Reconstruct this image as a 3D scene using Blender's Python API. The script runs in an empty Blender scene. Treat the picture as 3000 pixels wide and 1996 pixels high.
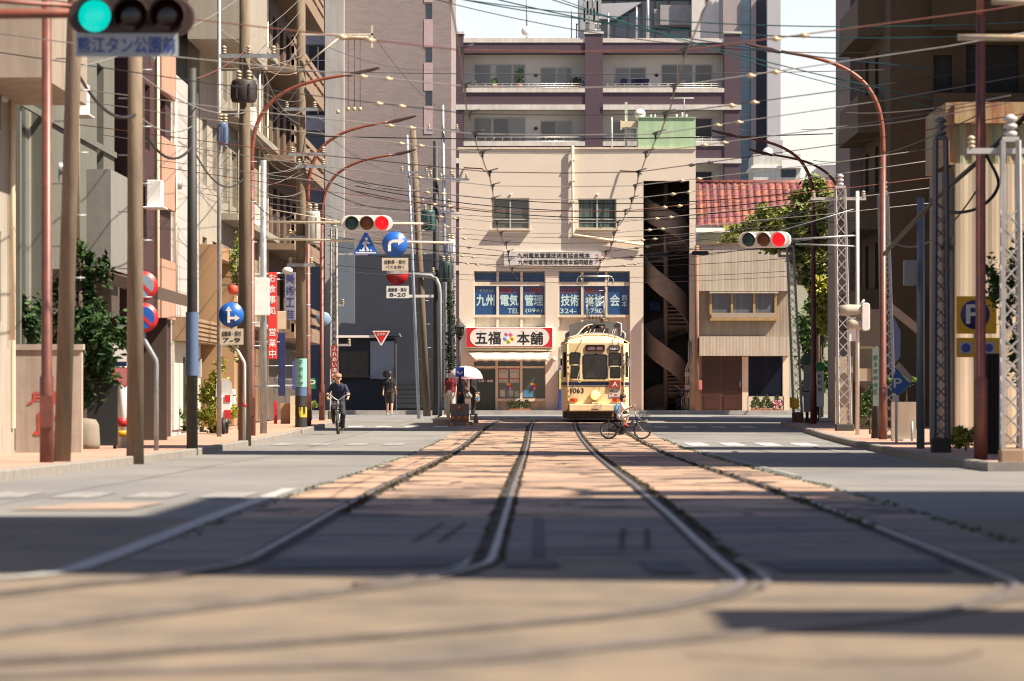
import bpy, bmesh, math, random
from mathutils import Vector, Matrix
random.seed(7)
R = math.radians
SC = bpy.context.scene
COL = SC.collection

# ---------------------------------------------------------------- camera
# The street runs along +Y. Long lens, low viewpoint, one metre above the road.
F = 16000.0            # focal length in pixels of a 3000 pixel wide frame
CX, HY = 1578.0, 1152.0
cam_d = bpy.data.cameras.new('camera')
cam_d.sensor_width = 36.0
cam_d.lens = F / 3000.0 * 36.0
cam_d.shift_x = -(CX - 1500.0) / 3000.0
cam_d.shift_y = (HY - 998.0) / 3000.0
cam_d.clip_start = 1.0
cam_d.clip_end = 3000.0
cam_d.dof.use_dof = True
cam_d.dof.focus_distance = 185.0
cam_d.dof.aperture_fstop = cam_d.lens / 1000.0 / 0.048
cam = bpy.data.objects.new('camera', cam_d)
COL.objects.link(cam)
cam.location = (0, 0, 1.0)
cam.rotation_euler = (R(90), 0, 0)
SC.camera = cam

# ---------------------------------------------------------------- sky and sun
SUN = Vector((0.585, -0.215, 0.782)).normalized()
el = math.asin(SUN.z)
world = bpy.data.worlds.new('World')
SC.world = world
world.use_nodes = True
wn = world.node_tree
wn.nodes.clear()
wo = wn.nodes.new('ShaderNodeOutputWorld')
bg = wn.nodes.new('ShaderNodeBackground')
sky = wn.nodes.new('ShaderNodeTexSky')
sky.sky_type = 'NISHITA'
sky.sun_disc = False
sky.sun_elevation = el
sky.sun_rotation = math.atan2(SUN.x, SUN.y)
sky.air_density = 1.0
sky.dust_density = 1.2
sky.ozone_density = 1.0
bg.inputs['Strength'].default_value = 0.066
tint = wn.nodes.new('ShaderNodeMix'); tint.data_type = 'RGBA'; tint.blend_type = 'MULTIPLY'; tint.inputs[0].default_value = 1
tint.inputs[7].default_value = (1.12, 0.99, 1.04, 1)
wn.links.new(sky.outputs[0], tint.inputs[6])
# summer haze: the sky is paler and brighter towards the horizon, deeper overhead
wtc = wn.nodes.new('ShaderNodeTexCoord'); wsp = wn.nodes.new('ShaderNodeSeparateXYZ'); wmr = wn.nodes.new('ShaderNodeMapRange'); hz_mix = wn.nodes.new('ShaderNodeVectorMath'); hz_mix.operation = 'SCALE'
wn.links.new(wtc.outputs['Generated'], wsp.inputs[0]); wn.links.new(wsp.outputs[2], wmr.inputs[0])
wmr.inputs[1].default_value = .02; wmr.inputs[2].default_value = .30; wmr.inputs[3].default_value = 1.42; wmr.inputs[4].default_value = .72
wn.links.new(tint.outputs[2], hz_mix.inputs[0]); wn.links.new(wmr.outputs[0], hz_mix.inputs[3])
wn.links.new(hz_mix.outputs[0], bg.inputs[0])
wn.links.new(bg.outputs[0], wo.inputs[0])
sun_d = bpy.data.lights.new('sun', 'SUN')
sun_d.energy = 5.0
sun_d.angle = R(0.5)
sun_d.color = (1.0, 0.875, 0.71)
sun = bpy.data.objects.new('sun', sun_d)
COL.objects.link(sun)
sun.rotation_euler = SUN.to_track_quat('Z', 'Y').to_euler()
SC.view_settings.view_transform = 'Standard'
SC.view_settings.look = 'None'
SC.view_settings.gamma = 1.0
SC.view_settings.exposure = 1.32
SC.view_settings.use_curve_mapping = False
SC.cycles.max_bounces = 5
SC.cycles.diffuse_bounces = 3
SC.cycles.glossy_bounces = 3
SC.cycles.transmission_bounces = 4
SC.cycles.transparent_max_bounces = 8
SC.cycles.caustics_reflective = False
SC.cycles.caustics_refractive = False
SC.cycles.use_denoising = True
SC.cycles.filter_width = 1.1
SC.render.use_persistent_data = False

# ---------------------------------------------------------------- coordinates
def X(px, Y): return (px - CX) * Y / F
def Z(py, Y): return 1.0 - (py - HY) * Y / F
GK = [(-60, 0), (45, 0), (60, -.03), (80, -.11), (103, -.18), (125, -.19), (140, -.17), (158, -.11), (175, -.06), (190, -.03),
      (203, .03), (212, .12), (222, .20), (240, .22), (3000, .22)]
def zg(Y):
    for (a, za), (b, zb) in zip(GK, GK[1:]):
        if a <= Y <= b:
            t = (Y - a) / (b - a)
            return za + (zb - za) * t
    return .22

# ---------------------------------------------------------------- materials
MATS = {}
def mat(name, col, rough=.7, metal=0.0, col2=None, amt=.5, scale=4.0, stretch=(1, 1, 1), bump=0.0, bscale=None, spec=.5,
        emit=None, estr=0.0, det=5.0, contrast=None, streak=0.0):
    """Plain surface: noise between two colours, optional vertical weather streaks and bump."""
    if name in MATS: return MATS[name]
    m = bpy.data.materials.new(name); m.use_nodes = True
    nt = m.node_tree; b = nt.nodes['Principled BSDF']
    b.inputs['Roughness'].default_value = rough
    b.inputs['Metallic'].default_value = metal
    b.inputs['Specular IOR Level'].default_value = spec
    c = (*col, 1)
    if col2 is None: col2 = tuple(max(0, x * (1 - .28 * amt)) for x in col)
    tc = nt.nodes.new('ShaderNodeTexCoord'); mp = nt.nodes.new('ShaderNodeMapping')
    mp.inputs['Scale'].default_value = stretch
    nt.links.new(tc.outputs['Object'], mp.inputs[0])
    no = nt.nodes.new('ShaderNodeTexNoise'); no.inputs['Scale'].default_value = scale; no.inputs['Detail'].default_value = det
    no.inputs['Roughness'].default_value = .62
    nt.links.new(mp.outputs[0], no.inputs['Vector'])
    rp = nt.nodes.new('ShaderNodeValToRGB')
    lo, hi = contrast or (.32, .68)
    rp.color_ramp.elements[0].position = lo; rp.color_ramp.elements[1].position = hi
    rp.color_ramp.elements[0].color = (*col2, 1); rp.color_ramp.elements[1].color = c
    nt.links.new(no.outputs[0], rp.inputs[0])
    out = rp.outputs[0]
    if streak > 0:
        m2 = nt.nodes.new('ShaderNodeMapping'); m2.inputs['Scale'].default_value = (3.2, 3.2, .22)
        nt.links.new(tc.outputs['Object'], m2.inputs[0])
        n2 = nt.nodes.new('ShaderNodeTexNoise'); n2.inputs['Scale'].default_value = 1.6; n2.inputs['Detail'].default_value = 6
        nt.links.new(m2.outputs[0], n2.inputs['Vector'])
        r2 = nt.nodes.new('ShaderNodeValToRGB')
        r2.color_ramp.elements[0].position = .38; r2.color_ramp.elements[1].position = .6
        k = 1 - streak
        r2.color_ramp.elements[0].color = (k, k * .97, k * .92, 1); r2.color_ramp.elements[1].color = (1, 1, 1, 1)
        nt.links.new(n2.outputs[0], r2.inputs[0])
        mx = nt.nodes.new('ShaderNodeMix'); mx.data_type = 'RGBA'; mx.blend_type = 'MULTIPLY'; mx.inputs[0].default_value = 1
        nt.links.new(out, mx.inputs[6]); nt.links.new(r2.outputs[0], mx.inputs[7]); out = mx.outputs[2]
    nt.links.new(out, b.inputs['Base Color'])
    if bump > 0:
        n3 = nt.nodes.new('ShaderNodeTexNoise'); n3.inputs['Scale'].default_value = bscale or scale * 6; n3.inputs['Detail'].default_value = 4
        nt.links.new(mp.outputs[0], n3.inputs['Vector'])
        bp = nt.nodes.new('ShaderNodeBump'); bp.inputs['Strength'].default_value = bump; bp.inputs['Distance'].default_value = .02
        nt.links.new(n3.outputs[0], bp.inputs['Height']); nt.links.new(bp.outputs[0], b.inputs['Normal'])
    if emit:
        b.inputs['Emission Color'].default_value = (*emit, 1); b.inputs['Emission Strength'].default_value = estr
    MATS[name] = m
    return m

def brickmat(name, col, mortar, bw, bh, ms=.02, col2=None, rough=.7, plane='xz', bump=.2, vary=.35, off=.5, stain=None, spec=.4):
    """Tiles, bricks or pavers laid in the named plane of object space."""
    if name in MATS: return MATS[name]
    m = bpy.data.materials.new(name); m.use_nodes = True
    nt = m.node_tree; b = nt.nodes['Principled BSDF']
    b.inputs['Roughness'].default_value = rough; b.inputs['Specular IOR Level'].default_value = spec
    tc = nt.nodes.new('ShaderNodeTexCoord'); sp = nt.nodes.new('ShaderNodeSeparateXYZ'); cb = nt.nodes.new('ShaderNodeCombineXYZ')
    nt.links.new(tc.outputs['Object'], sp.inputs[0])
    a, bb = {'xz': (0, 2), 'xy': (0, 1), 'yz': (1, 2)}[plane]
    nt.links.new(sp.outputs[a], cb.inputs[0]); nt.links.new(sp.outputs[bb], cb.inputs[1])
    br = nt.nodes.new('ShaderNodeTexBrick')
    br.offset = off
    br.inputs['Scale'].default_value = 1.0
    br.inputs['Brick Width'].default_value = bw; br.inputs['Row Height'].default_value = bh
    br.inputs['Mortar Size'].default_value = ms; br.inputs['Mortar Smooth'].default_value = .2
    c2 = col2 or tuple(x * (1 - vary) for x in col)
    br.inputs['Color1'].default_value = (*col, 1); br.inputs['Color2'].default_value = (*c2, 1); br.inputs['Mortar'].default_value = (*mortar, 1)
    nt.links.new(cb.outputs[0], br.inputs['Vector'])
    out = br.outputs['Color']
    for st in (stain or []):      # (colour, scale, stretch, low, high)
        scol, sc, stz, lo, hi = st
        mp = nt.nodes.new('ShaderNodeMapping'); mp.inputs['Scale'].default_value = stz
        nt.links.new(tc.outputs['Object'], mp.inputs[0])
        no = nt.nodes.new('ShaderNodeTexNoise'); no.inputs['Scale'].default_value = sc; no.inputs['Detail'].default_value = 5; no.inputs['Roughness'].default_value = .55
        nt.links.new(mp.outputs[0], no.inputs['Vector'])
        rp = nt.nodes.new('ShaderNodeValToRGB'); rp.color_ramp.elements[0].position = lo; rp.color_ramp.elements[1].position = hi
        nt.links.new(no.outputs[0], rp.inputs[0])
        mx = nt.nodes.new('ShaderNodeMix'); mx.data_type = 'RGBA'
        nt.links.new(rp.outputs[0], mx.inputs[0]); nt.links.new(out, mx.inputs[6]); mx.inputs[7].default_value = (*scol, 1)
        out = mx.outputs[2]
    nt.links.new(out, b.inputs['Base Color'])
    if bump > 0:
        bp = nt.nodes.new('ShaderNodeBump'); bp.inputs['Strength'].default_value = bump; bp.inputs['Distance'].default_value = .02
        bp.invert = True
        nt.links.new(br.outputs['Fac'], bp.inputs['Height']); nt.links.new(bp.outputs[0], b.inputs['Normal'])
    MATS[name] = m
    return m

def glassmat(name, col=(.02, .025, .03), rough=.06):
    if name in MATS: return MATS[name]
    m = mat(name, col, rough=rough, spec=.8, amt=.8, scale=1.2)
    return m

# ---------------------------------------------------------------- object bookkeeping
def wloc(o):
    v = Vector((0, 0, 0))
    while o is not None:
        v += o.location; o = o.parent
    return v
def tag(o, label, cat, group=None, kind=None):
    if label: o['label'] = label
    if cat: o['category'] = cat
    if group: o['group'] = group
    if kind: o['kind'] = kind
    return o
def thing(name, loc, label, cat, group=None):
    o = bpy.data.objects.new(name, None); COL.objects.link(o)
    o.empty_display_size = .2
    o.location = loc
    return tag(o, label, cat, group)
def kids(o): return [c for c in bpy.data.objects if c.parent == o]
def copy_tree(o, parent=None):
    c = o.copy(); COL.objects.link(c)
    if parent is not None: c.parent = parent
    for ch in kids(o): copy_tree(ch, c)
    return c
def shift(o, loc, label=None, rz=None):
    o.location = loc
    if label: o['label'] = label
    if rz is not None: o.rotation_euler = (0, 0, rz)
    return o

# ---------------------------------------------------------------- mesh builder
class MB:
    def __init__(self): self.v = []; self.f = []; self.mi = []; self.sm = []; self.m = 0
    def add(self, vs, fs, smooth=False):
        n = len(self.v); self.v += [tuple(p) for p in vs]
        for f in fs:
            self.f.append([i + n for i in f]); self.mi.append(self.m); self.sm.append(smooth)
        return self
    def quad(self, a, b, c, d): return self.add([a, b, c, d], [(0, 1, 2, 3)])
    def box(self, x0, x1, y0, y1, z0, z1, rz=0, piv=None, tilt=None):
        vs = [(x, y, z) for x in (x0, x1) for y in (y0, y1) for z in (z0, z1)]
        if rz:
            p = piv or ((x0 + x1) / 2, (y0 + y1) / 2); c, s = math.cos(rz), math.sin(rz)
            vs = [(p[0] + (x - p[0]) * c - (y - p[1]) * s, p[1] + (x - p[0]) * s + (y - p[1]) * c, z) for x, y, z in vs]
        return self.add(vs, [(0, 1, 3, 2), (4, 6, 7, 5), (0, 4, 5, 1), (2, 3, 7, 6), (0, 2, 6, 4), (1, 5, 7, 3)])
    def bar(self, p0, p1, w, h):
        """rectangular bar from p0 to p1, w across (horizontal), h the other way"""
        p0, p1 = Vector(p0), Vector(p1); d = (p1 - p0).normalized()
        u = d.cross(Vector((0, 0, 1)))
        if u.length < 1e-4: u = Vector((1, 0, 0))
        u.normalize(); n = u.cross(d).normalized()
        vs = []
        for p in (p0, p1):
            for a, b in ((-1, -1), (1, -1), (1, 1), (-1, 1)): vs.append(p + u * (a * w / 2) + n * (b * h / 2))
        return self.add(vs, [(3, 2, 1, 0), (4, 5, 6, 7), (0, 1, 5, 4), (1, 2, 6, 5), (2, 3, 7, 6), (3, 0, 4, 7)])
    def tube(self, pts, r, n=8, caps=True, smooth=True):
        pts = [Vector(p) for p in pts]; k = len(pts)
        rs = r if isinstance(r, (list, tuple)) else [r] * k
        vs, fs = [], []
        u = None
        for i, p in enumerate(pts):
            d = (pts[min(i + 1, k - 1)] - pts[max(i - 1, 0)]).normalized()
            if u is None:
                u = d.cross(Vector((0, 0, 1)))
                if u.length < 1e-3: u = d.cross(Vector((0, 1, 0)))
            else:
                u = u - d * u.dot(d)
            u.normalize(); w = d.cross(u)
            for j in range(n):
                a = 2 * math.pi * j / n
                vs.append(p + (u * math.cos(a) + w * math.sin(a)) * rs[i])
        for i in range(k - 1):
            for j in range(n):
                a = i * n + j; b = i * n + (j + 1) % n
                fs.append((a, b, b + n, a + n))
        self.add(vs, fs, smooth)
        if caps:
            self.add(vs[:n], [tuple(range(n - 1, -1, -1))]); self.add(vs[-n:], [tuple(range(n))])
        return self
    def cyl(self, p0, p1, r0, r1=None, n=12): return self.tube([p0, p1], [r0, r0 if r1 is None else r1], n)
    def lathe(self, c, prof, n=16, axis='z', a0=0, a1=2 * math.pi):
        """prof: (radius, height) pairs round axis through c"""
        full = abs(a1 - a0 - 2 * math.pi) < 1e-6; m = n if full else n + 1
        vs, fs = [], []
        for r, h in prof:
            for j in range(m):
                a = a0 + (a1 - a0) * j / n; ca, sa = math.cos(a) * r, math.sin(a) * r
                vs.append({'z': (c[0] + ca, c[1] + sa, c[2] + h), 'y': (c[0] + ca, c[1] - h, c[2] + sa), 'x': (c[0] + h, c[1] + ca, c[2] + sa)}[axis])
        for i in range(len(prof) - 1):
            for j in range(n if full else n):
                a = i * m + j; b = i * m + (j + 1) % m
                fs.append((a, b, b + m, a + m))
        return self.add(vs, fs, True)
    def ball(self, c, r, n=10, k=6, sc=(1, 1, 1)):
        vs, fs = [], []
        for i in range(k + 1):
            t = math.pi * i / k
            for j in range(n):
                a = 2 * math.pi * j / n
                vs.append((c[0] + r * sc[0] * math.sin(t) * math.cos(a), c[1] + r * sc[1] * math.sin(t) * math.sin(a), c[2] + r * sc[2] * math.cos(t)))
        for i in range(k):
            for j in range(n):
                a = i * n + j; b = i * n + (j + 1) % n
                fs.append((a, a + n, b + n, b))
        return self.add(vs, fs, True)
    def prism(self, poly, y0, y1, plane='xz'):
        """polygon (a,b) extruded along the third axis from y0 to y1"""
        def P(a, b, t): return {'xz': (a, t, b), 'xy': (a, b, t), 'yz': (t, a, b)}[plane]
        n = len(poly)
        vs = [P(a, b, y0) for a, b in poly] + [P(a, b, y1) for a, b in poly]
        fs = [tuple(range(n)), tuple(range(2 * n - 1, n - 1, -1))]
        for i in range(n):
            j = (i + 1) % n; fs.append((i, i + n, j + n, j))
        return self.add(vs, fs)
    def facade(self, x0, x1, z0, z1, y, holes, rev=.15, plane='xz', sgn=1):
        """wall face with rectangular openings (a0,a1,b0,b1) and reveals going back by rev"""
        def P(a, b, t): return (a, t, b) if plane == 'xz' else (t, a, b)
        as_ = sorted({x0, x1, *[h[0] for h in holes], *[h[1] for h in holes]})
        bs_ = sorted({z0, z1, *[h[2] for h in holes], *[h[3] for h in holes]})
        for a, a2 in zip(as_, as_[1:]):
            for b, b2 in zip(bs_, bs_[1:]):
                ca, cb_ = (a + a2) / 2, (b + b2) / 2
                if any(h[0] < ca < h[1] and h[2] < cb_ < h[3] for h in holes): continue
                if a2 - a < 1e-6 or b2 - b < 1e-6: continue
                self.quad(P(a, b, y), P(a2, b, y), P(a2, b2, y), P(a, b2, y))
        yb = y + rev * sgn
        for h in holes:
            a0, a1, b0, b1 = h[:4]
            self.quad(P(a0, b0, y), P(a0, b1, y), P(a0, b1, yb), P(a0, b0, yb))
            self.quad(P(a1, b0, y), P(a1, b0, yb), P(a1, b1, yb), P(a1, b1, y))
            self.quad(P(a0, b0, y), P(a0, b0, yb), P(a1, b0, yb), P(a1, b0, y))
            self.quad(P(a0, b1, y), P(a1, b1, y), P(a1, b1, yb), P(a0, b1, yb))
        return self
    def text(self, body, x, y, z, h, w=None, bold=0.0, align='C', face='-y', depth=.004):
        """lettering: baseline-left or centred at x, letters h tall, squeezed to width w"""
        cu = bpy.data.curves.new('lettering', 'FONT'); cu.body = body; cu.size = 1.0; cu.resolution_u = 3
        o = bpy.data.objects.new('lettering', cu); COL.objects.link(o)
        dg = bpy.context.evaluated_depsgraph_get()
        me = bpy.data.meshes.new_from_object(o.evaluated_get(dg))
        bpy.data.objects.remove(o); bpy.data.curves.remove(cu)
        if not len(me.vertices): return self
        xs = [v.co.x for v in me.vertices]; ys = [v.co.y for v in me.vertices]
        wx, wy = max(xs) - min(xs), max(ys) - min(ys)
        k = h / wy; kx = k if w is None else w / wx
        ox = (min(xs) + wx / 2) if align == 'C' else min(xs)
        bb = bold * .7 * h      # heavier strokes: the glyph again, shifted a little each way
        for i, (sx, sz) in enumerate(((0, 0), (1, 0), (-1, 0), (0, 1), (0, -1)) if bold else ((0, 0),)):
            vs = [(x + (v.co.x - ox) * kx + sx * bb, y - depth - .0004 * i, z + (v.co.y - min(ys)) * k + sz * bb) for v in me.vertices]
            self.add(vs, [tuple(p.vertices) for p in me.polygons])
        bpy.data.meshes.remove(me)
        return self
    def build(self, name, mats, parent=None, label=None, bevel=0, fixn=True):
        off = wloc(parent) if parent is not None else Vector((0, 0, 0))
        me = bpy.data.meshes.new(name)
        me.from_pydata([(p[0] - off.x, p[1] - off.y, p[2] - off.z) for p in self.v], [], self.f)
        if not isinstance(mats, (list, tuple)): mats = [mats]
        for m in mats: me.materials.append(m)
        for p, i, s in zip(me.polygons, self.mi, self.sm):
            p.material_index = min(i, len(mats) - 1); p.use_smooth = s
        if fixn:
            bm = bmesh.new(); bm.from_mesh(me)
            bmesh.ops.remove_doubles(bm, verts=bm.verts, dist=1e-5)
            bmesh.ops.recalc_face_normals(bm, faces=bm.faces)
            bm.to_mesh(me); bm.free()
        me.update()
        o = bpy.data.objects.new(name, me); COL.objects.link(o)
        if parent is not None: o.parent = parent
        if label: o['label'] = label
        if bevel:
            b = o.modifiers.new('edge', 'BEVEL'); b.width = bevel; b.segments = 2; b.limit_method = 'ANGLE'
        return o

def catmull(pts, n=8):
    P = [Vector(p) for p in pts]; P = [P[0] * 2 - P[1]] + P + [P[-1] * 2 - P[-2]]
    out = []
    for i in range(1, len(P) - 2):
        a, b, c, d = P[i - 1:i + 3]
        for k in range(n):
            t = k / n
            out.append(.5 * ((2 * b) + (c - a) * t + (2 * a - 5 * b + 4 * c - d) * t * t + (3 * b - a - 3 * c + d) * t ** 3))
    out.append(P[-2]); return out
def sag(a, b, drop, n=12):
    a, b = Vector(a), Vector(b)
    return [a.lerp(b, i / n) - Vector((0, 0, drop * 4 * (i / n) * (1 - i / n))) for i in range(n + 1)]

# shared materials
M = dict(
    steel=mat('rail_steel', (.30, .265, .25), .45, .6, col2=(.15, .105, .08), scale=2),
    groove=mat('rail_groove', (.012, .011, .01), .95, col2=(.03, .026, .02), scale=9),
    white=mat('white_paint', (.78, .77, .74), .5, amt=.5, scale=3),
    lampbrown=mat('brown_lamp_paint', (.16, .048, .03), .45, col2=(.09, .032, .024), scale=6),
    redbrown=mat('red_brown_paint', (.24, .065, .036), .45, col2=(.14, .04, .025), scale=5),
    concrete=mat('pole_concrete', (.20, .155, .105), .85, col2=(.11, .08, .056), scale=3, stretch=(2, 2, .3), bump=.2),
    darkpole=mat('dark_pole', (.018, .02, .021), .6, col2=(.03, .03, .028), scale=4),
    galv=mat('galvanised_steel', (.36, .38, .40), .45, .5, col2=(.24, .26, .28), scale=6),
    grey=mat('grey_paint', (.30, .31, .31), .55, scale=3),
    black=mat('black_rubber', (.012, .012, .013), .6, scale=8),
    wire=mat('wire_black', (.015, .016, .02), .6), wiregrey=mat('wire_grey', (.28, .27, .25), .5, .4),
    wirerust=mat('wire_rust', (.16, .05, .03), .6), wireteal=mat('wire_teal', (.01, .085, .09), .5),
    porcelain=mat('porcelain', (.50, .42, .30), .35, col2=(.36, .29, .19), scale=9),
    glass=glassmat('dark_glass'), glassblue=glassmat('blue_grey_glass', (.05, .075, .09), .08),
    alu=mat('window_frame_metal', (.55, .52, .45), .4, .2, scale=5),
    darkframe=mat('dark_frame', (.05, .04, .03), .5), navy=mat('navy_paint', (.012, .02, .07), .4),
    red=mat('red_paint', (.58, .02, .025), .45, col2=(.42, .015, .02), scale=4), blue=mat('sign_blue', (.012, .12, .5), .4, col2=(.01, .09, .38), scale=5),
    green=mat('sign_green', (.01, .22, .1), .4), yellow=mat('sign_yellow', (.75, .42, .02), .45), ink=mat('black_ink', (.012, .012, .014), .6),
    orange=mat('orange_reflector', (.75, .2, .02), .3), cream=mat('cream_paint', (.68, .58, .42), .6, amt=.4, scale=2),
)
# ================================================================ ground, road, paving, rails
m_asphalt = mat('asphalt', (.205, .20, .185), .8, col2=(.135, .133, .128), scale=.35, stretch=(1, .25, 1), bump=.35, bscale=60, det=8, spec=.35)
m_cross = mat('crossing_asphalt', (.205, .157, .107), .75, col2=(.105, .087, .068), scale=.9, stretch=(1.3, .45, 1), bump=.35, bscale=55, det=9, spec=.4)
m_far = mat('far_asphalt', (.2, .2, .2), .8, scale=.3, spec=.3)
m_bed = brickmat('track_paving', (.40, .265, .18), (.34, .225, .15), .62, .31, .010, col2=(.37, .245, .165), rough=.72, plane='xy', bump=0,
                 stain=[((.24, .17, .125), 1.0, (.5, .12, 1), .48, .66), ((.035, .028, .024), 1.0, (.9, .42, 1), .55, .60), ((.04, .032, .028), 1.0, (1.6, .16, 1), .62, .66), ((.05, .04, .034), 1.0, (.5, 1.3, 1), .555, .61)])
m_slab = brickmat('dark_paving_slab', (.205, .168, .138), (.045, .038, .032), 3.2, .8, .05, col2=(.165, .135, .112), rough=.72, plane='xy', bump=.2, off=0,
                  stain=[((.06, .055, .055), 1.0, (.4, 1.1, 1), .53, .60)])
m_side = brickmat('pink_sidewalk_paving', (.44, .27, .2), (.25, .17, .13), .3, .3, .012, plane='xy', bump=.2, vary=.2,
                  stain=[((.26, .19, .15), .8, (1, .5, 1), .55, .8)])
m_kerb = mat('kerb_concrete', (.25, .23, .205), .85, col2=(.17, .155, .135), scale=2.5, bump=.2)
m_mark = mat('road_marking_paint', (.62, .61, .57), .7, col2=(.24, .235, .225), scale=5.5, contrast=(.36, .56), det=9)

def sheet(name, x0, x1, ys, dz, m, kind='structure', parent=None):
    b = MB(); vs = []
    f0 = x0 if callable(x0) else (lambda y: x0); f1 = x1 if callable(x1) else (lambda y: x1)
    for y in ys: vs += [(f0(y), y, zg(y) + dz), (f1(y), y, zg(y) + dz)]
    b.add(vs, [(2 * i, 2 * i + 1, 2 * i + 3, 2 * i + 2) for i in range(len(ys) - 1)])
    o = b.build(name, m, parent)
    o['kind'] = kind
    return o
def frange(a, b, n): return [a + (b - a) * i / n for i in range(n + 1)]
def kl(y): return -6.35 - .25 * max(0, min(1, (y - 60) / 120)) if y < 182 else -6.6
def kr(y):
    return 6.25 + max(0, min(1, (y - 78) / 92)) * 1.55

GY = [-60, 20, 45, 52, 60, 70, 80, 92, 103, 114, 125, 132, 140, 150, 158, 166, 175, 182, 190, 197, 203, 208, 212, 217, 222, 240, 300, 420, 700, 1500, 2900]
gnd = sheet('ground', -700, 700, GY, 0, m_far)
GYr = [y for y in GY if 60 <= y <= 203]
sheet('road', -14, 14, [43.5] + [45, 52] + GYr, .004, m_asphalt)
sheet('crossing', -14, 14, [-5, 10, 20, 30, 43.5], .004, m_cross)
sheet('cross_street', -60, 60, [203, 208, 212, 215.5], .004, m_far)
bed0, bed1 = -2.42, 3.12
BY = frange(43.6, 203, 90)
bendx = lambda y: .2 * max(0, min(1, (y - 150) / 40)) ** 2
sheet('track_paving', lambda y: bed0 + bendx(y), lambda y: bed1 + bendx(y), BY, .008, m_bed)
sheet('dark_track_paving', bed0 - .05, bed1 + .05, frange(32.4, 43.6, 8), .008, m_slab)

def walk(name, xa, xb, ya, yb, n=30, h=.12):
    b = MB(); fa = xa if callable(xa) else (lambda y: xa); fb = xb if callable(xb) else (lambda y: xb)
    ys = frange(ya, yb, n); vs = []
    for y in ys:
        z = zg(y)
        vs += [(fa(y), y, z - .3), (fa(y), y, z + h), (fb(y), y, z + h), (fb(y), y, z - .3)]
    fs = []
    for i in range(n):
        for j in range(3): fs.append((4 * i + j, 4 * i + j + 1, 4 * i + j + 5, 4 * i + j + 4))
    fs += [(0, 1, 2, 3), (4 * n + 3, 4 * n + 2, 4 * n + 1, 4 * n)]
    b.add(vs, fs)
    o = b.build(name, m_side); o['kind'] = 'structure'; return o
walk('sidewalk', lambda y: -16, lambda y: kl(y) - .16, 62, 190)
walk('sidewalk', lambda y: kr(y) + .16, lambda y: 20, 76, 176)
walk('sidewalk', -70, 70, 216.0, 221.9, 3, .06)
def kerb(xf, sgn, ya, yb, n=40):
    b = MB(); ys = frange(ya, yb, n); vs = []
    for y in ys:
        x = xf(y); z = zg(y)
        vs += [(x, y, z - .2), (x, y, z + .118), (x + sgn * .02, y, z + .135), (x + sgn * .16, y, z + .135), (x + sgn * .16, y, z - .2)]
    fs = [(5 * i + j, 5 * i + j + 1, 5 * i + j + 6, 5 * i + j + 5) for i in range(n) for j in range(4)] + [(0, 1, 2, 3, 4), (5 * n + 4, 5 * n + 3, 5 * n + 2, 5 * n + 1, 5 * n)]
    b.add(vs, fs); o = b.build('kerb', m_kerb); o['kind'] = 'structure'
kerb(kl, -1, 62, 190); kerb(kr, 1, 76, 176)
kb = MB(); kb.box(-70, 70, 215.5, 216.0, .0, .315); o = kb.build('kerb', mat('far_kerb', (.42, .40, .36), .85, col2=(.3, .29, .27), scale=2)); o['kind'] = 'structure'
kb = MB(); kb.box(6.24, 20, 75.85, 76.01, -.3, zg(76) + .135); o = kb.build('kerb', m_kerb); o['kind'] = 'structure'
kb = MB(); kb.box(kr(176) + .16, 20, 176, 176.2, -.3, .09); o = kb.build('kerb', m_kerb); o['kind'] = 'structure'

# painted markings: crossings, edge lines, far crossing
m_mark2 = mat('worn_marking_paint', (.36, .355, .335), .7, col2=(.18, .175, .165), scale=7, contrast=(.45, .65), det=9)
def marks(rects, dz=.012, m=None):
    b = MB()
    for x0, x1, y0, y1 in rects:
        ys = [y0] + [g for g in (45, 60, 80, 103, 125, 140, 158, 175, 190) if y0 < g < y1] + [y1]
        for a, c in zip(ys, ys[1:]): b.quad((x0, a, zg(a) + dz), (x1, a, zg(a) + dz), (x1, c, zg(c) + dz), (x0, c, zg(c) + dz))
    o = b.build('road_marking', m or m_mark); o['kind'] = 'structure'; return o
marks([(3.42 + k * .82, 3.86 + k * .82, 122.5, 129) for k in range(4)])
marks([(-6.1 + k * .85, -5.64 + k * .85, 123.5, 128.5) for k in range(4)], m=m_mark2)
marks([(3.6 + k * .9, 4.05 + k * .9, 168.5, 173) for k in range(4)] + [(-6.0 + k * .9, -5.55 + k * .9, 170, 174) for k in range(4)])
marks([(-5.45 + k * .72, -5.0 + k * .72, 52.4, 55.6) for k in range(4)], m=m_mark2)
marks([(3.3, 3.4, 70, 112), (6.0, 6.12, 92, 120)], m=m_mark2)
# faded patch of coloured surfacing and darker repair patches
def patch(pts, m, dz=.014):
    b = MB(); b.add([(x, y, zg(y) + dz) for x, y in pts], [tuple(range(len(pts)))]); o = b.build('road_patch', m); o['kind'] = 'structure'
m_repair = mat('asphalt_repair', (.085, .085, .085), .85, col2=(.06, .06, .062), scale=.8, bump=.3, bscale=60)
m_pinkp = mat('faded_pink_surfacing', (.36, .24, .17), .8, col2=(.2, .17, .15), scale=1.5, contrast=(.4, .6))
patch([(-4.5, 46.4), (-3.5, 46.6), (-3.4, 49.8), (-4.2, 49.6)], m_pinkp)
patch([(-1.6, 30.6), (-.45, 31.1), (-.42, 33), (-1.55, 32.9)], m_repair); patch([(-.2, 31), (.12, 31), (.1, 32.4), (-.18, 32.4)], m_repair)
patch([(.62, 30.0), (.86, 29.9), (.84, 32.3), (.58, 32.2)], m_repair); patch([(1.35, 30.2), (2.3, 30.2), (2.35, 32.3), (1.3, 32.3)], m_repair)
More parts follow.
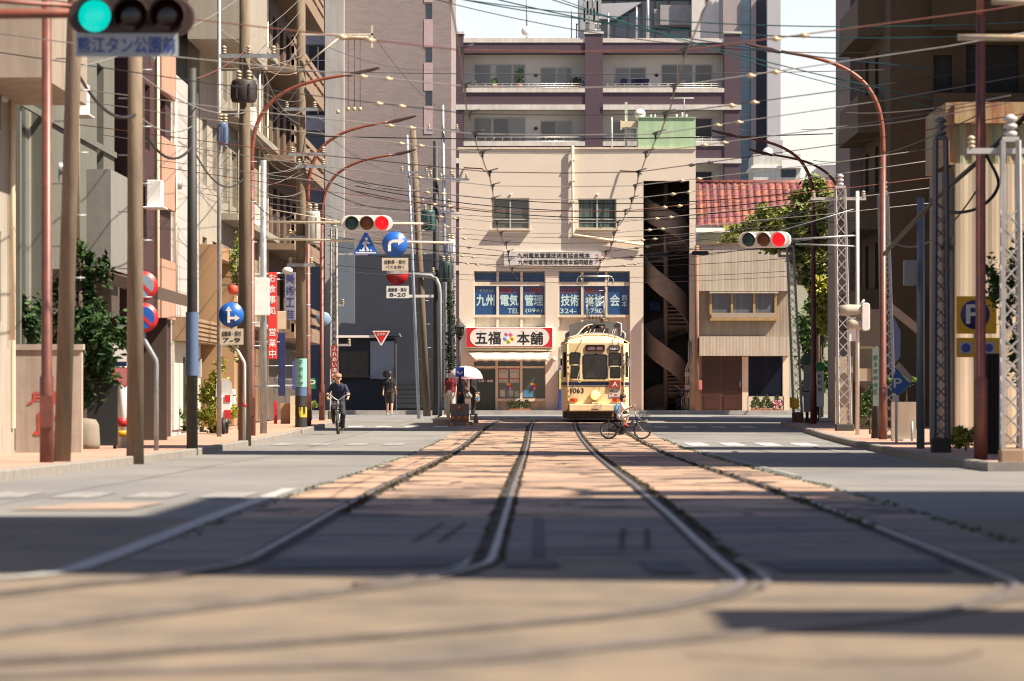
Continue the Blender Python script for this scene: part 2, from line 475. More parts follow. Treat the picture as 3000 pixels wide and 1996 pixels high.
m_seam_shadow = mat('crack_seal_and_shadow', (.03, .026, .022), .8, col2=(.07, .055, .045), scale=8)
def seam_and_shadow(pts, w=.02):
    b = MB(); P = catmull([(x, y, zg(y) + .013) for x, y in pts], 6)
    vs = []
    for i, p in enumerate(P):
        k = w * (.5 + .5 * random.random()); vs += [(p.x, p.y - k, p.z), (p.x, p.y + k, p.z)]
    b.add(vs, [(2 * i, 2 * i + 1, 2 * i + 3, 2 * i + 2) for i in range(len(P) - 1)]); o = b.build('crack_seal_and_shadow', m_seam_shadow); o['kind'] = 'structure'
seam_and_shadow([(.55, 20.7), (.75, 20.42), (1.0, 20.1), (1.05, 20.0), (1.25, 20.15), (1.5, 20.3), (1.7, 20.9)], .05)
seam_and_shadow([(-1.2, 26.1), (-.4, 25.9), (.3, 25.6), (.45, 25.45)], .03)
seam_and_shadow([(-2, 43.5), (-.4, 43.7), (.9, 43.5), (2.6, 43.6)], .05)
seam_and_shadow([(1.0, 36.8), (1.3, 36.2), (1.7, 36.5), (2.1, 36.2)], .05)
seam_and_shadow([(1.75, 100), (2.3, 98.5), (2.6, 97)], .5); seam_and_shadow([(1.9, 72), (2.4, 71), (2.8, 71.5)], .2)
seam_and_shadow([(-2.2, 26.4), (-.8, 26.1), (.6, 26.2), (1.6, 26.0), (2.6, 26.1)], .022)  # thin cast shadow across the road, drawn as a dark line
rc = random.Random(11); cr = MB()
for k in range(150):     # open joints and worn cracks across the paving
    y = 33 + 120 * rc.random() ** 1.5; x = rc.uniform(bed0 + .1, bed1 - .2); w = min(rc.expovariate(1.6) + .12, bed1 - x - .05); d = rc.uniform(.04, .11) * (y / 40) ** 1.4; zz = zg(y) + .0118; n = 6
    if any(abs(x + w * q - r) < .1 for q in (0, .25, .5, .75, 1) for r in (-1.7, -.27, 1.07, 2.5)) and w < .5: continue
    vs = []
    for i in range(n + 1): t = i / n; yy = y + rc.uniform(-.5, .5) * d; e = d * (.25 + .75 * math.sin(math.pi * t)) * rc.uniform(.5, 1); vs += [(x + w * t, yy - e, zz), (x + w * t, yy + e, zz)]
    cr.add(vs, [(2 * i, 2 * i + 1, 2 * i + 3, 2 * i + 2) for i in range(n)])
o = cr.build('paving_cracks', m_seam_shadow); o['kind'] = 'structure'
for (ax, ay) in ((-.85, 36.4), (.5, 34.6)):       # rows of square holes in the slabs
    b = MB()
    for k in range(9):
        yy = ay + k * .62; xx = ax + .012 * k
        for dx in (0, .17): b.quad((xx + dx, yy, .0135), (xx + dx + .045, yy, .0135), (xx + dx + .045, yy + .22, .0135), (xx + dx, yy + .22, .0135))
    o = b.build('slab_holes', MATS['rail_groove']); o['kind'] = 'structure'

# rails
def railpts(p): return [(x, y, zg(y)) for x, y in p]
R1 = [(-3.05, 25.2), (-2.67, 27.0), (-2.4, 28.1), (-2.08, 29.2), (-1.9, 30.2), (-1.74, 31.9), (-1.71, 35), (-1.705, 45), (-1.70, 60), (-1.70, 80), (-1.69, 103), (-1.69, 125), (-1.69, 150), (-1.66, 170), (-1.58, 185), (-1.5, 197), (-1.3, 203), (-.3, 208)]
R2 = [(-2.3, 22.4), (-1.67, 24.8), (-1.32, 26.06), (-1.02, 27.26), (-.62, 28.9), (-.39, 30.6), (-.29, 32.0), (-.275, 35), (-.27, 45), (-.27, 60), (-.27, 80), (-.26, 103), (-.25, 125), (-.25, 150), (-.24, 170), (-.20, 185), (-.1, 197), (.3, 203), (1.4, 207)]
R3 = [(-2.0, 20.0), (-1.16, 21.4), (-.474, 22.6), (.26, 24.17), (.60, 25.3), (.88, 26.7), (1.03, 28.0), (1.075, 29.3), (1.07, 31), (1.06, 35), (1.06, 45), (1.06, 60), (1.07, 80), (1.08, 103), (1.09, 125), (1.1, 150), (1.15, 170), (1.25, 190), (1.32, 203), (1.9, 210)]
R4 = [(-2.2, 18.9), (-.94, 19.75), (-.3, 20.2), (.23, 21.4), (.6, 22.04), (1.42, 23.6), (1.83, 24.77), (2.1, 25.9), (2.36, 27.2), (2.47, 28.4), (2.495, 30), (2.495, 35), (2.495, 45), (2.495, 60), (2.5, 80), (2.51, 103), (2.52, 125), (2.54, 150), (2.58, 170), (2.68, 190), (2.76, 203), (3.3, 210)]
def strip(path, off, w, z0, z1):
    """flat-topped ribbon along a plan path, offset sideways"""
    b = MB(); vs = []
    n = len(path)
    for i, p in enumerate(path):
        d = (path[min(i + 1, n - 1)] - path[max(i - 1, 0)]); d.z = 0; d.normalize(); s = Vector((d.y, -d.x, 0))
        a, c = p + s * (off - w / 2), p + s * (off + w / 2)
        z = zg(p.y)
        if z1 > z0: vs += [(a.x, a.y, z + z0), (a.x, a.y, z + z1), (c.x, c.y, z + z1), (c.x, c.y, z + z0)]
        else: vs += [(a.x, a.y, z + z0), (c.x, c.y, z + z0)]
    k = 4 if z1 > z0 else 2
    b.add(vs, [(k * i + j, k * i + j + 1, k * i + k + j + 1, k * i + k + j) for i in range(n - 1) for j in range(k - 1)])
    return b
m_railc = mat('rail_bed_concrete', (.13, .108, .085), .8, col2=(.08, .068, .056), scale=2.5, det=8)
RAILS = [catmull(railpts(p), 8) for p in (R1, R2, R3, R4)]
for path, gs in zip(RAILS, (1, -1, 1, -1)):       # gs: side of the flangeway
    o = strip(path, 0, .043, 0, .021).build('tram_rail', M['steel']); o['kind'] = 'structure'
    far = [p for p in path if p.y > 29.5]
    o = strip(far, gs * .072, .092, .0125, 0).build('rail_groove', M['groove']); o['kind'] = 'structure'
    o = strip(far, -gs * .05, .035, .0125, 0).build('rail_groove', M['groove']); o['kind'] = 'structure'
    near = [p for p in path if p.y <= 30.4]
    o = strip(near, 0, .24, .0105, 0).build('rail_concrete', m_railc); o['kind'] = 'structure'
    o = strip(near, gs * .042, .018, .0125, 0).build('rail_groove', M['groove']); o['kind'] = 'structure'
o = strip(catmull(railpts([(-3.6, 28.3), (-2.95, 29.1), (-2.66, 30.2), (-2.6, 32.5), (-2.6, 40), (-2.62, 50), (-2.64, 58)]), 8), 0, .15, .0135, 0).build('road_edge_line', mat('edge_line_paint', (.42, .415, .39), .7, col2=(.2, .195, .185), scale=6, contrast=(.35, .55), det=9)); o['kind'] = 'structure'
# check rail beside the bend of the third rail
chk = catmull(railpts([(1.12, 27.6), (1.2, 28.6), (1.215, 29.6), (1.2, 31), (1.17, 32.2)]), 8)
o = strip(chk, 0, .03, 0, .021).build('check_rail', M['steel']); o['kind'] = 'structure'
chk = catmull(railpts([(-.95, 28.2), (-.62, 29.6), (-.45, 30.9), (-.41, 32.0)]), 8)
o = strip(chk, 0, .03, 0, .021).build('check_rail', M['steel']); o['kind'] = 'structure'

# weeds growing in the rail grooves and along the edge of the paving
m_weed = mat('dry_weed', (.10, .07, .025), .9, col2=(.02, .016, .01), scale=30, amt=1)
m_weedg = mat('green_weed', (.10, .13, .05), .9, col2=(.04, .055, .02), scale=20)
def weeds(name, path_fn, ya, yb, n, hmin, hmax, spread, m):
    b = MB()
    for _ in range(n):
        t = random.random() ** 1.2; y = ya + (yb - ya) * t
        if math.sin(y * 1.7) + math.sin(y * .61 + 2) + random.uniform(-.9, .9) < -1.1: continue
        x = path_fn(y) + random.gauss(0, spread); h = random.uniform(hmin, hmax); w = random.uniform(.012, .035)
        a = random.uniform(0, math.pi); dx, dy = math.cos(a) * w, math.sin(a) * w
        lx, ly = random.gauss(0, .5) * h, random.gauss(0, .5) * h; z = zg(y) + .006
        b.add([(x - dx, y - dy, z), (x + dx, y + dy, z), (x + lx, y + ly, z + h)], [(0, 1, 2)])
    o = b.build(name, m, fixn=False); o['kind'] = 'stuff'; return o
weeds('weeds', lambda y: -.27 - .085, 32, 175, 2200, .006, .020, .016, m_weed)
weeds('weeds', lambda y: -.27 + .05, 32, 175, 1200, .008, .02, .01, m_weed)
weeds('weeds', lambda y: 1.07 + .1, 30, 175, 3000, .008, .026, .02, m_weed)
weeds('weeds', lambda y: -1.7 + .08, 45, 175, 1200, .015, .05, .03, m_weed)
weeds('weeds', lambda y: 2.5 - .06, 40, 175, 1200, .015, .05, .03, m_weed)
weeds('weeds', lambda y: 3.14, 36, 140, 700, .01, .03, .035, m_weedg)
weeds('weeds', lambda y: -2.44, 36, 140, 400, .01, .025, .03, m_weedg)
# ================================================================ office building closing the street
Y0 = 222.0; GZ = zg(222)
def ox(p): return X(p, Y0)
def oz(p): return Z(p, Y0)
m_render = mat('office_render', (.67, .59, .49), .85, col2=(.62, .545, .45), scale=.7, bump=.3, bscale=14)
m_render2 = mat('office_pale_trim', (.70, .61, .48), .75, col2=(.62, .54, .42), scale=1.5, streak=.12)
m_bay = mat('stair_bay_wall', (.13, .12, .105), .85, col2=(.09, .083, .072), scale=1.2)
off = thing('office_building', (ox(1690), Y0, GZ), 'beige three storey office building closing the street behind the tram', 'building')
x0, x1, x2, x3 = ox(1345), ox(1885), ox(2020), ox(2038)
ztop = oz(437); YB = Y0 + 11
H3 = [(ox(1439), ox(1551), oz(671), oz(580)), (ox(1693), ox(1806), oz(670), oz(582))]
b = MB()
rec1 = (ox(1388), ox(1598), GZ, oz(795)); rec2 = (ox(1636), ox(1846), GZ, oz(795))
stairH = (x1, x2, GZ, oz(530))
b.facade(x0, x3, GZ - .4, ztop, Y0, H3 + [rec1, rec2, stairH], .22)
b.quad((x0, Y0, GZ - .4), (x0, Y0, ztop), (x0, YB, ztop), (x0, YB, GZ - .4))
b.quad((x3, Y0, GZ - .4), (x3, YB, GZ - .4), (x3, YB, ztop), (x3, Y0, ztop))
b.quad((x0, YB, GZ - .4), (x0, YB, ztop), (x3, YB, ztop), (x3, YB, GZ - .4))
b.quad((x0, Y0 + .25, ztop - .5), (x3, Y0 + .25, ztop - .5), (x3, YB, ztop - .5), (x0, YB, ztop - .5))
b.quad((x0, Y0, ztop), (x3, Y0, ztop), (x3, Y0 + .25, ztop), (x0, Y0 + .25, ztop))
b.quad((x0, Y0 + .25, ztop), (x3, Y0 + .25, ztop), (x3, Y0 + .25, ztop - .5), (x0, Y0 + .25, ztop - .5))
for h in H3: b.quad((h[0], Y0 + .22, h[2]), (h[1], Y0 + .22, h[2]), (h[1], Y0 + .22, h[3]), (h[0], Y0 + .22, h[3]))
b.build('wall', m_render, off, fixn=False)
# coping, rounded shoulder and downpipe
c = MB(); c.box(x0 - .06, ox(1870), Y0 - .05, Y0 + .3, ztop, ztop + .07); c.box(ox(1870), x3 + .02, Y0 - .05, Y0 + .3, ztop, ztop + .05); c.build('coping', m_render2, off)
# 3F windows
def slide_window(parent, h, y, curtain=None, name='window'):
    a0, a1, c0, c1 = h
    g = MB(); g.box(a0 + .03, a1 - .03, y + .08, y + .1, c0 + .03, c1 - .03)
    w = g.build(name, curtain or M['glassblue'], parent)
    f = MB(); t = .045; zc = c0 + (c1 - c0) * .31; xm = (a0 + a1) / 2
    f.box(a0, a1, y + .02, y + .075, c0, c0 + t); f.box(a0, a1, y + .02, y + .075, c1 - t, c1)
    f.box(a0, a0 + t, y + .022, y + .073, c0 + t, c1 - t); f.box(a1 - t, a1, y + .022, y + .073, c0 + t, c1 - t)
    f.box(xm - t * .6, xm + t * .6, y + .018, y + .07, c0 + t, c1 - t); f.box(a0 + t, a1 - t, y + .03, y + .066, zc - .02, zc + .02)
    f.build('frame', M['alu'], w)
    s = MB(); s.box(a0 - .05, a1 + .05, y - .2, y + .02, c0 - .06, c0); s.build('sill', m_render2, w)
    return w
m_curt = mat('curtain_green', (.09, .13, .11), .35, col2=(.03, .05, .045), scale=2.2, stretch=(5, 1, .15), spec=.7, contrast=(.45, .55))
m_dkwin = mat('dim_window', (.075, .08, .075), .12, col2=(.05, .055, .055), scale=.8, spec=.8)
slide_window(off, H3[0], Y0 + .03, m_dkwin); slide_window(off, H3[1], Y0 + .03, m_curt)
for px in (1496, 1750):     # small vent hood over each window
    v = MB(); v.ball((ox(px), Y0 - .02, oz(570)), .05); v.build('vent', M['white'], off)
# 2F glazed bays with blue film, back wall of the recesses
m_film = mat('blue_window_film', (.022, .075, .22), .22, col2=(.018, .06, .17), scale=.7, spec=.6)
m_film2 = mat('blue_window_film_faded', (.028, .085, .21), .25, col2=(.018, .05, .13), scale=.9, spec=.6)
YR = Y0 + .22
for rec in (rec1, rec2):
    p = MB(); p.quad((rec[0], YR, rec[2]), (rec[1], YR, rec[2]), (rec[1], YR, rec[3]), (rec[0], YR, rec[3])); p.build('spandrel', m_render2, off)
bays = [(1391, 1453), (1461, 1523), (1533, 1595), (1639, 1701), (1710, 1772), (1782, 1843)]
txt = [('一般社団法人', '九州', None), ('関東の', '電気', 'TEL'), ('ご相談', '管理', '(096)'), ('はお気', '技術', '324-'), ('軽に', '者協', '2790'), (None, '会', None)]
m_pale = mat('pale_lettering', (.48, .66, .66), .5); m_redl = mat('faded_red_lettering', (.30, .05, .03), .5)
for (a, c), (t1, t2, t3) in zip(bays, txt):
    xa, xc = ox(a), ox(c)
    f = MB(); f.box(xa, xc, YR - .06, YR - .03, oz(826), oz(799)); f.build('transom_window', m_film2, off)
    f = MB(); f.box(xa, xc, YR - .06, YR - .03, oz(922), oz(838)); w = f.build('window', m_film, off)
    xm = (xa + xc) / 2; yf = YR - .06
    if t1 and t1.startswith('一'): l = MB(); l.text(t1, xm, yf, oz(856), .13, (xc - xa) * .8); l.build('lettering', m_pale, w)
    elif t1: l = MB(); l.text(t1, xm, yf, oz(860), .25, (xc - xa) * .8, .03); l.build('lettering', m_redl, w)
    l = MB()
    if t2 == '会':
        l.text('会', xa + .27, yf, oz(897), .47, .38, .035); l.text('熊', xa + .66, yf, oz(881), .24, .22, .025); l.text('本', xa + .66, yf, oz(899), .24, .22, .025)
    else: l.text(t2, xm, yf, oz(896), .45, (xc - xa) * .84, .035)
    if t3: l.text(t3, {'TEL': xa + .6, '324-': xa + .36}.get(t3, xm), yf, oz(918), .19, {'TEL': .46, '324-': .66}.get(t3, .68), .02)
    l.build('lettering', m_pale, w)
fr = MB()
for g in ((1388, 1598), (1636, 1846)):
    a, c = ox(g[0]), ox(g[1])
    fr.box(a, c, YR - .13, YR - .004, oz(838), oz(826)); fr.box(a, c, YR - .15, YR - .002, oz(930), oz(922.5))
    w3 = (c - a) / 3
    for k in (1, 2): fr.box(a + k * w3 - .05, a + k * w3 + .05, YR - .12, YR - .006, oz(958), oz(796))
    fr.box(a, a + .04, YR - .12, YR - .006, oz(958), oz(796)); fr.box(c - .04, c, YR - .12, YR - .006, oz(958), oz(796))
fr.build('window_frame', m_render2, off)
# ground floor of the left bay: door, two shop windows, transoms, base
m_door = mat('green_shop_door', (.035, .062, .052), .45, col2=(.028, .05, .043), scale=2, stretch=(12, 1, .3), contrast=(.45, .55))
d = MB(); d.box(ox(1391), ox(1452), YR - .08, YR - .02, oz(1210), oz(1083)); dr = d.build('door', m_door, off)
l = MB(); l.text('五福', ox(1409), YR - .08, oz(1120), .1, .24, .02); l.text('本舗', ox(1435), YR - .08, oz(1120), .1, .24, .02); l.build('lettering', M['white'], dr)
l = MB(); l.lathe((ox(1422), YR - .083, oz(1116.5)), [(.045, 0), (.0, .002)], 10, 'y'); l.build('emblem', mat('faded_red', (.3, .06, .05), .5), dr)
for a, c in ((1388, 1452), (1458, 1524), (1531, 1595)):
    t = MB(); t.box(ox(a) + .03, ox(c) - .03, YR - .07, YR - .03, oz(1073), oz(1060)); t.build('transom_window', M['glass'], off)
m_shop = mat('shop_glass', (.025, .03, .025), .08, col2=(.05, .055, .045), scale=1.5, spec=.8)
m_shop2 = mat('shop_glass_pale', (.13, .15, .13), .1, col2=(.06, .07, .06), scale=1.3, spec=.8)
for k, (a, c, mm) in enumerate(((1458, 1523, m_shop2), (1530, 1595, m_shop))):
    w = MB(); w.box(ox(a), ox(c), YR - .06, YR - .03, oz(1167), oz(1078)); wo_ = w.build('shop_window', mm, off)
    xc = ox(1491 if k == 0 else 1562); zc = oz(1132)
    pe = MB()
    for j in range(6):
        pe.m = j; an = j * math.pi / 3; pe.lathe((xc + .09 * math.cos(an), YR - .066, zc + .09 * math.sin(an)), [(.058, 0), (0, .003)], 8, 'y')
    pe.build('flower_decal', [M['red'], M['orange'], M['yellow'], M['blue'], mat('purple', (.2, .03, .25), .5), mat('pink', (.7, .2, .3), .5)], wo_)
    rects = [((1461, 1488), (1081, 1108)), ((1494, 1521), (1080, 1108)), ((1461, 1488), (1109, 1122)), ((1494, 1521), (1109, 1122)), ((1465, 1479), (1143, 1163)), ((1490, 1504), (1143, 1163)), ((1508, 1521), (1146, 1163))] if k == 0 else [((1533, 1562), (1144, 1164))]
    mats_ = [mat('poster_white', (.55, .53, .5), .6, col2=(.42, .4, .4), scale=7), mat('poster_red', (.5, .12, .1), .6), mat('poster_green', (.25, .36, .3), .6, col2=(.35, .42, .4), scale=8), mat('poster_blue', (.06, .2, .36), .6)]
    for j, ((p0, p1), (q0, q1)) in enumerate(rects):
        ps = MB(); ps.m = 3 if k else (0 if j < 5 else 2); ps.box(ox(p0), ox(p1), YR - .07, YR - .062, oz(q1), oz(q0))
        if k == 0 and j < 4: ps.m = 1; ps.box(ox(p0), ox(p1), YR - .074, YR - .0705, oz(q0 + 3), oz(q0)); ps.m = 2; ps.box(ox(p0 + 4), ox(p1 - 4), YR - .074, YR - .0705, oz(q0 + 12), oz(q0 + 7))
        ps.build('poster', mats_, wo_)
fr = MB()
for px in (1455, 1527): fr.box(ox(px) - .05, ox(px) + .05, YR - .14, YR - .008, GZ, oz(1030))
fr.box(ox(1388), ox(1598), YR - .13, YR - .01, oz(1079), oz(1073)); fr.box(ox(1455), ox(1598), YR - .18, YR - .01, oz(1176), oz(1168))
fr.box(ox(1388), ox(1452), YR - .12, YR - .01, GZ, oz(1205)); fr.build('shopfront_frame', m_render2, off)
# right bay ground floor shutter (mostly behind the tram)
sh = MB()
for k in range(16): sh.box(ox(1640), ox(1842), YR - .05 - .012 * (k % 2), YR - .01, GZ + .17 * k, GZ + .17 * k + .165)
sh.build('shutter', mat('shutter_grey', (.33, .3, .25), .6), off)
# pipe on the wall
pp = MB(); pp.tube([(ox(1678), Y0 - .12, oz(428)), (ox(1678), Y0 - .12, oz(686)), (ox(1681), Y0 - .12, oz(689)), (ox(1885), Y0 - .12, oz(718))], .055, 8); pp.tube([(ox(1678), Y0 + .1, oz(440)), (ox(1678), Y0 - .12, oz(431))], .05, 8)
for py in (470, 530, 590, 650): pp.box(ox(1678) - .08, ox(1678) + .08, Y0 - .18, Y0, oz(py) - .02, oz(py) + .02)
pp.build('downpipe', M['cream'], off)
for (px, py, w) in ((1360, 492, 62), (1817, 501, 62)):     # rusty wire brackets on the wall
    br = MB(); br.tube([(ox(px), Y0 - .03, oz(py)), (ox(px + w * .85), Y0 - .5, oz(py + 4)), (ox(px + w), Y0 - .55, oz(py + 12))], .03, 6); br.build('wire_bracket', M['lampbrown'], off)
# stair bay: dark recess, spiral stair, door, pipework
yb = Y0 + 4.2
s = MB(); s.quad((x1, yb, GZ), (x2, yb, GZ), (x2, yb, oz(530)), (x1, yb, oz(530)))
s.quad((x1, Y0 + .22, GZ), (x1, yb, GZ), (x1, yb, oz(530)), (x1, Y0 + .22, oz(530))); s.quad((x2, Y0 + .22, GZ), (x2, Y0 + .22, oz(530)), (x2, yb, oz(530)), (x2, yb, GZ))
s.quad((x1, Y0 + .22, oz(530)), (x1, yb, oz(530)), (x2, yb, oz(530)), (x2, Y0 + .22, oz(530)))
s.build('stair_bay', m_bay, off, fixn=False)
m_stair = mat('stair_paint', (.25, .185, .145), .7, col2=(.17, .125, .1), scale=2)
sc_x, sc_y, sr = ox(1953), Y0 + 1.45, .95
def helix(z_top, z_bot, hb, a0=200, a1=375, n=28):
    """parapet band round the front of the stair, and the treads behind it"""
    st = MB(); vs = []
    for i in range(n + 1):
        t = i / n; a = R(a0 + (a1 - a0) * t); z = z_top + (z_bot - z_top) * t
        for rr in (sr, sr - .05):
            vs += [(sc_x + rr * math.cos(a), sc_y + rr * math.sin(a), z), (sc_x + rr * math.cos(a), sc_y + rr * math.sin(a), z + hb)]
    fs = []
    for i in range(n):
        o_ = 4 * i
        fs += [(o_, o_ + 4, o_ + 5, o_ + 1), (o_ + 2, o_ + 3, o_ + 7, o_ + 6), (o_ + 1, o_ + 5, o_ + 7, o_ + 3), (o_, o_ + 2, o_ + 6, o_ + 4)]
    st.add(vs, fs)
    for i in range(0, n, 2):
        t = i / n; a = R(a0 + (a1 - a0) * t); a2 = R(a0 + (a1 - a0) * (t + 2 / n)); z = z_top + (z_bot - z_top) * t + .1
        p = [(sc_x, sc_y), (sc_x + (sr - .06) * math.cos(a), sc_y + (sr - .06) * math.sin(a)), (sc_x + (sr - .06) * math.cos(a2), sc_y + (sr - .06) * math.sin(a2))]
        st.prism(p, z, z + .05, 'xy')
    return st
for zt, zb in ((oz(640), oz(735)), (oz(815), oz(975)), (oz(1025), oz(1170))):
    helix(zt, zb, .95).build('spiral_flight', m_stair, off)
    helix(zb + .1, zb - .6, .95, 15, 160).build('spiral_flight', m_stair, off)
p = MB(); p.cyl((sc_x, sc_y, GZ), (sc_x, sc_y, oz(535)), .1); p.build('stair_column', m_stair, off)
p = MB(); p.box(ox(1890), ox(1935), yb - .06, yb - .01, GZ, oz(1090)); p.build('door', mat('dark_steel_door', (.07, .07, .066), .5), off)
p = MB(); p.box(ox(1910), ox(1940), yb - .08, yb - .01, oz(905), oz(880)); p.build('blue_plate', M['blue'], off)
p = MB()
for px, r in ((2010, .035), (2015, .03)): p.tube([(ox(px), Y0 - .05, GZ), (ox(px), Y0 - .05, oz(1080)), (ox(px + 8), Y0 - .06, oz(1060)), (ox(px + 8), Y0 - .06, oz(1000))], r, 6)
for py in (1090, 1128, 1150): p.box(ox(2006), ox(2020), Y0 - .22, Y0 - .04, oz(py + 14), oz(py))
p.build('meter_pipes', mat('meter_grey', (.38, .34, .28), .6), off)
# rooftop: pale green stair head, canopy, dish, poles and aerial
m_green = mat('pale_green_render', (.40, .56, .36), .85, col2=(.34, .49, .31), scale=1.4, bump=.2, streak=.1)
g = MB(); g.box(ox(1870), x3, Y0 + .06, Y0 + 4, ztop + .06, oz(345)); g.box(ox(1870), x3 + .02, Y0 + .02, Y0 + 4.03, oz(345), oz(343)); g.build('roof_stair_head', m_green, off)
g = MB(); g.box(ox(1820), ox(1870), Y0 + .3, Y0 + 1.6, oz(371), oz(354)); g.box(ox(1818), ox(1822), Y0 + .28, Y0 + .34, oz(380), oz(352)); g.build('roof_canopy', M['cream'], off)
g = MB()
for i in range(7): g.box(ox(1838 + i * 3.2), ox(1839 + i * 3.2), Y0 + .4, Y0 + .44, oz(436), oz(380))
g.build('roof_railing', M['white'], off)
g = MB(); g.box(ox(1831), ox(1839), Y0 + .5, Y0 + .6, ztop - .4, oz(297)); g.tube([(ox(1793), Y0 + .3, ztop - .3), (ox(1793), Y0 + .3, oz(342))], .03, 6); g.build('roof_post', mat('pale_green_post', (.5, .58, .48), .6), off)
# satellite dish and TV aerial are things standing on the roof
t = thing('satellite_dish', (ox(1876), Y0 + .6, oz(345)), 'round white satellite dish on the pale green stair head of the beige office', 'satellite dish')
g = MB(); g.lathe((ox(1876), Y0 + .5, oz(333)), [(.0, .06), (.1, .05), (.18, .02), (.225, -.03)], 18, 'y'); g.build('reflector', M['white'], t)
g = MB(); g.tube([(ox(1876), Y0 + .62, oz(345)), (ox(1876), Y0 + .56, oz(333))], .02, 6); g.tube([(ox(1876), Y0 + .5, oz(336)), (ox(1878), Y0 + .28, oz(334))], .012, 6); g.build('mount', M['galv'], t)
t = thing('television_aerial', (ox(2006), Y0 + 1, oz(345)), 'thin flat television aerial standing on the pale green roof block', 'aerial')
g = MB(); g.cyl((ox(2006), Y0 + 1, oz(345)), (ox(2006), Y0 + 1, oz(283)), .018); g.build('mast', M['galv'], t)
g = MB(); g.cyl((ox(1966), Y0 + 1, oz(284)), (ox(2035), Y0 + 1, oz(284)), .016)
for k in range(9): g.cyl((ox(1969 + k * 8), Y0 + .75, oz(284)), (ox(1969 + k * 8), Y0 + 1.25, oz(284)), .008, n=5)
g.build('elements', M['white'], t)
g = MB()
for px in (1908, 1920, 1983, 2000, 2012): g = MB(); g.cyl((ox(px), Y0 + .5, oz(344)), (ox(px), Y0 + .5, oz(334 if px != 2000 else 328)), .035, n=8); g.build('roof_vent', M['white'], off)

# long white company board
t = thing('company_board', (ox(1618), Y0 - .12, oz(780)), 'long white board with two lines of black writing above the blue windows', 'sign')
g = MB(); g.box(ox(1476), ox(1761), Y0 - .12, Y0 - .001, oz(780), oz(737)); g.build('board', mat('board_white', (.60, .58, .57), .5, col2=(.54, .52, .52), scale=2, streak=.1), t, bevel=.01)
l = MB(); l.text('九州電気管理技術者協会熊本', ox(1622), Y0 - .121, oz(756.5), .2, 2.95, .03); l.text('九州電気管理技術者熊本協同組合', ox(1628), Y0 - .121, oz(775.5), .2, 3.05, .03)
l.text('一般', ox(1483), Y0 - .121, oz(750), .09, .18); l.text('社団法人', ox(1494), Y0 - .121, oz(758), .1, .44); l.build('lettering', M['ink'], t)
l = MB(); l.text('2', ox(1749), Y0 - .121, oz(758), .17, .13, .02); l.text('F', ox(1749), Y0 - .121, oz(772), .15, .1, .02); l.build('floor_number', mat('pinkish_red', (.6, .15, .16), .5), t)

# red shop sign
ys = Y0 - .3
t = thing('shop_sign', (ox(1492), ys, oz(1019)), 'red shop sign with black writing in a white rounded field over the awning', 'sign')
g = MB(); g.box(ox(1365), ox(1620), ys, Y0 + .2, oz(1019), oz(959)); g.build('sign_box', M['white'], t, bevel=.015)
g = MB(); g.box(ox(1367), ox(1618), ys - .012, ys - .002, oz(1017), oz(961)); g.build('red_panel', M['red'], t)
zc = oz(989); rr = .36; xa, xb = ox(1377) + rr, ox(1609) - rr
poly = [(xb + rr * math.sin(a), zc + rr * math.cos(a)) for a in frange(0, math.pi, 16)] + [(xa - rr * math.sin(a), zc - rr * math.cos(a)) for a in frange(0, math.pi, 16)]
g = MB(); g.prism(poly, ys - .02, ys - .0125); g.build('white_field', mat('sign_white', (.70, .68, .64), .45), t)
l = MB(); yl = ys - .0205
l.text('五福', ox(1430), yl, oz(1009), .5, 1.02, .035); l.text('本舗', ox(1553), yl, oz(1010), .5, 1.04, .035)
for ch, px in (('ご', 1409), ('ふく', 1450), ('ほん', 1532), ('ぽ', 1572)): l.text(ch, ox(px), yl, oz(973), .055, .06 * len(ch) + .02)
l.build('lettering', M['ink'], t)
pe = MB()
for j, an in enumerate((126, 54, -18, -90, 198)):
    pe.m = j; pe.lathe((ox(1491) + .15 * math.cos(R(an)), yl, zc + .16 * math.sin(R(an))), [(.095, 0), (.09, .006), (0, .006)], 14, 'y')
pe.build('flower_emblem', [mat('pink2', (.75, .3, .45), .5), mat('pink3', (.8, .28, .4), .5), mat('amber', (.8, .45, .08), .5), mat('lime', (.5, .6, .08), .5), mat('sky', (.25, .4, .75), .5)], t)
l = MB()
for ch, an in (('ほ', 126), ('ん', 54), ('ぽ', -18), ('ふ', -90), ('ご', 198)): l.text(ch, ox(1491) + .15 * math.cos(R(an)), yl - .006, zc + .16 * math.sin(R(an)) - .05, .1, .09, .01)
l.build('emblem_lettering', M['red'], t)

# awning
m_awn = mat('cream_canvas', (.62, .54, .42), .85, col2=(.52, .45, .34), scale=2.5, stretch=(3, 1, 1), bump=.1)
t = thing('shop_awning', (ox(1492), Y0, oz(1045)), 'cream canvas awning over the shop door below the red sign', 'awning')
g = MB(); xa, xb = ox(1368), ox(1614); za, zb = oz(1030), oz(1049); n = 24; vs = []; L = 1.05
for i in range(n + 1):
    x = xa + (xb - xa) * i / n; k = i / n
    vs += [(x, Y0 - .05, za), (x + (.25 * (1 - k) - .08 * k) * .6, Y0 - L * .6, za + (zb - za) * .6 - .02 * math.sin(i * 1.3)), (x + .28 * (1 - k) - .1 * k, Y0 - L, zb), (x + .28 * (1 - k) - .1 * k, Y0 - L - .01, zb - .13 - .025 * math.sin(i * 1.9) - .02 * (i % 3 == 0))]
g.add(vs, [(4 * i + j, 4 * i + 4 + j, 4 * i + 5 + j, 4 * i + 1 + j) for i in range(n) for j in range(3)], True)
o = g.build('canvas', m_awn, t); sol = o.modifiers.new('thick', 'SOLIDIFY'); sol.thickness = .01
g = MB(); g.cyl((xa, Y0 - .1, za + .06), (xb + .05, Y0 - .1, za + .06), .07); g.build('roller', M['cream'], t)
g = MB()
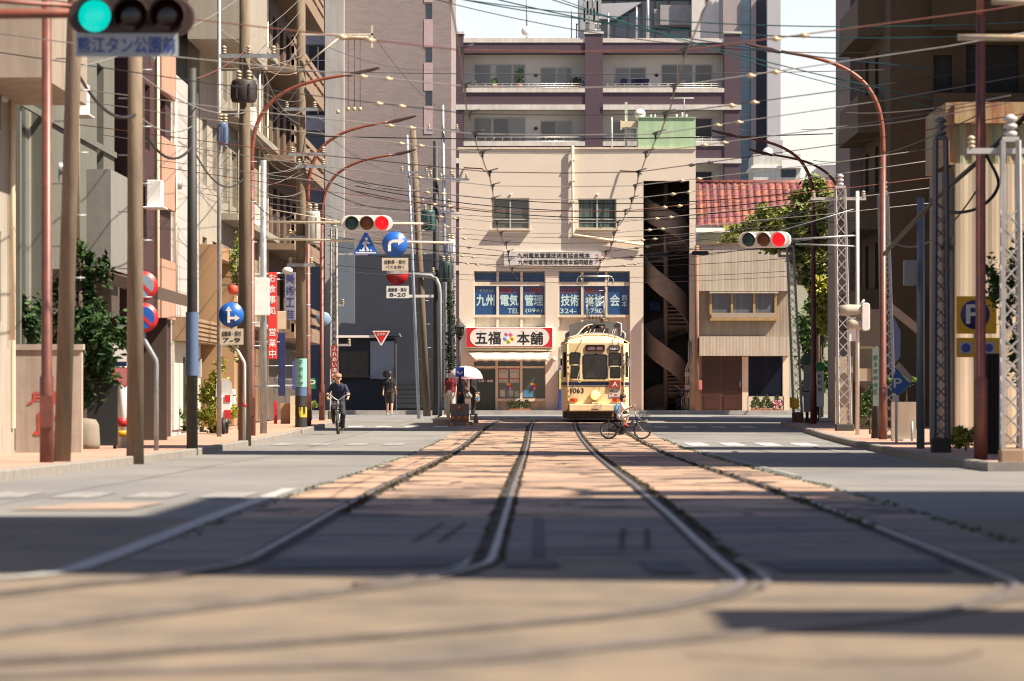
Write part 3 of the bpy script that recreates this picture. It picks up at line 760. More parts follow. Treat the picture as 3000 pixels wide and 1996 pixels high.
for x, xx in ((xa + .05, xa + .28), (xb - .02, xb - .12)): g.tube([(x, Y0 - .03, za - .12), (x, Y0 - .55, za - .05), (xx, Y0 - L, zb)], .02, 6)
g.build('arm', M['galv'], t); g = MB(); g.ball((xb + .12, Y0 - .12, oz(1053)), .11); g.box(xb + .0, xb + .1, Y0 - .1, Y0, oz(1053) - .03, oz(1053) + .03); g.build('crank_gear', M['cream'], t)

# vending machine beside the shop, flower trough
t = thing('vending_machine', (ox(1652), Y0 - .62, GZ), 'blue and yellow drinks vending machine standing against the office behind the tram', 'vending machine')
g = MB(); g.box(ox(1636), ox(1706), Y0 - .62, Y0 - .02, GZ, GZ + 1.83); g.build('cabinet', mat('vending_blue', (.02, .06, .3), .35), t, bevel=.02)
g = MB(); g.box(ox(1638), ox(1704), Y0 - .635, Y0 - .622, GZ + .95, GZ + 1.74); g.build('display_window', mat('vending_display', (.45, .55, .25), .2, col2=(.6, .5, .05), scale=9, contrast=(.45, .55)), t)
g = MB(); g.box(ox(1645), ox(1698), Y0 - .632, Y0 - .622, GZ + .18, GZ + .4); g.build('delivery_flap', M['black'], t)
def planter(loc, w, label, flowers=None, nleaf=150, hh=.3, name='flower_trough', potm=None, leafm=None):
    t = thing(name, loc, label, 'planter')
    g = MB(); x, y, z = loc
    g.prism([(x - w / 2 + .03, z), (x + w / 2 - .03, z), (x + w / 2, z + .17), (x - w / 2, z + .17)], y - .12, y + .12); g.build('trough', potm or mat('terracotta', (.33, .13, .07), .8), t)
    lf = MB()
    for _ in range(nleaf):
        px_ = x + random.uniform(-.48, .48) * w; pz = z + .15 + hh * random.random() ** .8 * (.5 + .5 * abs(math.cos((px_ - x) * 9))); py_ = y + random.uniform(-.13, .13)
        a = random.uniform(0, 6.3); s_ = random.uniform(.05, .10); up = random.uniform(-.5, 1)
        lf.add([(px_, py_, pz), (px_ + s_ * math.cos(a), py_ + s_ * math.sin(a) * .6, pz + s_ * up), (px_ + s_ * .4, py_ - s_ * .5, pz + s_ * (up + .5))], [(0, 1, 2)])
    lf.build('foliage', leafm or mat('planter_leaf', (.07, .15, .045), .6, col2=(.03, .07, .02), scale=12), t, fixn=False)
    if flowers:
        fl = MB()
        for _ in range(flowers[1]):
            fl.ball((x + random.uniform(-.4, .4) * w, y - .12 + random.uniform(-.05, .05), z + .2 + hh * random.random() * .7), random.uniform(.02, .05), 6, 4)
        fl.build('flowers', flowers[0], t)
    return t
planter((ox(1519), Y0 - .2, GZ), 1.0, 'terracotta flower trough with leafy green plants below the shop window', nleaf=260, hh=.32)
# ================================================================ apartment block with purple balconies, tower blocks, tiled house
YA = 285.0
def ax(p): return X(p, YA)
def az(p): return Z(p, YA)
m_purple = brickmat('purple_tile', (.085, .052, .068), (.065, .042, .055), .25, .12, .012, vary=.12, bump=.1, stain=[((.065, .042, .056), .5, (1, 1, .3), .5, .8)])
m_aptw = mat('apartment_white', (.62, .58, .53), .7, col2=(.5, .47, .44), scale=1, streak=.12)
m_aptwall = mat('apartment_back_wall', (.78, .74, .67), .8, col2=(.70, .66, .6), scale=1)
apt = thing('apartment_block', (ax(1740), YA, zg(YA)), 'apartment block with purple tiled balconies rising behind the beige office', 'building')
xa0, xa1 = ax(1312), ax(2170)
b = MB(); b.box(xa0, xa1, YA + 1.5, YA + 14, .2, az(120)); b.build('wall', m_aptwall, apt)
colx = [(1312, 1358), (1714, 1766), (2122, 2170)]
for c0, c1 in colx:
    b = MB(); b.box(ax(c0), ax(c1), YA - .06, YA + 1.49, .2, az(100)); b.build('column', m_purple, apt)
    b = MB(); b.box(ax(c0) - .05, ax(c1) + .05, YA - .1, YA + 1.6, az(100), az(93)); b.build('column_cap', m_aptw, apt)
m_rail = mat('balcony_rail', (.5, .5, .48), .35, .6)
m_win = [mat('apt_glass_dark', (.03, .03, .045), .08, col2=(.05, .05, .06), scale=.6, spec=.8), mat('apt_glass_mid', (.13, .14, .15), .1, col2=(.1, .105, .115), scale=.5, spec=.8), mat('apt_glass_pale', (.27, .28, .27), .15, col2=(.22, .23, .23), scale=.5, spec=.7)]
floors = [(0, 1), (157, 2), (314, 3), (471, 4)]      # py offsets of the balcony fronts
# window layout: (x0, x1, panes) measured on the front, on the back wall
WL = [[(1392, 1536, [(1392, 1436, 1), (1454, 1498, 1), (1505, 1536, 1)]), (1586, 1673, [(1586, 1628, 1), (1633, 1660, 2), (1660, 1673, 0)])],
      [(1806, 1892, [(1806, 1844, 1), (1848, 1892, 0)]), (1942, 2087, [(1942, 1985, 0), (1988, 2030, 1), (2040, 2087, 0)])]]
WL2 = [[(1392, 1536, [(1392, 1438, 1), (1446, 1488, 0), (1490, 1536, 2)]), (1586, 1673, [(1586, 1628, 0), (1631, 1673, 2)])],
       [(1802, 1892, [(1802, 1844, 1), (1848, 1892, 1)]), (1942, 2087, [(1942, 1985, 0), (1988, 2030, 1), (2040, 2087, 0)])]]
for off_, k in floors:
    for bi, (c0, c1) in enumerate(((1358, 1714), (1766, 2122))):
        xl, xr = ax(c0) + .004, ax(c1) - .004
        p = MB(); p.box(xl, xr, YA, YA + .15, az(307 + off_ - 0), az(271 + off_)); fr_ = p.build('balcony_front', m_purple, apt)
        p = MB(); p.box(xl, xr, YA - .06, YA + .22, az(271 + off_), az(258 + off_)); p.build('balcony_cap', m_aptw, apt)
        if k > 0:
            p = MB(); p.box(xl, xr, YA + .01, YA + 1.495, az(323 + off_ - 2) , az(310 + off_ + 1)); p.build('balcony_floor', m_aptw, apt)
            p = MB(); p.box(ax(1312) - .03 if bi == 0 else xl - .0, xr if bi == 0 else ax(2170) + .03, YA - .12, YA + .009, az(322 + off_), az(307 + off_)); p.build('slab_edge', m_aptw, apt)
        if k > 0:
            r_ = MB()
            for pz in (257, 251, 245): r_.tube([(xl, YA + .08, az(pz + off_)), (xr, YA + .08, az(pz + off_))], .022, 6)
            for j in range(14): xx = xl + (xr - xl) * (j + .5) / 14; r_.cyl((xx, YA + .08, az(258 + off_)), (xx, YA + .08, az(245 + off_)), .016, n=5)
            r_.build('railing', m_rail, apt)
        if 0 < k < 4:
            for (w0, w1, panes) in (WL if k % 2 else WL2)[bi]:
                wf = MB(); yw = YA + 1.46
                zt, zb = az(187 + off_ if w1 - w0 > 100 else 196 + off_), az(258 + off_ + 10)
                wf.box(ax(w0) - .06, ax(w1) + .06, yw, yw + .035, zb, zt + .06); w_ = wf.build('window', M['alu'], apt)
                for q0, q1, g in panes:
                    pn = MB(); pn.box(ax(q0), ax(q1), yw - .02, yw - .002, zb + .05, zt); pn.build('pane', m_win[g], w_)
            for px in ((1570, 1925) if bi == 0 else (1925,)):
                v = MB(); v.lathe((ax(px if bi == 0 else 1926), YA + 1.47, az(216 + off_)), [(.09, 0), (.09, .06), (.03, .07), (0, .07)], 12, 'y'); v.build('vent', M['darkframe'], apt)
# top parapet
p = MB(); p.box(ax(1358), ax(1714), YA - .02, YA + .3, az(125), az(112)); p.box(ax(1766), ax(2122), YA - .02, YA + .3, az(125), az(112)); p.build('parapet_cap', m_aptw, apt)
p = MB(); p.box(ax(1358), ax(1714), YA + .02, YA + 1.49, az(156), az(125.5)); p.box(ax(1766), ax(2122), YA + .02, YA + 1.49, az(156), az(125.5)); p.build('roof_fascia', m_purple, apt)
# plants and washing on the top balcony
def balcony_plant(px, w, h, lab):
    t = thing('balcony_plant', (ax(px), YA + .5, az(258)), lab, 'plant')
    pt = MB(); pt.lathe((ax(px), YA + .5, az(262)), [(0, 0), (.14, 0), (.18, .3), (0, .3)], 10); pt.build('pot', mat('terracotta', (.33, .13, .07), .8), t)
    lf = MB()
    for _ in range(160):
        c = Vector((random.gauss(0, w * .4), random.gauss(0, .15), .3 + h * random.random())); a = random.uniform(0, 6.3); s_ = .1
        q = c + Vector((ax(px), YA + .5, az(262))); lf.add([q, q + Vector((s_ * math.cos(a), 0, s_ * math.sin(a))), q + Vector((s_ * .6, .05, -s_ * .4))], [(0, 1, 2)])
    lf.build('foliage', mat('planter_leaf', (.07, .15, .045), .6, col2=(.03, .07, .02), scale=12), t, fixn=False)
balcony_plant(1522, .32, .85, 'bushiest green potted plant on the top purple balcony, before the three part window')
balcony_plant(1447, .15, .3, 'smallest green potted plant on the top purple balcony')
balcony_plant(1690, .3, .35, 'low dark green plant beside the central purple column')
t = thing('washing_line', (ax(1850), YA + .6, az(258)), 'dark blue washing hung on a pole on the top purple balcony', 'washing')
g = MB(); g.cyl((ax(1820), YA + .6, az(228)), (ax(1898), YA + .6, az(228)), .02); g.cyl((ax(1823), YA + .6, az(262)), (ax(1823), YA + .6, az(226)), .02); g.cyl((ax(1897), YA + .6, az(262)), (ax(1897), YA + .6, az(228)), .02); g.build('pole', m_rail, t)
for k, px in enumerate((1828, 1862, 1872, 1882, 1893)):
    g = MB(); w = .12; zt = az(229); g.box(ax(px) - w, ax(px) + w, YA + .58, YA + .62, zt - .45, zt); g.box(ax(px) - w - .06, ax(px) + w + .06, YA + .585, YA + .615, zt - .18, zt - .02); g.build('garment', mat('washing_blue', (.025, .03, .09), .8), t)
# dish and masts on the apartment roof
t = thing('rooftop_mast', (ax(1541), YA + 2, az(113)), 'tall thin mast with a round pale dish on the purple apartment roof', 'mast')
g = MB(); g.cyl((ax(1543), YA + 2, az(116)), (ax(1543), YA + 2, az(-30)), .045); g.build('pole', M['grey'], t)
g = MB(); g.ball((ax(1541), YA + 1.85, az(86)), .26, sc=(1, .5, 1.05)); g.build('dish', M['white'], t)
for k, px in enumerate((1675, 1690, 1784, 1867, 1900)):
    t = thing('roof_pole', (ax(px), YA + 2, az(113)), ['thinnest grey pole on the purple roof beside the antenna cluster', 'short hooked pole beside the antenna cluster on the purple roof', 'short pale pole on the purple roof next to the central column', 'plain pale pole in front of the dark glass tower', 'thickest pale pole in front of the dark glass tower'][k], 'pole')
    g = MB(); g.cyl((ax(px), YA + 2, az(116)), (ax(px), YA + 2, az((-20, 62, 30, 12, -20)[k])), (.03, .035, .045, .045, .08)[k])
    if k == 1: g.cyl((ax(px), YA + 2, az(64)), (ax(px + 14), YA + 2, az(64)), .035)
    g.build('shaft', M['galv'], t)
t = thing('antenna_cluster', (ax(1733), YA + 2, az(100)), 'cluster of mobile phone antennas and racks over the central purple column', 'antenna')
g = MB()
for k in range(7): g.cyl((ax(1712 + k * 7), YA + 1.8 + .2 * (k % 3), az(100)), (ax(1712 + k * 7), YA + 1.8 + .2 * (k % 3), az(-30 + 13 * (k % 3))), .04, n=6)
for py in (80, 62, 44, 25, 8): g.cyl((ax(1706), YA + 1.8, az(py)), (ax(1762), YA + 1.8, az(py + 2)), .03, n=6)
g.build('frame', M['galv'], t)
for k in range(6):
    g = MB(); xx = ax(1708 + k * 9.5); zz = az(50 - 22 * (k % 3)); g.box(xx - .13, xx + .13, YA + 1.5, YA + 1.72, zz - .55, zz + .55); g.build('panel_antenna', M['grey'], t)

# dark glass and pale panel tower behind the apartment roof
YT = 330.0
def tx(p): return X(p, YT)
def tz(p): return Z(p, YT)
tw = thing('glass_tower', (tx(1900), YT, .2), 'blue glass and pale panel office tower behind the purple roof', 'building')
m_tgrey = mat('tower_grey', (.40, .40, .42), .7, col2=(.36, .36, .38), scale=.6); m_tglass = mat('tower_glass', (.03, .055, .10), .1, col2=(.05, .085, .13), scale=.4, spec=.9)
g = MB(); g.box(tx(1697), tx(1760), YT, YT + 12, .2, 26); g.build('wall', m_tgrey, tw)
g = MB(); g.box(tx(1760.3), tx(2022), YT + 1, YT + 12, .2, 26); g.build('glazing', m_tglass, tw)
g = MB(); g.prism([(tx(1745), tz(15)), (tx(1880), tz(10)), (tx(1800), tz(60)), (tx(1745), tz(58))], YT - 1, YT + .99); g.box(tx(1760), tx(2022), YT - .6, YT + .99, tz(-6), tz(-40)); g.build('canopy', m_tgrey, tw)
g = MB(); g.box(tx(1933), tx(2036), YT - 1.5, YT + .98, tz(78), tz(20)); g.box(tx(1915), tx(1934), YT - 1.0, YT + .98, tz(78), tz(30)); g.build('projecting_box', mat('tower_stone', (.34, .31, .30), .8, col2=(.27, .25, .25), scale=3), tw)
g = MB()
for k in range(5): g.box(tx(1800 + 40 * k) - .06, tx(1800 + 40 * k) + .06, YT + .9, YT + 1.0, tz(140), tz(-6))
g.build('mullion', mat('mullion', (.16, .18, .2), .4), tw)
g = MB(); g.box(tx(2024), tx(2120), YT - 2, YT + 10, .2, 26); g.build('pale_wing', mat('pale_panel', (.62, .58, .54), .6, col2=(.55, .52, .48), scale=.8), tw)
g = MB()
for px in (2118, 2132, 2142, 2150): g.cyl((tx(px), YT - 2.4, tz(80)), (tx(px), YT - 2.4, tz(-40)), .12)
g.build('pipes', M['white'], tw)

# slender tower right of the apartment
YS = 315.0
def sx(p): return X(p, YS)
def sz(p): return Z(p, YS)
tw = thing('slender_tower', (sx(2230), YS, .2), 'tall slender grey tower with a light blue glazed strip beside the purple block', 'building')
for nm, p0, p1, dy, mm in (('mauve_wall', 2121, 2172, 1.5, mat('tower_mauve', (.33, .28, .28), .8, scale=1)), ('glazed_strip', 2172, 2203, 2.0, mat('pale_blue_glazing', (.22, .38, .47), .15, col2=(.17, .3, .38), scale=.8, spec=.8)),
                           ('stone_wall', 2203, 2218, 1.2, mat('tower_mauve', (.3, .27, .27), .8)), ('dark_strip', 2218, 2248, 1.8, mat('tower_navy', (.075, .08, .11), .6, scale=1)), ('grey_wall', 2248, 2287, 0, m_tgrey)):
    g = MB(); g.box(sx(p0) + .002, sx(p1) - .002, YS + dy, YS + 9, .2, 24.5); g.build(nm, mm, tw)
g = MB()
for py in range(-20, 540, 44): g.box(sx(2172), sx(2203), YS + 1.9, YS + 1.999, sz(py) - .05, sz(py) + .05)
g.build('transoms', M['galv'], tw)
g = MB(); g.box(sx(2248), sx(2292), YS - .5, YS + 8, .2, sz(412)); g.build('annex', m_tgrey, tw)
# white flat-roofed house peeping over the tiles, and a far grey roof
YH = 262.0
h_ = thing('white_house', (X(2250, YH), YH, .2), 'small white flat roofed house behind the red tiled roof', 'building')
g = MB(); x_0, x_1 = X(2207, YH), X(2345, YH); g.box(x_0, x_1, YH, YH + 6, .2, Z(452, YH)); g.build('wall', mat('white_render', (.55, .57, .53), .7, streak=.15), h_)
g = MB(); g.box(x_0 - .1, x_1 + .1, YH - .12, YH + 6, Z(493, YH), Z(486, YH)); g.box(X(2290, YH), X(2345, YH), YH - .3, YH - .13, Z(493, YH), Z(470, YH)); g.build('ledge', M['white'], h_)
g = MB(); g.box(X(2289, YH), X(2332, YH), YH - .04, YH - .004, Z(520, YH), Z(497, YH)); g.build('window', M['glassblue'], h_)
t = thing('water_tank', (X(2252, YH), YH + 1, Z(452, YH)), 'round white water tank on the white flat roofed house', 'water tank')
g = MB(); g.lathe((X(2252, YH), YH + 1, Z(453, YH)), [(0, 0), (.22, 0), (.25, .12), (.24, .26), (.12, .36), (0, .38)], 14); g.build('tank', M['white'], t)
t = thing('far_house', (X(2420, 290), 290, .2), 'grey gabled roof far behind the olive tree and the white house', 'building')
g = MB(); g.box(X(2395, 290), X(2600, 290), 290, 298, .2, Z(520, 290)); g.build('wall', m_tgrey, t)
g = MB(); g.prism([(X(2380, 290), Z(520, 290)), (X(2620, 290), Z(520, 290)), (X(2560, 290), Z(478, 290)), (X(2400, 290), Z(486, 290))], 289.6, 298.4); g.build('roof', mat('slate_roof', (.2, .2, .22), .6), t)

# mauve tiled tower on the left
YM = 244.0
def mx_(p): return X(p, YM)
def mz(p): return Z(p, YM)
mt = thing('mauve_tower', (mx_(1100), YM, .2), 'tall mauve grey tiled tower with one column of small windows', 'building')
m_mauve = brickmat('mauve_tile', (.27, .222, .212), (.22, .182, .178), .32, .1, .01, vary=.16, bump=.1, stain=[((.20, .165, .162), .35, (1, 1, .25), .45, .9)])
b = MB(); holes = [(mx_(1245), mx_(1266), mz(q + 45), mz(q)) for q in (-110, 12, 139, 266)]
b.facade(mx_(1010), mx_(1322), .2, 21, YM, holes, .25)
b.quad((mx_(1322), YM, .2), (mx_(1322), YM + 14, .2), (mx_(1322), YM + 14, 21), (mx_(1322), YM, 21)); b.quad((mx_(1010), YM, 21), (mx_(1322), YM, 21), (mx_(1322), YM + 14, 21), (mx_(1010), YM + 14, 21))
b.build('wall', m_mauve, mt, fixn=False)
for h in holes:
    g = MB(); g.box(h[0], h[1], YM + .2, YM + .24, h[2], h[3]); w_ = g.build('window', mat('tower_win', (.09, .13, .17), .15, col2=(.06, .09, .12), scale=.9, spec=.8), mt)
    g = MB(); g.box(h[0], h[0] + .04, YM + .17, YM + .199, h[2], h[3]); g.box(h[0], h[1], YM + .17, YM + .199, h[2], h[2] + .04); g.build('frame', M['alu'], w_)
for q in (-75, 57, 184, 311): g = MB(); g.box(mx_(1242), mx_(1268), YM - .02, YM - .002, mz(q + 82), mz(q)); g.build('pink_panel', mat('pink_tile', (.45, .33, .33), .75), mt)
g = MB(); g.box(mx_(955), mx_(1010) - .003, YM - 1.2, YM + 10, .2, 21); g.build('grey_bay', mat('bay_grey', (.38, .365, .345), .75, scale=1, streak=.1), mt)
g = MB(); g.box(mx_(868), mx_(955) - .003, YM + .4, YM + 10, .2, 21); bay = g.build('window_bay', mat('bay_navy', (.10, .11, .16), .6, scale=1), mt)
for q in (-90, 10, 137, 262):
    g = MB(); g.box(mx_(905), mx_(960) - .02, YM + .33, YM + .399, mz(q + 72), mz(q)); w_ = g.build('window', m_win[0], mt)
    g = MB(); g.box(mx_(931) - .03, mx_(931) + .03, YM + .3, YM + .329, mz(q + 72), mz(q)); g.box(mx_(905), mx_(955), YM + .3, YM + .328, mz(q + 40), mz(q + 38)); g.build('frame', M['alu'], w_)
    g = MB(); g.box(mx_(893), mx_(956), YM + .1, YM + .398, mz(q + 120), mz(q + 75)); g.build('panel', mat('bay_pale', (.30, .31, .36), .6), mt)
# facade and shed of the side street; the facade's shade is painted navy
YN = 238.0
def nx(p): return X(p, YN)
def nz(p): return Z(p, YN)
nv = thing('shaded_building', (nx(1160), YN, .22), 'building at the end of the side street, its shade coloured dark navy', 'building')
g = MB(); g.box(nx(1000), nx(1318), YN, YN + 5.6, .22, nz(745)); g.build('wall', mat('shaded_navy_wall', (.03, .036, .055), .8, col2=(.024, .028, .042), scale=.8), nv)
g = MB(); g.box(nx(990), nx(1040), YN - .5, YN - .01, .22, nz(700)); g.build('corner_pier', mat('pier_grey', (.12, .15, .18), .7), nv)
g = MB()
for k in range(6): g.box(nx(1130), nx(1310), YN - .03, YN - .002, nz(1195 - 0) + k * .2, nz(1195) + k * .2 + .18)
g.build('shutter', mat('shaded_navy_shutter', (.026, .03, .042), .6), nv)
YQ = 233.0
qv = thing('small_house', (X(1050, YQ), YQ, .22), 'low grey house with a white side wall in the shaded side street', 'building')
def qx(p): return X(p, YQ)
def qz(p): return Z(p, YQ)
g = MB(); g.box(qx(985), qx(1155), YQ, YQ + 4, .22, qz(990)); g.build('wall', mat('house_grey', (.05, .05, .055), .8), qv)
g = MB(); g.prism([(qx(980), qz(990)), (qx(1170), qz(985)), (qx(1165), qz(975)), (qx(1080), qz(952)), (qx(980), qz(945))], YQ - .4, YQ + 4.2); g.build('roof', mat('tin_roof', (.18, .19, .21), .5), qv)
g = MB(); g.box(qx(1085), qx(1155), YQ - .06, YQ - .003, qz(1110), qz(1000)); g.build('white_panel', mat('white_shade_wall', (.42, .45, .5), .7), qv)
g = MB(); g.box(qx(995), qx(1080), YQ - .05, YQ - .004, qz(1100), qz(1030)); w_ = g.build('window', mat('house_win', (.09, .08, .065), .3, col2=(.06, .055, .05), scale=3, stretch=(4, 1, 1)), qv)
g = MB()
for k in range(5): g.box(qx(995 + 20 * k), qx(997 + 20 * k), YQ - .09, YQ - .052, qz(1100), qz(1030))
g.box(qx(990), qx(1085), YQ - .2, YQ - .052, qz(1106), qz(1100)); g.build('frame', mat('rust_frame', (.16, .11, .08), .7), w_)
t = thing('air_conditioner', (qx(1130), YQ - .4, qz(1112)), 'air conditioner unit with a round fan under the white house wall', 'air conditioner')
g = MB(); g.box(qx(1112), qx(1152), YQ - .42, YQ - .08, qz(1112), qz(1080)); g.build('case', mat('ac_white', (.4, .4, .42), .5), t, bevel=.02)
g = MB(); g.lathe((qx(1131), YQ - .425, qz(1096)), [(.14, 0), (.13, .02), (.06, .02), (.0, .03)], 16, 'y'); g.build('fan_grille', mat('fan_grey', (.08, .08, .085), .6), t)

# red tiled house and the corrugated shop front at the right
Yt = 234.0
def rx(p): return X(p, Yt)
def rz_(p): return Z(p, Yt)
th = thing('tiled_house', (rx(2260), Yt, .22), 'house with a red glazed tile roof behind the corrugated shop front', 'building')
g = MB(); g.box(rx(2052), rx(2465), Yt, Yt + 8, .22, rz_(680)); g.build('wall', mat('house_cream', (.35, .36, .28), .8), th)
m_tile = None
def tile_roof(x0, x1, y0, z0, y1, z1, n, rows):
    b = MB(); L = math.hypot(y1 - y0, z1 - z0); dy, dz = (y1 - y0) / L, (z1 - z0) / L
    nrm = Vector((0, -dz, dy)); vs = []; cols = n * 8
    tot = rows * 3
    for j in range(tot + 1):
        r, s_ = divmod(j, 3)
        t = (r + (0, .5, .97)[s_]) / rows if j < tot else 1.0
        lift = (.0, .02, .045)[s_] if j < tot else 0
        for i in range(cols + 1):
            x = x0 + (x1 - x0) * i / cols; w = abs(math.sin(math.pi * i / 8)) ** .7 * .07
            p = Vector((x, y0 + dy * t * L, z0 + dz * t * L)) + nrm * (w + .05 - lift); vs.append(p)
    W = cols + 1
    b.add(vs, [(j * W + i, j * W + i + 1, (j + 1) * W + i + 1, (j + 1) * W + i) for j in range(tot) for i in range(cols)], True)
    return b
m_tile = brickmat('red_roof_tile', (.29, .10, .06), (.06, .024, .02), .305, .30, .02, col2=(.13, .045, .055), plane='xz', rough=.6, spec=.25, bump=.0, off=0,
                  stain=[((.16, .05, .06), 1.1, (1.2, 1, 1), .5, .62)])
tile_roof(rx(2040), rx(2472), Yt - .5, rz_(668), Yt + 3.2, rz_(530), 20, 9).build('roof', m_tile, th)
g = MB(); g.cyl((rx(2036), Yt + 3.2, rz_(530)), (rx(2475), Yt + 3.2, rz_(530)), .16); g.build('ridge', m_tile, th)
g = MB(); g.box(rx(2038), rx(2475), Yt - .62, Yt - .5, rz_(682), rz_(669)); g.build('eaves_gutter', M['white'], th)

Yk = 221.4
def kx(p): return X(p, Yk)
def kz(p): return Z(p, Yk)
KG = zg(Yk)
m_corr = mat('corrugated_cream', (.48, .425, .35), .6, col2=(.42, .37, .30), scale=1.2, streak=.16)
m_corr2 = mat('corrugated_tan', (.32, .27, .21), .65, col2=(.27, .225, .175), scale=1.2, streak=.16)
sf = thing('corrugated_shop_front', (kx(2180), Yk, KG), 'two storey shop front with cream ribbed cladding and brown doors', 'building')
def ribs(mb, xa, xb, za, zb, y, pitch=.13, d=.0022):
    n = int((xb - xa) / pitch); vs = []
    for i in range(n * 4 + 1):
        x = xa + (xb - xa) * i / (n * 4); yy = y - (d if i % 4 in (1, 2) else 0)
        vs += [(x, yy, za), (x, yy, zb)]
    return mb.add(vs, [(2 * i, 2 * i + 2, 2 * i + 3, 2 * i + 1) for i in range(n * 4)])
g = MB(); g.box(kx(2046), kx(2312), Yk + .02, Yk + 6, KG - .2, kz(722)); g.build('wall', m_corr2, sf)
g = MB(); g.box(kx(2046), kx(2312), Yk - .2, Yk + .015, kz(853), kz(716)); ribs(g, kx(2046), kx(2312), kz(853), kz(717), Yk - .204); g.build('parapet_cladding', m_corr, sf)
g = MB(); g.box(kx(2044), kx(2314), Yk - .27, Yk + .5, kz(717), kz(713)); g.build('parapet_cap', mat('rusty_cap', (.2, .13, .09), .7), sf)
g = MB(); ribs(g, kx(2046), kx(2312), kz(985), kz(853), Yk + .016); g.build('upper_cladding', m_corr2, sf)
g = MB(); g.box(kx(2048), kx(2310), Yk - .45, Yk + .012, kz(1043), kz(986)); ribs(g, kx(2048), kx(2310), kz(1043), kz(987), Yk - .455); g.build('canopy', m_corr, sf)
g = MB(); g.box(kx(2190), kx(2296), Yk - .05, Yk + .01, KG, kz(1162)); g.box(kx(2174), kx(2192), Yk - .05, Yk + .01, KG, kz(1045)); g.box(kx(2293), kx(2312), Yk - .05, Yk + .01, KG, kz(1045)); g.build('ground_wall', m_render2, sf)
g = MB(); g.box(kx(2193), kx(2292), Yk - .02, Yk + .008, kz(1161), kz(1046)); w_ = g.build('shop_window', mat('shop_window_navy', (.012, .016, .028), .06, spec=.9), sf)
m_brown = mat('brown_door', (.075, .03, .02), .5, col2=(.055, .024, .016), scale=2)
g = MB(); g.box(kx(2056), kx(2114), Yk - .04, Yk + .006, KG, kz(1046)); d1 = g.build('door', m_brown, sf)
g = MB(); g.box(kx(2114.6), kx(2173), Yk - .03, Yk + .006, KG, kz(1046)); d2 = g.build('door', m_brown, sf)
for dd, a, c in ((d1, 2062, 2109), (d2, 2120, 2167)):
    g = MB()
    for q0, q1 in ((1058, 1105), (1112, 1150), (1157, 1198)): g.box(kx(a), kx(c), Yk - .055, Yk - .042, kz(q1), kz(q0))
    g.build('door_panel', mat('brown_panel', (.05, .02, .014), .4), dd)
g = MB(); g.cyl((kx(2168), Yk - .08, kz(1135)), (kx(2168), Yk - .08, kz(1115)), .02); g.build('handle', M['galv'], d2)
# upper bay window
m_wood = mat('ochre_timber', (.40, .26, .11), .6, col2=(.3, .19, .08), scale=4)
g = MB(); g.box(kx(2086), kx(2268), Yk - .12, Yk + .004, kz(922), kz(862)); w_ = g.build('bay_window', mat('net_curtain', (.16, .17, .19), .25, col2=(.09, .095, .11), scale=2.5, stretch=(6, 1, .1), spec=.7), sf)
g = MB()
for px in (2082, 2144, 2209, 2272): g.box(kx(px) - .05, kx(px) + .05, Yk - .18, Yk - .002, kz(932), kz(860))
g.box(kx(2080), kx(2277), Yk - .3, Yk - .003, kz(940), kz(932)); g.build('frame', m_wood, w_)
g = MB(); g.box(kx(2084), kx(2270), Yk - .26, Yk - .2, kz(931.5), kz(917)); g.build('window_box', mat('window_box_tan', (.34, .29, .22), .6), w_)
g = MB(); g.box(kx(2078), kx(2280), Yk - .3, Yk - .003, kz(860), kz(855)); g.build('window_hood', m_corr, w_)
# drainpipes beside the shop front
for px, w, lab in ((2029, .06, 'pale'), (2042, .09, 'rust')):
    pass
g = MB(); g.tube([(kx(2041), Yk - .3, KG), (kx(2041), Yk - .3, kz(720))], .09, 8); g.build('drainpipe', mat('rusty_pipe', (.24, .13, .075), .7, col2=(.17, .09, .055), scale=5), sf)
t = thing('notice_box', (kx(2051), Yk - .3, kz(1140)), 'small pink notice box fixed beside the brown doors', 'box')
g = MB(); g.box(kx(2047), kx(2056), Yk - .25, Yk - .06, kz(1142), kz(1115)); g.build('box', mat('pink_box', (.55, .18, .18), .5), t, bevel=.01)
for px, nm, fm in ((2213, 'plain leafy green pot plants below the dark shop window, next to the door', None), (2243, 'dark red leafed pot plants in the middle below the shop window', None), (2275, 'pink flowering pot plants below the dark shop window', (mat('pink_flower', (.7, .25, .35), .6), 26))):
    planter((kx(px), Yk - .5, KG + 0.0), .42, nm, fm, 260, .5, 'pot_plant')
# ================================================================ the tram
TY = 190.0; TC = X(1745.5, TY); TG = zg(TY)
def ux(p): return X(p, TY) - TC          # metres right of the tram's centre line
def uz(p): return Z(p, TY)
def tramcream(name, col, col2):
    return mat(name, col, .42, col2=col2, scale=2.2, streak=.10, spec=.5)
m_tc = tramcream('tram_cream', (.86, .67, .39), (.78, .60, .34))
m_tc2 = tramcream('tram_cream_light', (.88, .70, .43), (.80, .63, .38))
m_troof = mat('tram_roof_grey', (.34, .30, .28), .7, col2=(.24, .21, .2), scale=3)
m_tgrey2 = mat('tram_board_grey', (.17, .16, .155), .6, col2=(.14, .13, .13), scale=2)
m_tglass = mat('tram_glass', (.018, .02, .02), .05, spec=.9)
m_clear = bpy.data.materials.new('tram_clear_glass'); m_clear.use_nodes = True
_n = m_clear.node_tree; _n.nodes.clear(); _o = _n.nodes.new('ShaderNodeOutputMaterial'); _t = _n.nodes.new('ShaderNodeBsdfTransparent'); _g = _n.nodes.new('ShaderNodeBsdfGlossy'); _m = _n.nodes.new('ShaderNodeMixShader')
_t.inputs[0].default_value = (.85, .88, .86, 1); _g.inputs['Roughness'].default_value = .05; _m.inputs[0].default_value = .05
_n.links.new(_t.outputs[0], _m.inputs[1]); _n.links.new(_g.outputs[0], _m.inputs[2]); _n.links.new(_m.outputs[0], _o.inputs[0])
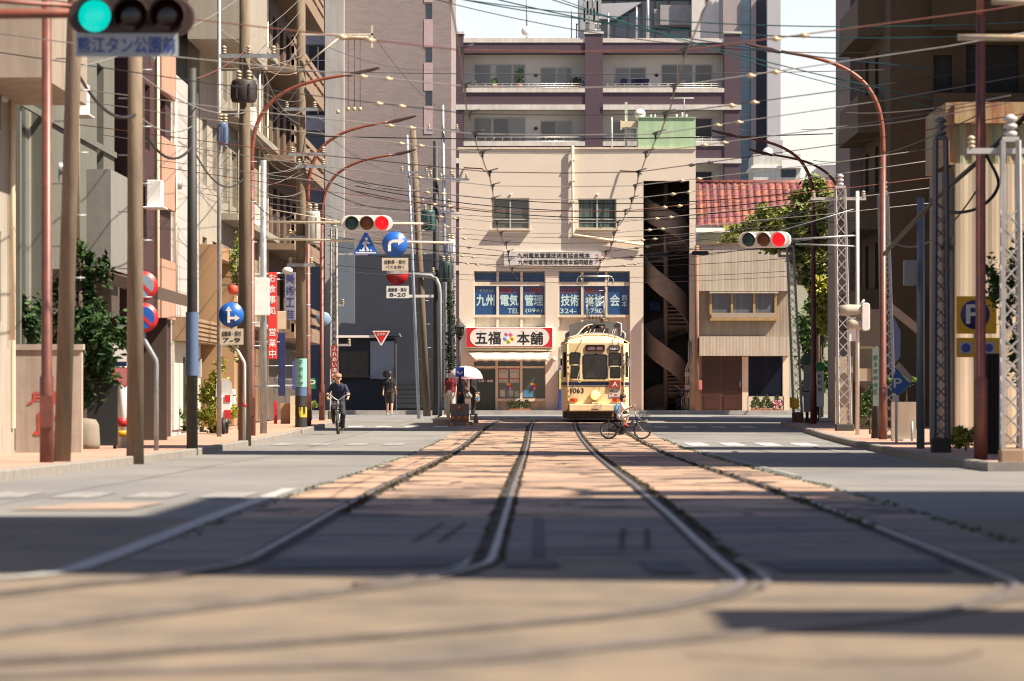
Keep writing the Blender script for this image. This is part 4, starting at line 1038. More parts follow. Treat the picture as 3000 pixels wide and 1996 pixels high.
m_under = mat('tram_underframe', (.02, .018, .016), .8, col2=(.035, .03, .025), scale=6)
m_rustd = mat('tram_rust', (.22, .10, .04), .8)
tr = thing('tram', (TC, TY, TG), 'cream tram with a navy stripe coming down the track in front of the office', 'tram')
def tp(x, y, z): return (TC + x, TY + y, z)
# plan of the body: flat middle, two cheeks bending back, long sides
hw, hc = 1.155, ux(1827)
plan = [(-hw, .42), (-hc, 0), (hc, 0), (hw, .42), (hw, 12.2), (hc, 12.6), (-hc, 12.6), (-hw, 12.2)]
zs, ze = uz(1206), uz(1006)      # skirt bottom, eaves
# windows on the front panel
WF = [(ux(1670), ux(1699.6), uz(1108), uz(1034)), (ux(1709), ux(1778), uz(1110), uz(1040)), (ux(1785), ux(1818), uz(1107), uz(1035))]
b = MB()
b.facade(-hc, hc, zs, ze, 0, WF, .05)
b.v = [tp(*v) for v in b.v]
for i, (p, q) in enumerate(zip(plan, plan[1:] + plan[:1])):
    if i == 1: continue
    b.quad(tp(p[0], p[1], zs), tp(q[0], q[1], zs), tp(q[0], q[1], ze), tp(p[0], p[1], ze))
b.add([tp(x, y, zs) for x, y in plan], [tuple(range(8))])
b.build('body', m_tc, tr, fixn=False)
cabi = MB(); cx0, cx1, cy0, cy1, cz0, cz1 = -hc + .03, hc - .03, .055, 1.9, uz(1112), uz(1028)
for q in (((cx0, cy1, cz0), (cx1, cy1, cz0), (cx1, cy1, cz1), (cx0, cy1, cz1)), ((cx0, cy0, cz0), (cx1, cy0, cz0), (cx1, cy1, cz0), (cx0, cy1, cz0)), ((cx0, cy0, cz1), (cx1, cy0, cz1), (cx1, cy1, cz1), (cx0, cy1, cz1)), ((cx0, cy0, cz0), (cx0, cy1, cz0), (cx0, cy1, cz1), (cx0, cy0, cz1)), ((cx1, cy0, cz0), (cx1, cy1, cz0), (cx1, cy1, cz1), (cx1, cy0, cz1))): cabi.quad(*[tp(*v) for v in q])
cabi.build('cab_interior', mat('cab_dark', (.03, .028, .025), .8), tr, fixn=False)
# domed front forehead and roof: rings shrink with height
zr = uz(978)
def ring(t, fwd=0):
    """plan ring at roof parameter t 0..1"""
    k = math.cos(t * math.pi / 2 * .92)
    out = []
    for x, y in plan:
        yy = y + (1 - k) * (1.0 if y < 6 else -1.0)
        out.append((x * (.35 + .65 * k), yy))
    return out, ze + (zr - ze) * math.sin(t * math.pi / 2)
def arc_z(x): return ze + (zr - ze) * (1 - min(1, abs(x) / hw) ** 2.4)
fo = MB(); n = 24; vs = []
for i in range(n + 1):
    x = -hc + 2 * hc * i / n
    vs += [tp(x, -.0, ze), tp(x, .07, ze + (arc_z(x) - ze) * .55), tp(x, .24, ze + (arc_z(x) - ze) * .88)]
fo.add(vs, [(3 * i + j, 3 * i + 3 + j, 3 * i + 4 + j, 3 * i + 1 + j) for i in range(n) for j in range(2)], True); fo.build('forehead', m_tc2, tr)
ro = MB(); vs = []; ys_ = [(.22, .90), (.21, .94), (.6, 1.0), (12.3, 1.0), (12.7, .93)]
for y, k in ys_:
    for i in range(n + 1):
        x = (-hw - .03) + 2 * (hw + .03) * i / n
        yy = y + (.42 * max(0, (abs(x) - hc) / (hw - hc)) if y < 1 else 0)
        vs.append(tp(x, yy, ze + (arc_z(x) - ze) * k + (.045 if k > .92 else -.02) * k))
W = n + 1
ro.add(vs, [(j * W + i, j * W + i + 1, (j + 1) * W + i + 1, (j + 1) * W + i) for j in range(len(ys_) - 1) for i in range(n)], True); ro.build('roof', m_troof, tr)
rl = MB(); rl.tube([tp(-hw - .02 + (2 * hw + .04) * i / n, .21 + .42 * max(0, (abs(-hw - .02 + (2 * hw + .04) * i / n) - hc) / (hw - hc)), ze + (arc_z(-hw + 2 * hw * i / n) - ze) * .9) for i in range(n + 1)], .022, 6); rl.build('roof_edge', m_tc, tr)
# corner posts and cheek windows
def cheek(sgn):
    g = MB(); p0, p1 = (sgn * hc, 0), (sgn * hw, .42)
    def P(t, z, o=.012):
        x = p0[0] + (p1[0] - p0[0]) * t; y = p0[1] + (p1[1] - p0[1]) * t
        return tp(x + sgn * o * .9, y - o * .45, z)
    g.add([P(.22, uz(1105)), P(.8, uz(1105)), P(.8, uz(1032)), P(.22, uz(1032))], [(0, 1, 2, 3)]); w_ = g.build('cheek_window', m_tglass, tr)
    q = MB()
    for a, c, z0, z1 in ((.12, .22, 1108, 1029), (.8, .9, 1108, 1029)): q.add([P(a, uz(z0), .02), P(c, uz(z0), .02), P(c, uz(z1), .02), P(a, uz(z1), .02)], [(0, 1, 2, 3)])
    q.add([P(.12, uz(1110), .02), P(.9, uz(1110), .02), P(.9, uz(1105), .02), P(.12, uz(1105), .02)], [(0, 1, 2, 3)]); q.build('frame', m_tc2, w_)
    s = MB(); s.add([P(0, uz(1129)), P(1, uz(1129)), P(1, uz(1120)), P(0, uz(1120))], [(0, 1, 2, 3)]); s.add([P(0, uz(1133.2)), P(1, uz(1133.2)), P(1, uz(1132)), P(0, uz(1132))], [(0, 1, 2, 3)]); s.build('stripe', M['navy'], tr)
cheek(-1); cheek(1)
for sgn in (-1, 1):       # side windows and stripe down the flanks
    for k in range(8):
        g = MB(); y = .75 + k * 1.43; g.box(*sorted((TC + sgn * hw, TC + sgn * (hw + .012))), TY + y, TY + y + 1.1, uz(1108), uz(1034)); g.build('side_window', m_tglass, tr)
    g = MB(); g.box(*sorted((TC + sgn * hw, TC + sgn * (hw + .01))), TY + .43, TY + 12.2, uz(1129), uz(1120)); g.build('stripe', M['navy'], tr)
    g = MB(); g.tube([tp(sgn * (hc + .01), -.02, zs + .02), tp(sgn * (hc + .01), -.02, ze - .02)], .022, 6); g.build('corner_post', m_tc2, tr)
    g = MB()
    for py in (1040, 1058, 1076, 1094, 1146, 1178): g.box(TC + sgn * hc - .03, TC + sgn * hc + .03, TY - .045, TY - .03, uz(py) - .025, uz(py) + .025)
    g.build('hinge', m_rustd, tr)
# front windows: glass, rounded gasket, opening sashes
def rrect(a0, a1, c0, c1, r, n=5):
    out = []
    for cx, cz, s0 in ((a1 - r, c1 - r, 0), (a0 + r, c1 - r, 90), (a0 + r, c0 + r, 180), (a1 - r, c0 + r, 270)):
        for i in range(n + 1): a = R(s0 + 90 * i / n); out.append((cx + r * math.cos(a), cz + r * math.sin(a)))
    return out
def framed(mb, a0, a1, c0, c1, r, w, y0, y1):
    o_ = rrect(a0, a1, c0, c1, r); i_ = rrect(a0 + w, a1 - w, c0 + w, c1 - w, max(.005, r - w)); n = len(o_)
    vs = [(TC + x, TY + y0, z) for x, z in o_] + [(TC + x, TY + y0, z) for x, z in i_] + [(TC + x, TY + y1, z) for x, z in o_] + [(TC + x, TY + y1, z) for x, z in i_]
    fs = []
    for i in range(n):
        j = (i + 1) % n; fs += [(i, j, n + j, n + i), (i, 2 * n + i, 2 * n + j, j), (n + i, n + j, 3 * n + j, 3 * n + i)]
    return mb.add(vs, fs)
for k, h in enumerate(WF):
    g = MB(); g.box(TC + h[0], TC + h[1], TY + .03, TY + .045, h[2], h[3]); w_ = g.build('windscreen' if k == 1 else 'front_window', m_clear, tr)
    f = MB(); framed(f, h[0] - .02, h[1] + .02, h[2] - .02, h[3] + .02, .085, .05, -.012, .028); f.build('gasket', M['black'], w_)
    if k != 1:
        zz = (h[2] + h[3]) / 2 + (.02 if k == 0 else -.03)
        f = MB(); f.box(TC + h[0] + .02, TC + h[1] - .02, TY + .0, TY + .029, zz - .02, zz + .02); f.box(TC + h[0] - .03, TC + h[0] + .015, TY - .016, TY + .0, h[2] - .03, zz); f.box(TC + h[1] - .015, TC + h[1] + .03, TY - .016, TY + .0, h[2] - .03, zz); f.box(TC + h[0] - .03, TC + h[1] + .03, TY - .02, TY + .0, h[2] - .07, h[2] - .03); f.build('sash', m_tc2, w_)
    else:
        f = MB(); f.box(TC + h[0] - .05, TC + h[1] + .05, TY - .03, TY + .0, h[2] - .07, h[2] - .03); f.build('sill', m_tc2, w_)
        f = MB(); f.tube([tp(ux(1746), -.02, uz(1037)), tp(ux(1731), -.03, uz(1068))], .009, 5); f.ball(tp(ux(1746), -.02, uz(1036)), .03); f.build('wiper', M['black'], w_)
# things seen through the glass: fare box, papers, rear-view mirror glints
g = MB(); g.box(TC + ux(1717), TC + ux(1742), TY + .2, TY + .23, uz(1112), uz(1092)); g.build('dashboard_board', mat('dash_tan', (.26, .2, .15), .6), tr)
g = MB(); g.box(TC + ux(1796), TC + ux(1810), TY + .3, TY + .4, uz(1066), uz(1055)); g.box(TC + ux(1798), TC + ux(1802), TY + .3, TY + .4, uz(1083), uz(1078)); g.box(TC + ux(1787), TC + ux(1793), TY + .3, TY + .4, uz(1049), uz(1045)); g.build('cab_fittings', mat('fittings_tan', (.34, .29, .22), .5), tr)
# destination blinds
g = MB(); framed(g, ux(1715), ux(1772), uz(1029.5), uz(1010.5), .05, .03, -.03, .002); s_ = g.build('destination_box', M['black'], tr)
g = MB(); g.box(TC + ux(1717), TC + ux(1770), TY - .012, TY - .002, uz(1028), uz(1012)); g.build('blind', mat('blind_maroon', (.10, .018, .03), .3), s_)
l = MB(); l.text('田崎橋・健軍町', TC + ux(1745), TY - .012, uz(1026), .13, .52, .02); l.build('lettering', mat('blind_pink', (.42, .26, .28), .5), s_)
g = MB(); framed(g, ux(1784), ux(1816), uz(1027.5), uz(1012), .05, .028, -.03, .002); s_ = g.build('fare_sign_box', M['black'], tr)
g = MB(); g.box(TC + ux(1786), TC + ux(1814.5), TY - .012, TY - .002, uz(1026), uz(1013.5)); g.build('panel', M['white'], s_)
l = MB(); l.text('ワンマンカー', TC + ux(1800), TY - .012, uz(1023), .085, .29, .015); l.build('lettering', M['red'], s_)
# stripes, number
g = MB(); g.box(TC - hc, TC + hc, TY - .006, TY - .001, uz(1129), uz(1120)); g.box(TC - hc, TC + hc, TY - .006, TY - .001, uz(1133.2), uz(1132)); g.build('stripe', M['navy'], tr)
l = MB(); l.text('1063', TC + ux(1690.5), TY - .002, uz(1152), .17, .46, .03); l.build('number', M['ink'], tr)
# route board, notice
g = MB(); g.box(TC + ux(1784), TC + ux(1819), TY - .05, TY - .01, uz(1138.5), uz(1113)); s_ = g.build('route_board', m_tc2, tr)
g = MB(); g.box(TC + ux(1785.5), TC + ux(1817.5), TY - .06, TY - .0505, uz(1137), uz(1114.5)); g.build('panel', mat('route_red', (.42, .05, .03), .5), s_)
l = MB(); l.text('A', TC + ux(1801.5), TY - .061, uz(1133), .17, .19, .02); l.build('letter', M['white'], s_)
g = MB(); g.box(TC + ux(1784), TC + ux(1816), TY - .014, TY - .002, uz(1165), uz(1140)); s_ = g.build('notice', mat('notice_white', (.62, .6, .56), .6), tr)
g = MB(); g.box(TC + ux(1785), TC + ux(1815), TY - .018, TY - .0145, uz(1165), uz(1162.5)); g.box(TC + ux(1788), TC + ux(1797), TY - .018, TY - .0145, uz(1148), uz(1144)); g.m = 1
g.box(TC + ux(1788), TC + ux(1794), TY - .018, TY - .0145, uz(1156), uz(1153)); g.box(TC + ux(1800), TC + ux(1807), TY - .018, TY - .0145, uz(1159), uz(1155)); g.build('notice_print', [mat('notice_blue', (.06, .16, .3), .6), M['red']], s_)
# headlight (lit), tail lights
hz = uz(1158.7); hx = ux(1743.4)
g = MB(); g.lathe(tp(hx, 0, hz), [(.14, 0), (.175, .03), (.175, .11), (.15, .13)], 20, 'y'); hl = g.build('headlight', m_tc2, tr)
g = MB(); g.lathe(tp(hx, 0, hz), [(.15, .128), (.11, .15), (.05, .158), (0, .16)], 20, 'y'); g.build('lens', mat('headlight_lens', (.8, .65, .3), .15, emit=(1, .62, .16), estr=.75), hl)
for px in (1681.5, 1805):
    g = MB(); g.prism(rrect(ux(px - 11) + TC, ux(px + 11) + TC, uz(1177.5), uz(1167.5), .045), TY - .07, TY); tl = g.build('tail_light', mat('tail_red', (.42, .03, .015), .2), tr)
    q = MB(); q.prism(rrect(ux(px + 1) + TC, ux(px + 10) + TC, uz(1176.5), uz(1168.5), .035), TY - .078, TY - .0705); q.build('amber_half', mat('tail_amber', (.6, .16, .02), .2), tl)
# bumper shelf, coupler flap, underframe
g = MB(); g.box(TC + ux(1667), TC + ux(1830), TY - .28, TY + .0, uz(1205), uz(1184)); g.box(TC + ux(1734), TC + ux(1754), TY - .2, TY - .0, uz(1184), uz(1178)); g.build('bumper', m_tc2, tr, bevel=.03)
g = MB(); g.box(TC + ux(1733), TC + ux(1753), TY - .295, TY - .281, uz(1200), uz(1198)); g.build('step_slot', M['black'], tr)
g = MB(); g.box(TC - 1.1, TC + 1.1, TY + .05, TY + 12.5, TG + .16, zs + .02); g.build('underframe', m_under, tr)
g = MB()
for k in range(4): z = TG + .1 + k * .1; g.box(TC + ux(1660), TC + ux(1832), TY - .14, TY - .1, z, z + .055)
for px in (1664, 1692, 1712, 1745, 1780, 1800, 1826): g.box(TC + ux(px) - .025, TC + ux(px) + .025, TY - .1, TY - .06, TG + .08, zs)
g.build('lifeguard', mat('lifeguard_black', (.03, .028, .026), .6), tr)
for y in (2.2, 3.8, 8.8, 10.4):
    for s in (-.7, .7):
        g = MB(); g.lathe(tp(s - .06, y, TG + .33), [(0, 0), (.33, 0), (.33, .1), (.35, .12), (0, .12)], 18, 'x'); g.build('wheel', M['steel'], tr)
# roof boards and boxes
g = MB(); g.prism([(TC + ux(1669), uz(982)), (TC + ux(1669), uz(949)), (TC + ux(1721), uz(936)), (TC + ux(1774), uz(935)), (TC + ux(1822), uz(946)), (TC + ux(1822), uz(982))], TY + 3.0, TY + 3.06)
g.prism([(TC + ux(1657), uz(990)), (TC + ux(1657), uz(976)), (TC + ux(1667), uz(968)), (TC + ux(1825), uz(966)), (TC + ux(1834), uz(976)), (TC + ux(1834), uz(992))], TY + 3.1, TY + 3.15); g.build('roof_board', m_tgrey2, tr)
g = MB(); g.tube([tp(ux(1823.5), 2.98, uz(982)), tp(ux(1823.5), 2.98, uz(946)), tp(ux(1810), 2.98, uz(941))], .025, 6); g.tube([tp(ux(1835), 3.08, uz(992)), tp(ux(1835), 3.08, uz(975)), tp(ux(1826), 3.08, uz(967))], .025, 6); g.build('board_edge', M['white'], tr)
g = MB(); g.box(TC + ux(1672), TC + ux(1818), TY + 3.2, TY + 9, zr, zr + .28); g.box(TC + ux(1706), TC + ux(1784), TY + 1.2, TY + 2.6, zr - .02, zr + .2); g.box(TC + ux(1716), TC + ux(1774), TY + 1.4, TY + 2.9, zr + .2, zr + .34); g.build('roof_box', m_under, tr)
for px in (1722, 1763): g = MB(); g.lathe(tp(ux(px), 1.3, zr + .0), [(.05, 0), (.09, .05), (.05, .09), (.09, .14), (.05, .18), (.09, .23), (.05, .28)], 10); g.build('insulator', mat('brown_insulator', (.16, .09, .06), .3), tr)
g = MB(); g.lathe(tp(ux(1767), 1.25, uz(944)), [(.07, 0), (.1, .04), (.07, .08), (.1, .12), (.07, .16), (.0, .16)], 10); g.build('insulator', mat('brown_insulator', (.16, .09, .06), .3), tr)
g = MB()
for k in range(10): g.lathe(tp(ux(1727 + k * 4.2), 1.6, uz(929)), [(.035, 0), (.1, .012), (.035, .03)], 10, 'x')
g.build('spring', M['darkpole'], tr)
# pantograph: main frame, thin upper arms, collector bow
pg = MB(); y1, y2 = 1.6, 2.4
def pt(px, y, py): return tp(ux(px), y, uz(py))
for px in (1720.5, 1771): pg.tube([pt(px, y1, 930), pt(px, 2.0, 866)], .02, 6)
for px in (1725, 1775): pg.tube([pt(px, y2, 930), pt(px, 2.0, 866)], .016, 6)
pg.tube([pt(1720, 2.0, 866), pt(1772, 2.0, 864)], .018, 6); pg.tube([pt(1720, 1.8, 913), pt(1772, 1.8, 913)], .014, 6)
pg.tube([pt(1721, 1.9, 900), pt(1771, 1.95, 866)], .02, 6); pg.tube([pt(1722, 1.85, 885), pt(1744, 1.8, 902), pt(1771, 1.9, 880)], .016, 6)
pg.tube([pt(1729, 1.95, 862), pt(1745, 1.8, 898)], .014, 6); pg.build('pantograph_lower_frame', M['galv'], tr)
pg = MB(); pg.tube([pt(1722, 2.0, 866), pt(1708, 1.9, 838)], .016, 6); pg.tube([pt(1771, 2.0, 866), pt(1779, 1.9, 838)], .016, 6); pg.tube([pt(1717, 1.95, 848), pt(1776, 1.95, 849)], .014, 6); pg.tube([pt(1708, 1.9, 838), pt(1694, 1.9, 830)], .012, 6); pg.tube([pt(1779, 1.9, 838), pt(1795, 1.9, 829)], .012, 6)
pg.tube([pt(1745, 1.95, 849), pt(1745, 1.95, 866)], .012, 6); pg.build('pantograph_upper_arm', M['galv'], tr)
bow = catmull([pt(1695, 1.9, 832), pt(1691, 1.9, 822), pt(1694, 1.9, 812), pt(1704, 1.9, 805.5), pt(1712, 1.9, 806)], 6)
bow2 = catmull([pt(1794, 1.9, 832), pt(1799, 1.9, 822), pt(1796, 1.9, 811), pt(1787, 1.9, 805.5), pt(1778, 1.9, 806)], 6)
pg = MB(); pg.tube(bow, .022, 6); pg.tube(bow2, .022, 6); pg.tube([pt(1704, 1.9, 806), pt(1787, 1.9, 806)], .03, 6); pg.tube([pt(1704, 1.8, 808), pt(1787, 1.8, 808)], .02, 6); pg.tube([pt(1702, 1.9, 806), pt(1708, 1.9, 838)], .012, 6); pg.tube([pt(1787, 1.9, 806), pt(1780, 1.9, 838)], .012, 6); pg.build('collector_bow', mat('bow_grey', (.5, .46, .42), .4, .4), tr)
# pull rope, roof cables, mirrors
rp = MB(); rp.tube(catmull([pt(1721, .6, 971), pt(1709, .3, 981), pt(1706, .02, 995), pt(1704, -.1, 1010), pt(1702, -.12, 1040), pt(1699, -.14, 1060), pt(1700, -.14, 1078), pt(1694, -.14, 1100), pt(1692, -.14, 1114), pt(1698, -.14, 1121), pt(1704, -.14, 1114), pt(1705, -.12, 1096)], 6), .013, 6); rp.build('pull_rope', mat('rope', (.62, .55, .42), .9), tr)
rp = MB(); rp.tube(catmull([pt(1655, .4, 997), pt(1668, .3, 989), pt(1690, .5, 982), pt(1705, .9, 965), pt(1720, 1.2, 953), pt(1736, 1.4, 950)], 6), .03, 6); rp.tube(catmull([pt(1660, .4, 996), pt(1678, .25, 988), pt(1704, .3, 984)], 6), .014, 6)
for px in (1729, 1741, 1770, 1796, 1802): rp.tube(catmull([pt(px - 2, 1.1, 978), pt(px, 1.15, 970), pt(px + 3, 1.2, 964)], 4), .016, 6)
rp.build('roof_cable', mat('cable_tan', (.4, .33, .25), .7), tr)
g = MB(); g.tube([pt(1828, .05, 1041), pt(1838, -.05, 1038), pt(1842, -.06, 1050)], .014, 6); mi = g.build('mirror_arm', M['black'], tr)
g = MB(); g.prism(rrect(TC + ux(1838.5), TC + ux(1850), uz(1074), uz(1048), .05), TY - .12, TY - .06); g.build('mirror_head', mat('mirror_grey', (.45, .42, .4), .3), mi)
g = MB(); g.tube([pt(1653, .3, 1050), pt(1645, .2, 1052)], .012, 6); g.prism(rrect(TC + ux(1641.5), TC + ux(1648), uz(1072), uz(1052), .03), TY + .12, TY + .17); g.build('mirror_head', M['darkpole'], tr)
# ================================================================ buildings along the left side of the street
FX = -9.0
def fy(px): return FX * F / (px - CX)          # distance at which a frontage at FX shows at this column
def left_building(name, label, pa, pb, h, m, fx=FX, depth=9):
    """a block whose street face runs from column pa (near) to pb (far)"""
    ya, yb = fx * F / (pa - CX), fx * F / (pb - CX)
    t = thing(name, (fx, ya, zg(ya)), label, 'building')
    return t, ya, yb
def street_wall(t, fx, ya, yb, h, m, holes, winm=None, depth=9, rev=.18, frame=None):
    b = MB(); z0 = -.4
    b.facade(ya, yb, z0, h, fx, holes, rev, 'yz', -1)
    b.quad((fx, ya, z0), (fx, ya, h), (fx - depth, ya, h), (fx - depth, ya, z0)); b.quad((fx, yb, z0), (fx - depth, yb, z0), (fx - depth, yb, h), (fx, yb, h))
    b.quad((fx, ya, h), (fx, yb, h), (fx - depth, yb, h), (fx - depth, ya, h)); b.quad((fx - depth, ya, z0), (fx - depth, ya, h), (fx - depth, yb, h), (fx - depth, yb, z0))
    b.build('wall', m, t, fixn=False)
    for a0, a1, c0, c1 in holes:
        g = MB(); g.box(fx - rev - .03, fx - rev + .0, a0, a1, c0, c1); w = g.build('window', winm or M['glass'], t)
        f = MB()
        for y in (a0, (a0 + a1) / 2 - .03, a1 - .06): f.box(fx - rev + .002, fx - rev + .05, y, y + .06, c0, c1)
        f.box(fx - rev + .002, fx - rev + .045, a0 + .06, a1 - .06, c0, c0 + .06); f.box(fx - rev + .002, fx - rev + .045, a0 + .06, a1 - .06, c1 - .06, c1); f.build('frame', frame or M['alu'], w)
def grid(ya, yb, nb, zs_, w=.62, h=1.5):
    p = (yb - ya) / nb; return [(ya + p * (k + .5 - w / 2), ya + p * (k + .5 + w / 2), z, z + h) for k in range(nb) for z in zs_]

# cream building at the left edge
m_lcream = mat('bright_cream_render', (.36, .335, .285), .8, col2=(.29, .27, .23), scale=.9, streak=.14)
t, ya, yb = left_building('cream_corner_building', 'bright cream building with a projecting beige bay beside the red lettered wall', -10, 42, 14, m_lcream)
ya = 84; t.location.y = ya
street_wall(t, FX, ya, yb, 15, m_lcream, grid(ya, yb - 1, 2, (2.2, 5.4), .4))
g = MB(); g.box(FX + .02, FX + 1.2, ya + 2, yb + .6, Z(268, 90), Z(268, 90) + 3.2); g.build('bay_box', mat('beige_bay', (.33, .275, .225), .8, col2=(.27, .225, .185), scale=1, streak=.2), t)
g = MB(); g.box(FX + .01, FX + .05, yb - .6, yb - .3, .4, 5.5); g.build('downpipe', M['cream'], t)
# low garden wall with red lettering, in front of the gap
t = thing('boundary_wall', (-8.6, 95.0, zg(95)), 'low pale boundary wall with red painted letters', 'wall')
g = MB(); g.box(-9.1, -7.95, 95, 95.3, -.1, 1.75); g.box(-9.12, -7.92, 94.97, 95.33, 1.75, 1.85); g.build('wall', mat('pale_wall', (.42, .35, .30), .85, streak=.2), t)
l = MB(); l.text('止', -8.55, 94.995, .28, .5, .45, .03); l.text('月', -8.65, 94.995, .8, .22, .5, .02); l.build('lettering', mat('wall_red', (.5, .06, .04), .6), t)
# grey green building
m_gg = mat('grey_green_render', (.12, .125, .105), .85, col2=(.10, .105, .088), scale=.7, streak=.12)
t, ya, yb = left_building('grey_green_building', 'plain grey green building behind the leaning concrete pole', 115, 372, 16, m_gg)
fx = FX - .4
street_wall(t, fx, 99, 121, 17, m_gg, [(116.2, 118.0, Z(520, 117), Z(190, 117)), (99.3, 103.3, .4, 9.0)], mat('teal_glass', (.05, .07, .075), .1, spec=.9), rev=.25)
g = MB(); g.box(fx + .003, fx + .5, 113.6, 119.8, Z(800, 117), Z(515, 117)); g.build('lower_block', mat('pale_grey_panel', (.2, .2, .185), .8, streak=.1), t)
g = MB(); g.box(fx + .003, fx + .16, 105.6, 120.4, .1, 3.4); g.build('dark_plinth', mat('brown_plinth', (.05, .035, .027), .8), t)
g = MB()
for z in (6.2, 9.4): g.box(fx + .003, fx + .06, 99, 121, z, z + .12)
g.build('string_course', m_gg, t)
# low brown tiled porch roof and black hoarding
t = thing('brown_porch', (-8.7, 112, zg(112)), 'low dark brown porch with a sloping roof behind the trees', 'porch')
g = MB(); g.prism([(-9.4, Z(770, 112)), (-7.6, Z(850, 112)), (-7.6, Z(885, 112)), (-9.4, Z(805, 112))], 109, 118); g.build('roof', mat('brown_roof', (.075, .045, .03), .8), t)
g = MB(); g.box(-9.35, -7.9, 116, 116.2, .0, 2.6); g.build('wall', mat('brown_wall', (.06, .04, .03), .85), t)
t = thing('black_hoarding', (-8.6, 104, zg(104)), 'plain black hoarding panel standing behind the concrete poles', 'hoarding')
g = MB(); g.box(-8.85, -8.02, 104, 104.1, 0, 1.25); g.build('panel', mat('hoarding_black', (.014, .016, .018), .6), t)
for x in (-8.8, -8.08): g = MB(); g.box(x - .03, x + .03, 104.101, 104.2, -.1, 1.2); g.build('post', M['darkpole'], t)
t = thing('stone_bollard', (-8.95, 103, zg(103)), 'short round grey stone bollard in front of the black hoarding', 'bollard')
g = MB(); g.lathe((-8.55, 103, -.05), [(0, 0), (.27, 0), (.28, .1), (.26, .45), (.2, .55), (0, .58)], 14); g.build('stone', mat('stone_grey', (.22, .19, .15), .9, scale=5), t)
# red and white notice boards on a post
ys = 106.0
t = thing('notice_board', (X(352, ys), ys, zg(ys)), 'white notice board with red bands on a red striped post', 'sign')
g = MB(); g.box(X(290, ys), X(372, ys), ys, ys + .06, Z(1062, ys), Z(983, ys)); bo = g.build('board', M['white'], t)
g = MB(); g.box(X(292, ys), X(371, ys), ys - .008, ys - .001, Z(1000, ys), Z(985, ys)); g.build('band', M['red'], bo); g = MB(); g.box(X(306, ys), X(371, ys), ys - .008, ys - .001, Z(1074, ys), Z(1060, ys)); g.build('band', M['navy'], bo)
g = MB(); g.box(X(296, ys), X(372, ys), ys, ys + .05, Z(1130, ys), Z(1076, ys)); bo = g.build('lower_board', mat('pink_board', (.50, .10, .12), .6, col2=(.42, .2, .2), scale=3, stretch=(1, 1, 5)), t)
g = MB(); g.cyl((X(357, ys), ys + .1, zg(ys)), (X(357, ys), ys + .1, Z(1000, ys)), .1); g.build('post', M['white'], t)
for q0, q1, mm in ((1225, 1250, M['red']), (1262, 1280, M['yellow'])): g = MB(); g.cyl((X(357, ys), ys + .1, Z(q1, ys)), (X(357, ys), ys + .1, Z(q0, ys)), .108); g.build('band', mm, t)

# maroon tiled building: shade put into the dark tile, sunlit patches into salmon panels
m_mar = brickmat('maroon_tile_shaded', (.05, .02, .02), (.03, .012, .012), .3, .1, .01, plane='yz', vary=.2, bump=.1)
m_sal = mat('salmon_sunlit_render', (.42, .25, .18), .75, col2=(.36, .21, .15), scale=1.2, streak=.15)
t, ya, yb = left_building('maroon_building', 'maroon tiled building, its shade coloured dark and its sunlit patches salmon', 425, 500, 15, m_mar)
ya = 123.0; yb = 133.5
street_wall(t, FX, ya, yb, 15, m_mar, grid(ya, yb, 2, (6.6, 9.6), .3))
for z0, z1 in ((Z(280, 131), Z(120, 131)), (Z(612, 131), Z(412, 131)), (Z(935, 131), Z(765, 131))):
    g = MB(); g.box(FX + .003, FX + .14, 128.4, 133.45, z0, z1); g.build('sunlit_panel', m_sal, t)
# pale grey building
m_pg = brickmat('pale_grey_siding', (.39, .375, .36), (.26, .245, .23), 4.5, .62, .015, plane='yz', vary=.05, bump=.15, off=.0)
t, ya, yb = left_building('pale_grey_building', 'pale grey panel clad building beside the black pole', 500, 572, 15, m_pg)
ya, yb = 133.8, 144.6
street_wall(t, FX, ya, yb, Z(235, 138), m_pg, [])
g = MB(); g.box(FX - 8, FX - .3, ya, yb, Z(235, 138), 16); g.build('dark_upper_storey', mat('dark_storey', (.03, .035, .035), .7), t)
g = MB(); g.box(FX + .003, FX + .45, ya + .3, yb + .5, Z(1003, 138), Z(935, 138)); 
for k in range(5): g.box(FX + .45, FX + .48, ya + .35, yb + .45, Z(997 - 13 * k, 138), Z(990 - 13 * k, 138))
g.build('slatted_fascia', mat('tan_slats', (.30, .20, .11), .7, col2=(.2, .13, .075), scale=3), t)
g = MB(); g.box(FX + .003, FX + .05, ya + .2, yb, .1, Z(1004, 138)); g.build('white_shopfront', mat('shopfront_white', (.55, .55, .47), .6, streak=.15), t)
g = MB(); g.box(FX + .051, FX + .09, 137.5, 139.0, .1, 1.9); g.build('door', M['glass'], t)
# beige upper block that sticks out over the pavement
t, ya, yb = left_building('beige_overhang_building', 'beige building with a large overhanging upper box and orange timber porch', 572, 640, 16, m_lcream)
ya, yb = 145.0, 154.0
m_be = mat('beige_box', (.31, .285, .24), .8, col2=(.26, .24, .2), scale=.8, streak=.08)
street_wall(t, FX, ya, yb, 15.5, m_lcream, grid(ya, yb, 2, (3.4, 6.6), .45, 1.8))
zb_ = Z(150, 145); g = MB(); g.box(FX + .003, FX + 1.35, ya - 5, yb, zb_, zb_ + 3); g.build('overhang', m_be, t)
g = MB(); g.box(FX + .003, FX + .5, ya, ya + 1.6, .1, 4.6); g.box(FX + .003, FX + .5, yb - 1.6, yb, .1, 4.6); g.box(FX + .003, FX + .5, ya, yb, 4.6, 4.95); g.build('timber_porch', mat('orange_timber', (.28, .19, .11), .6, col2=(.36, .2, .09), scale=3), t)
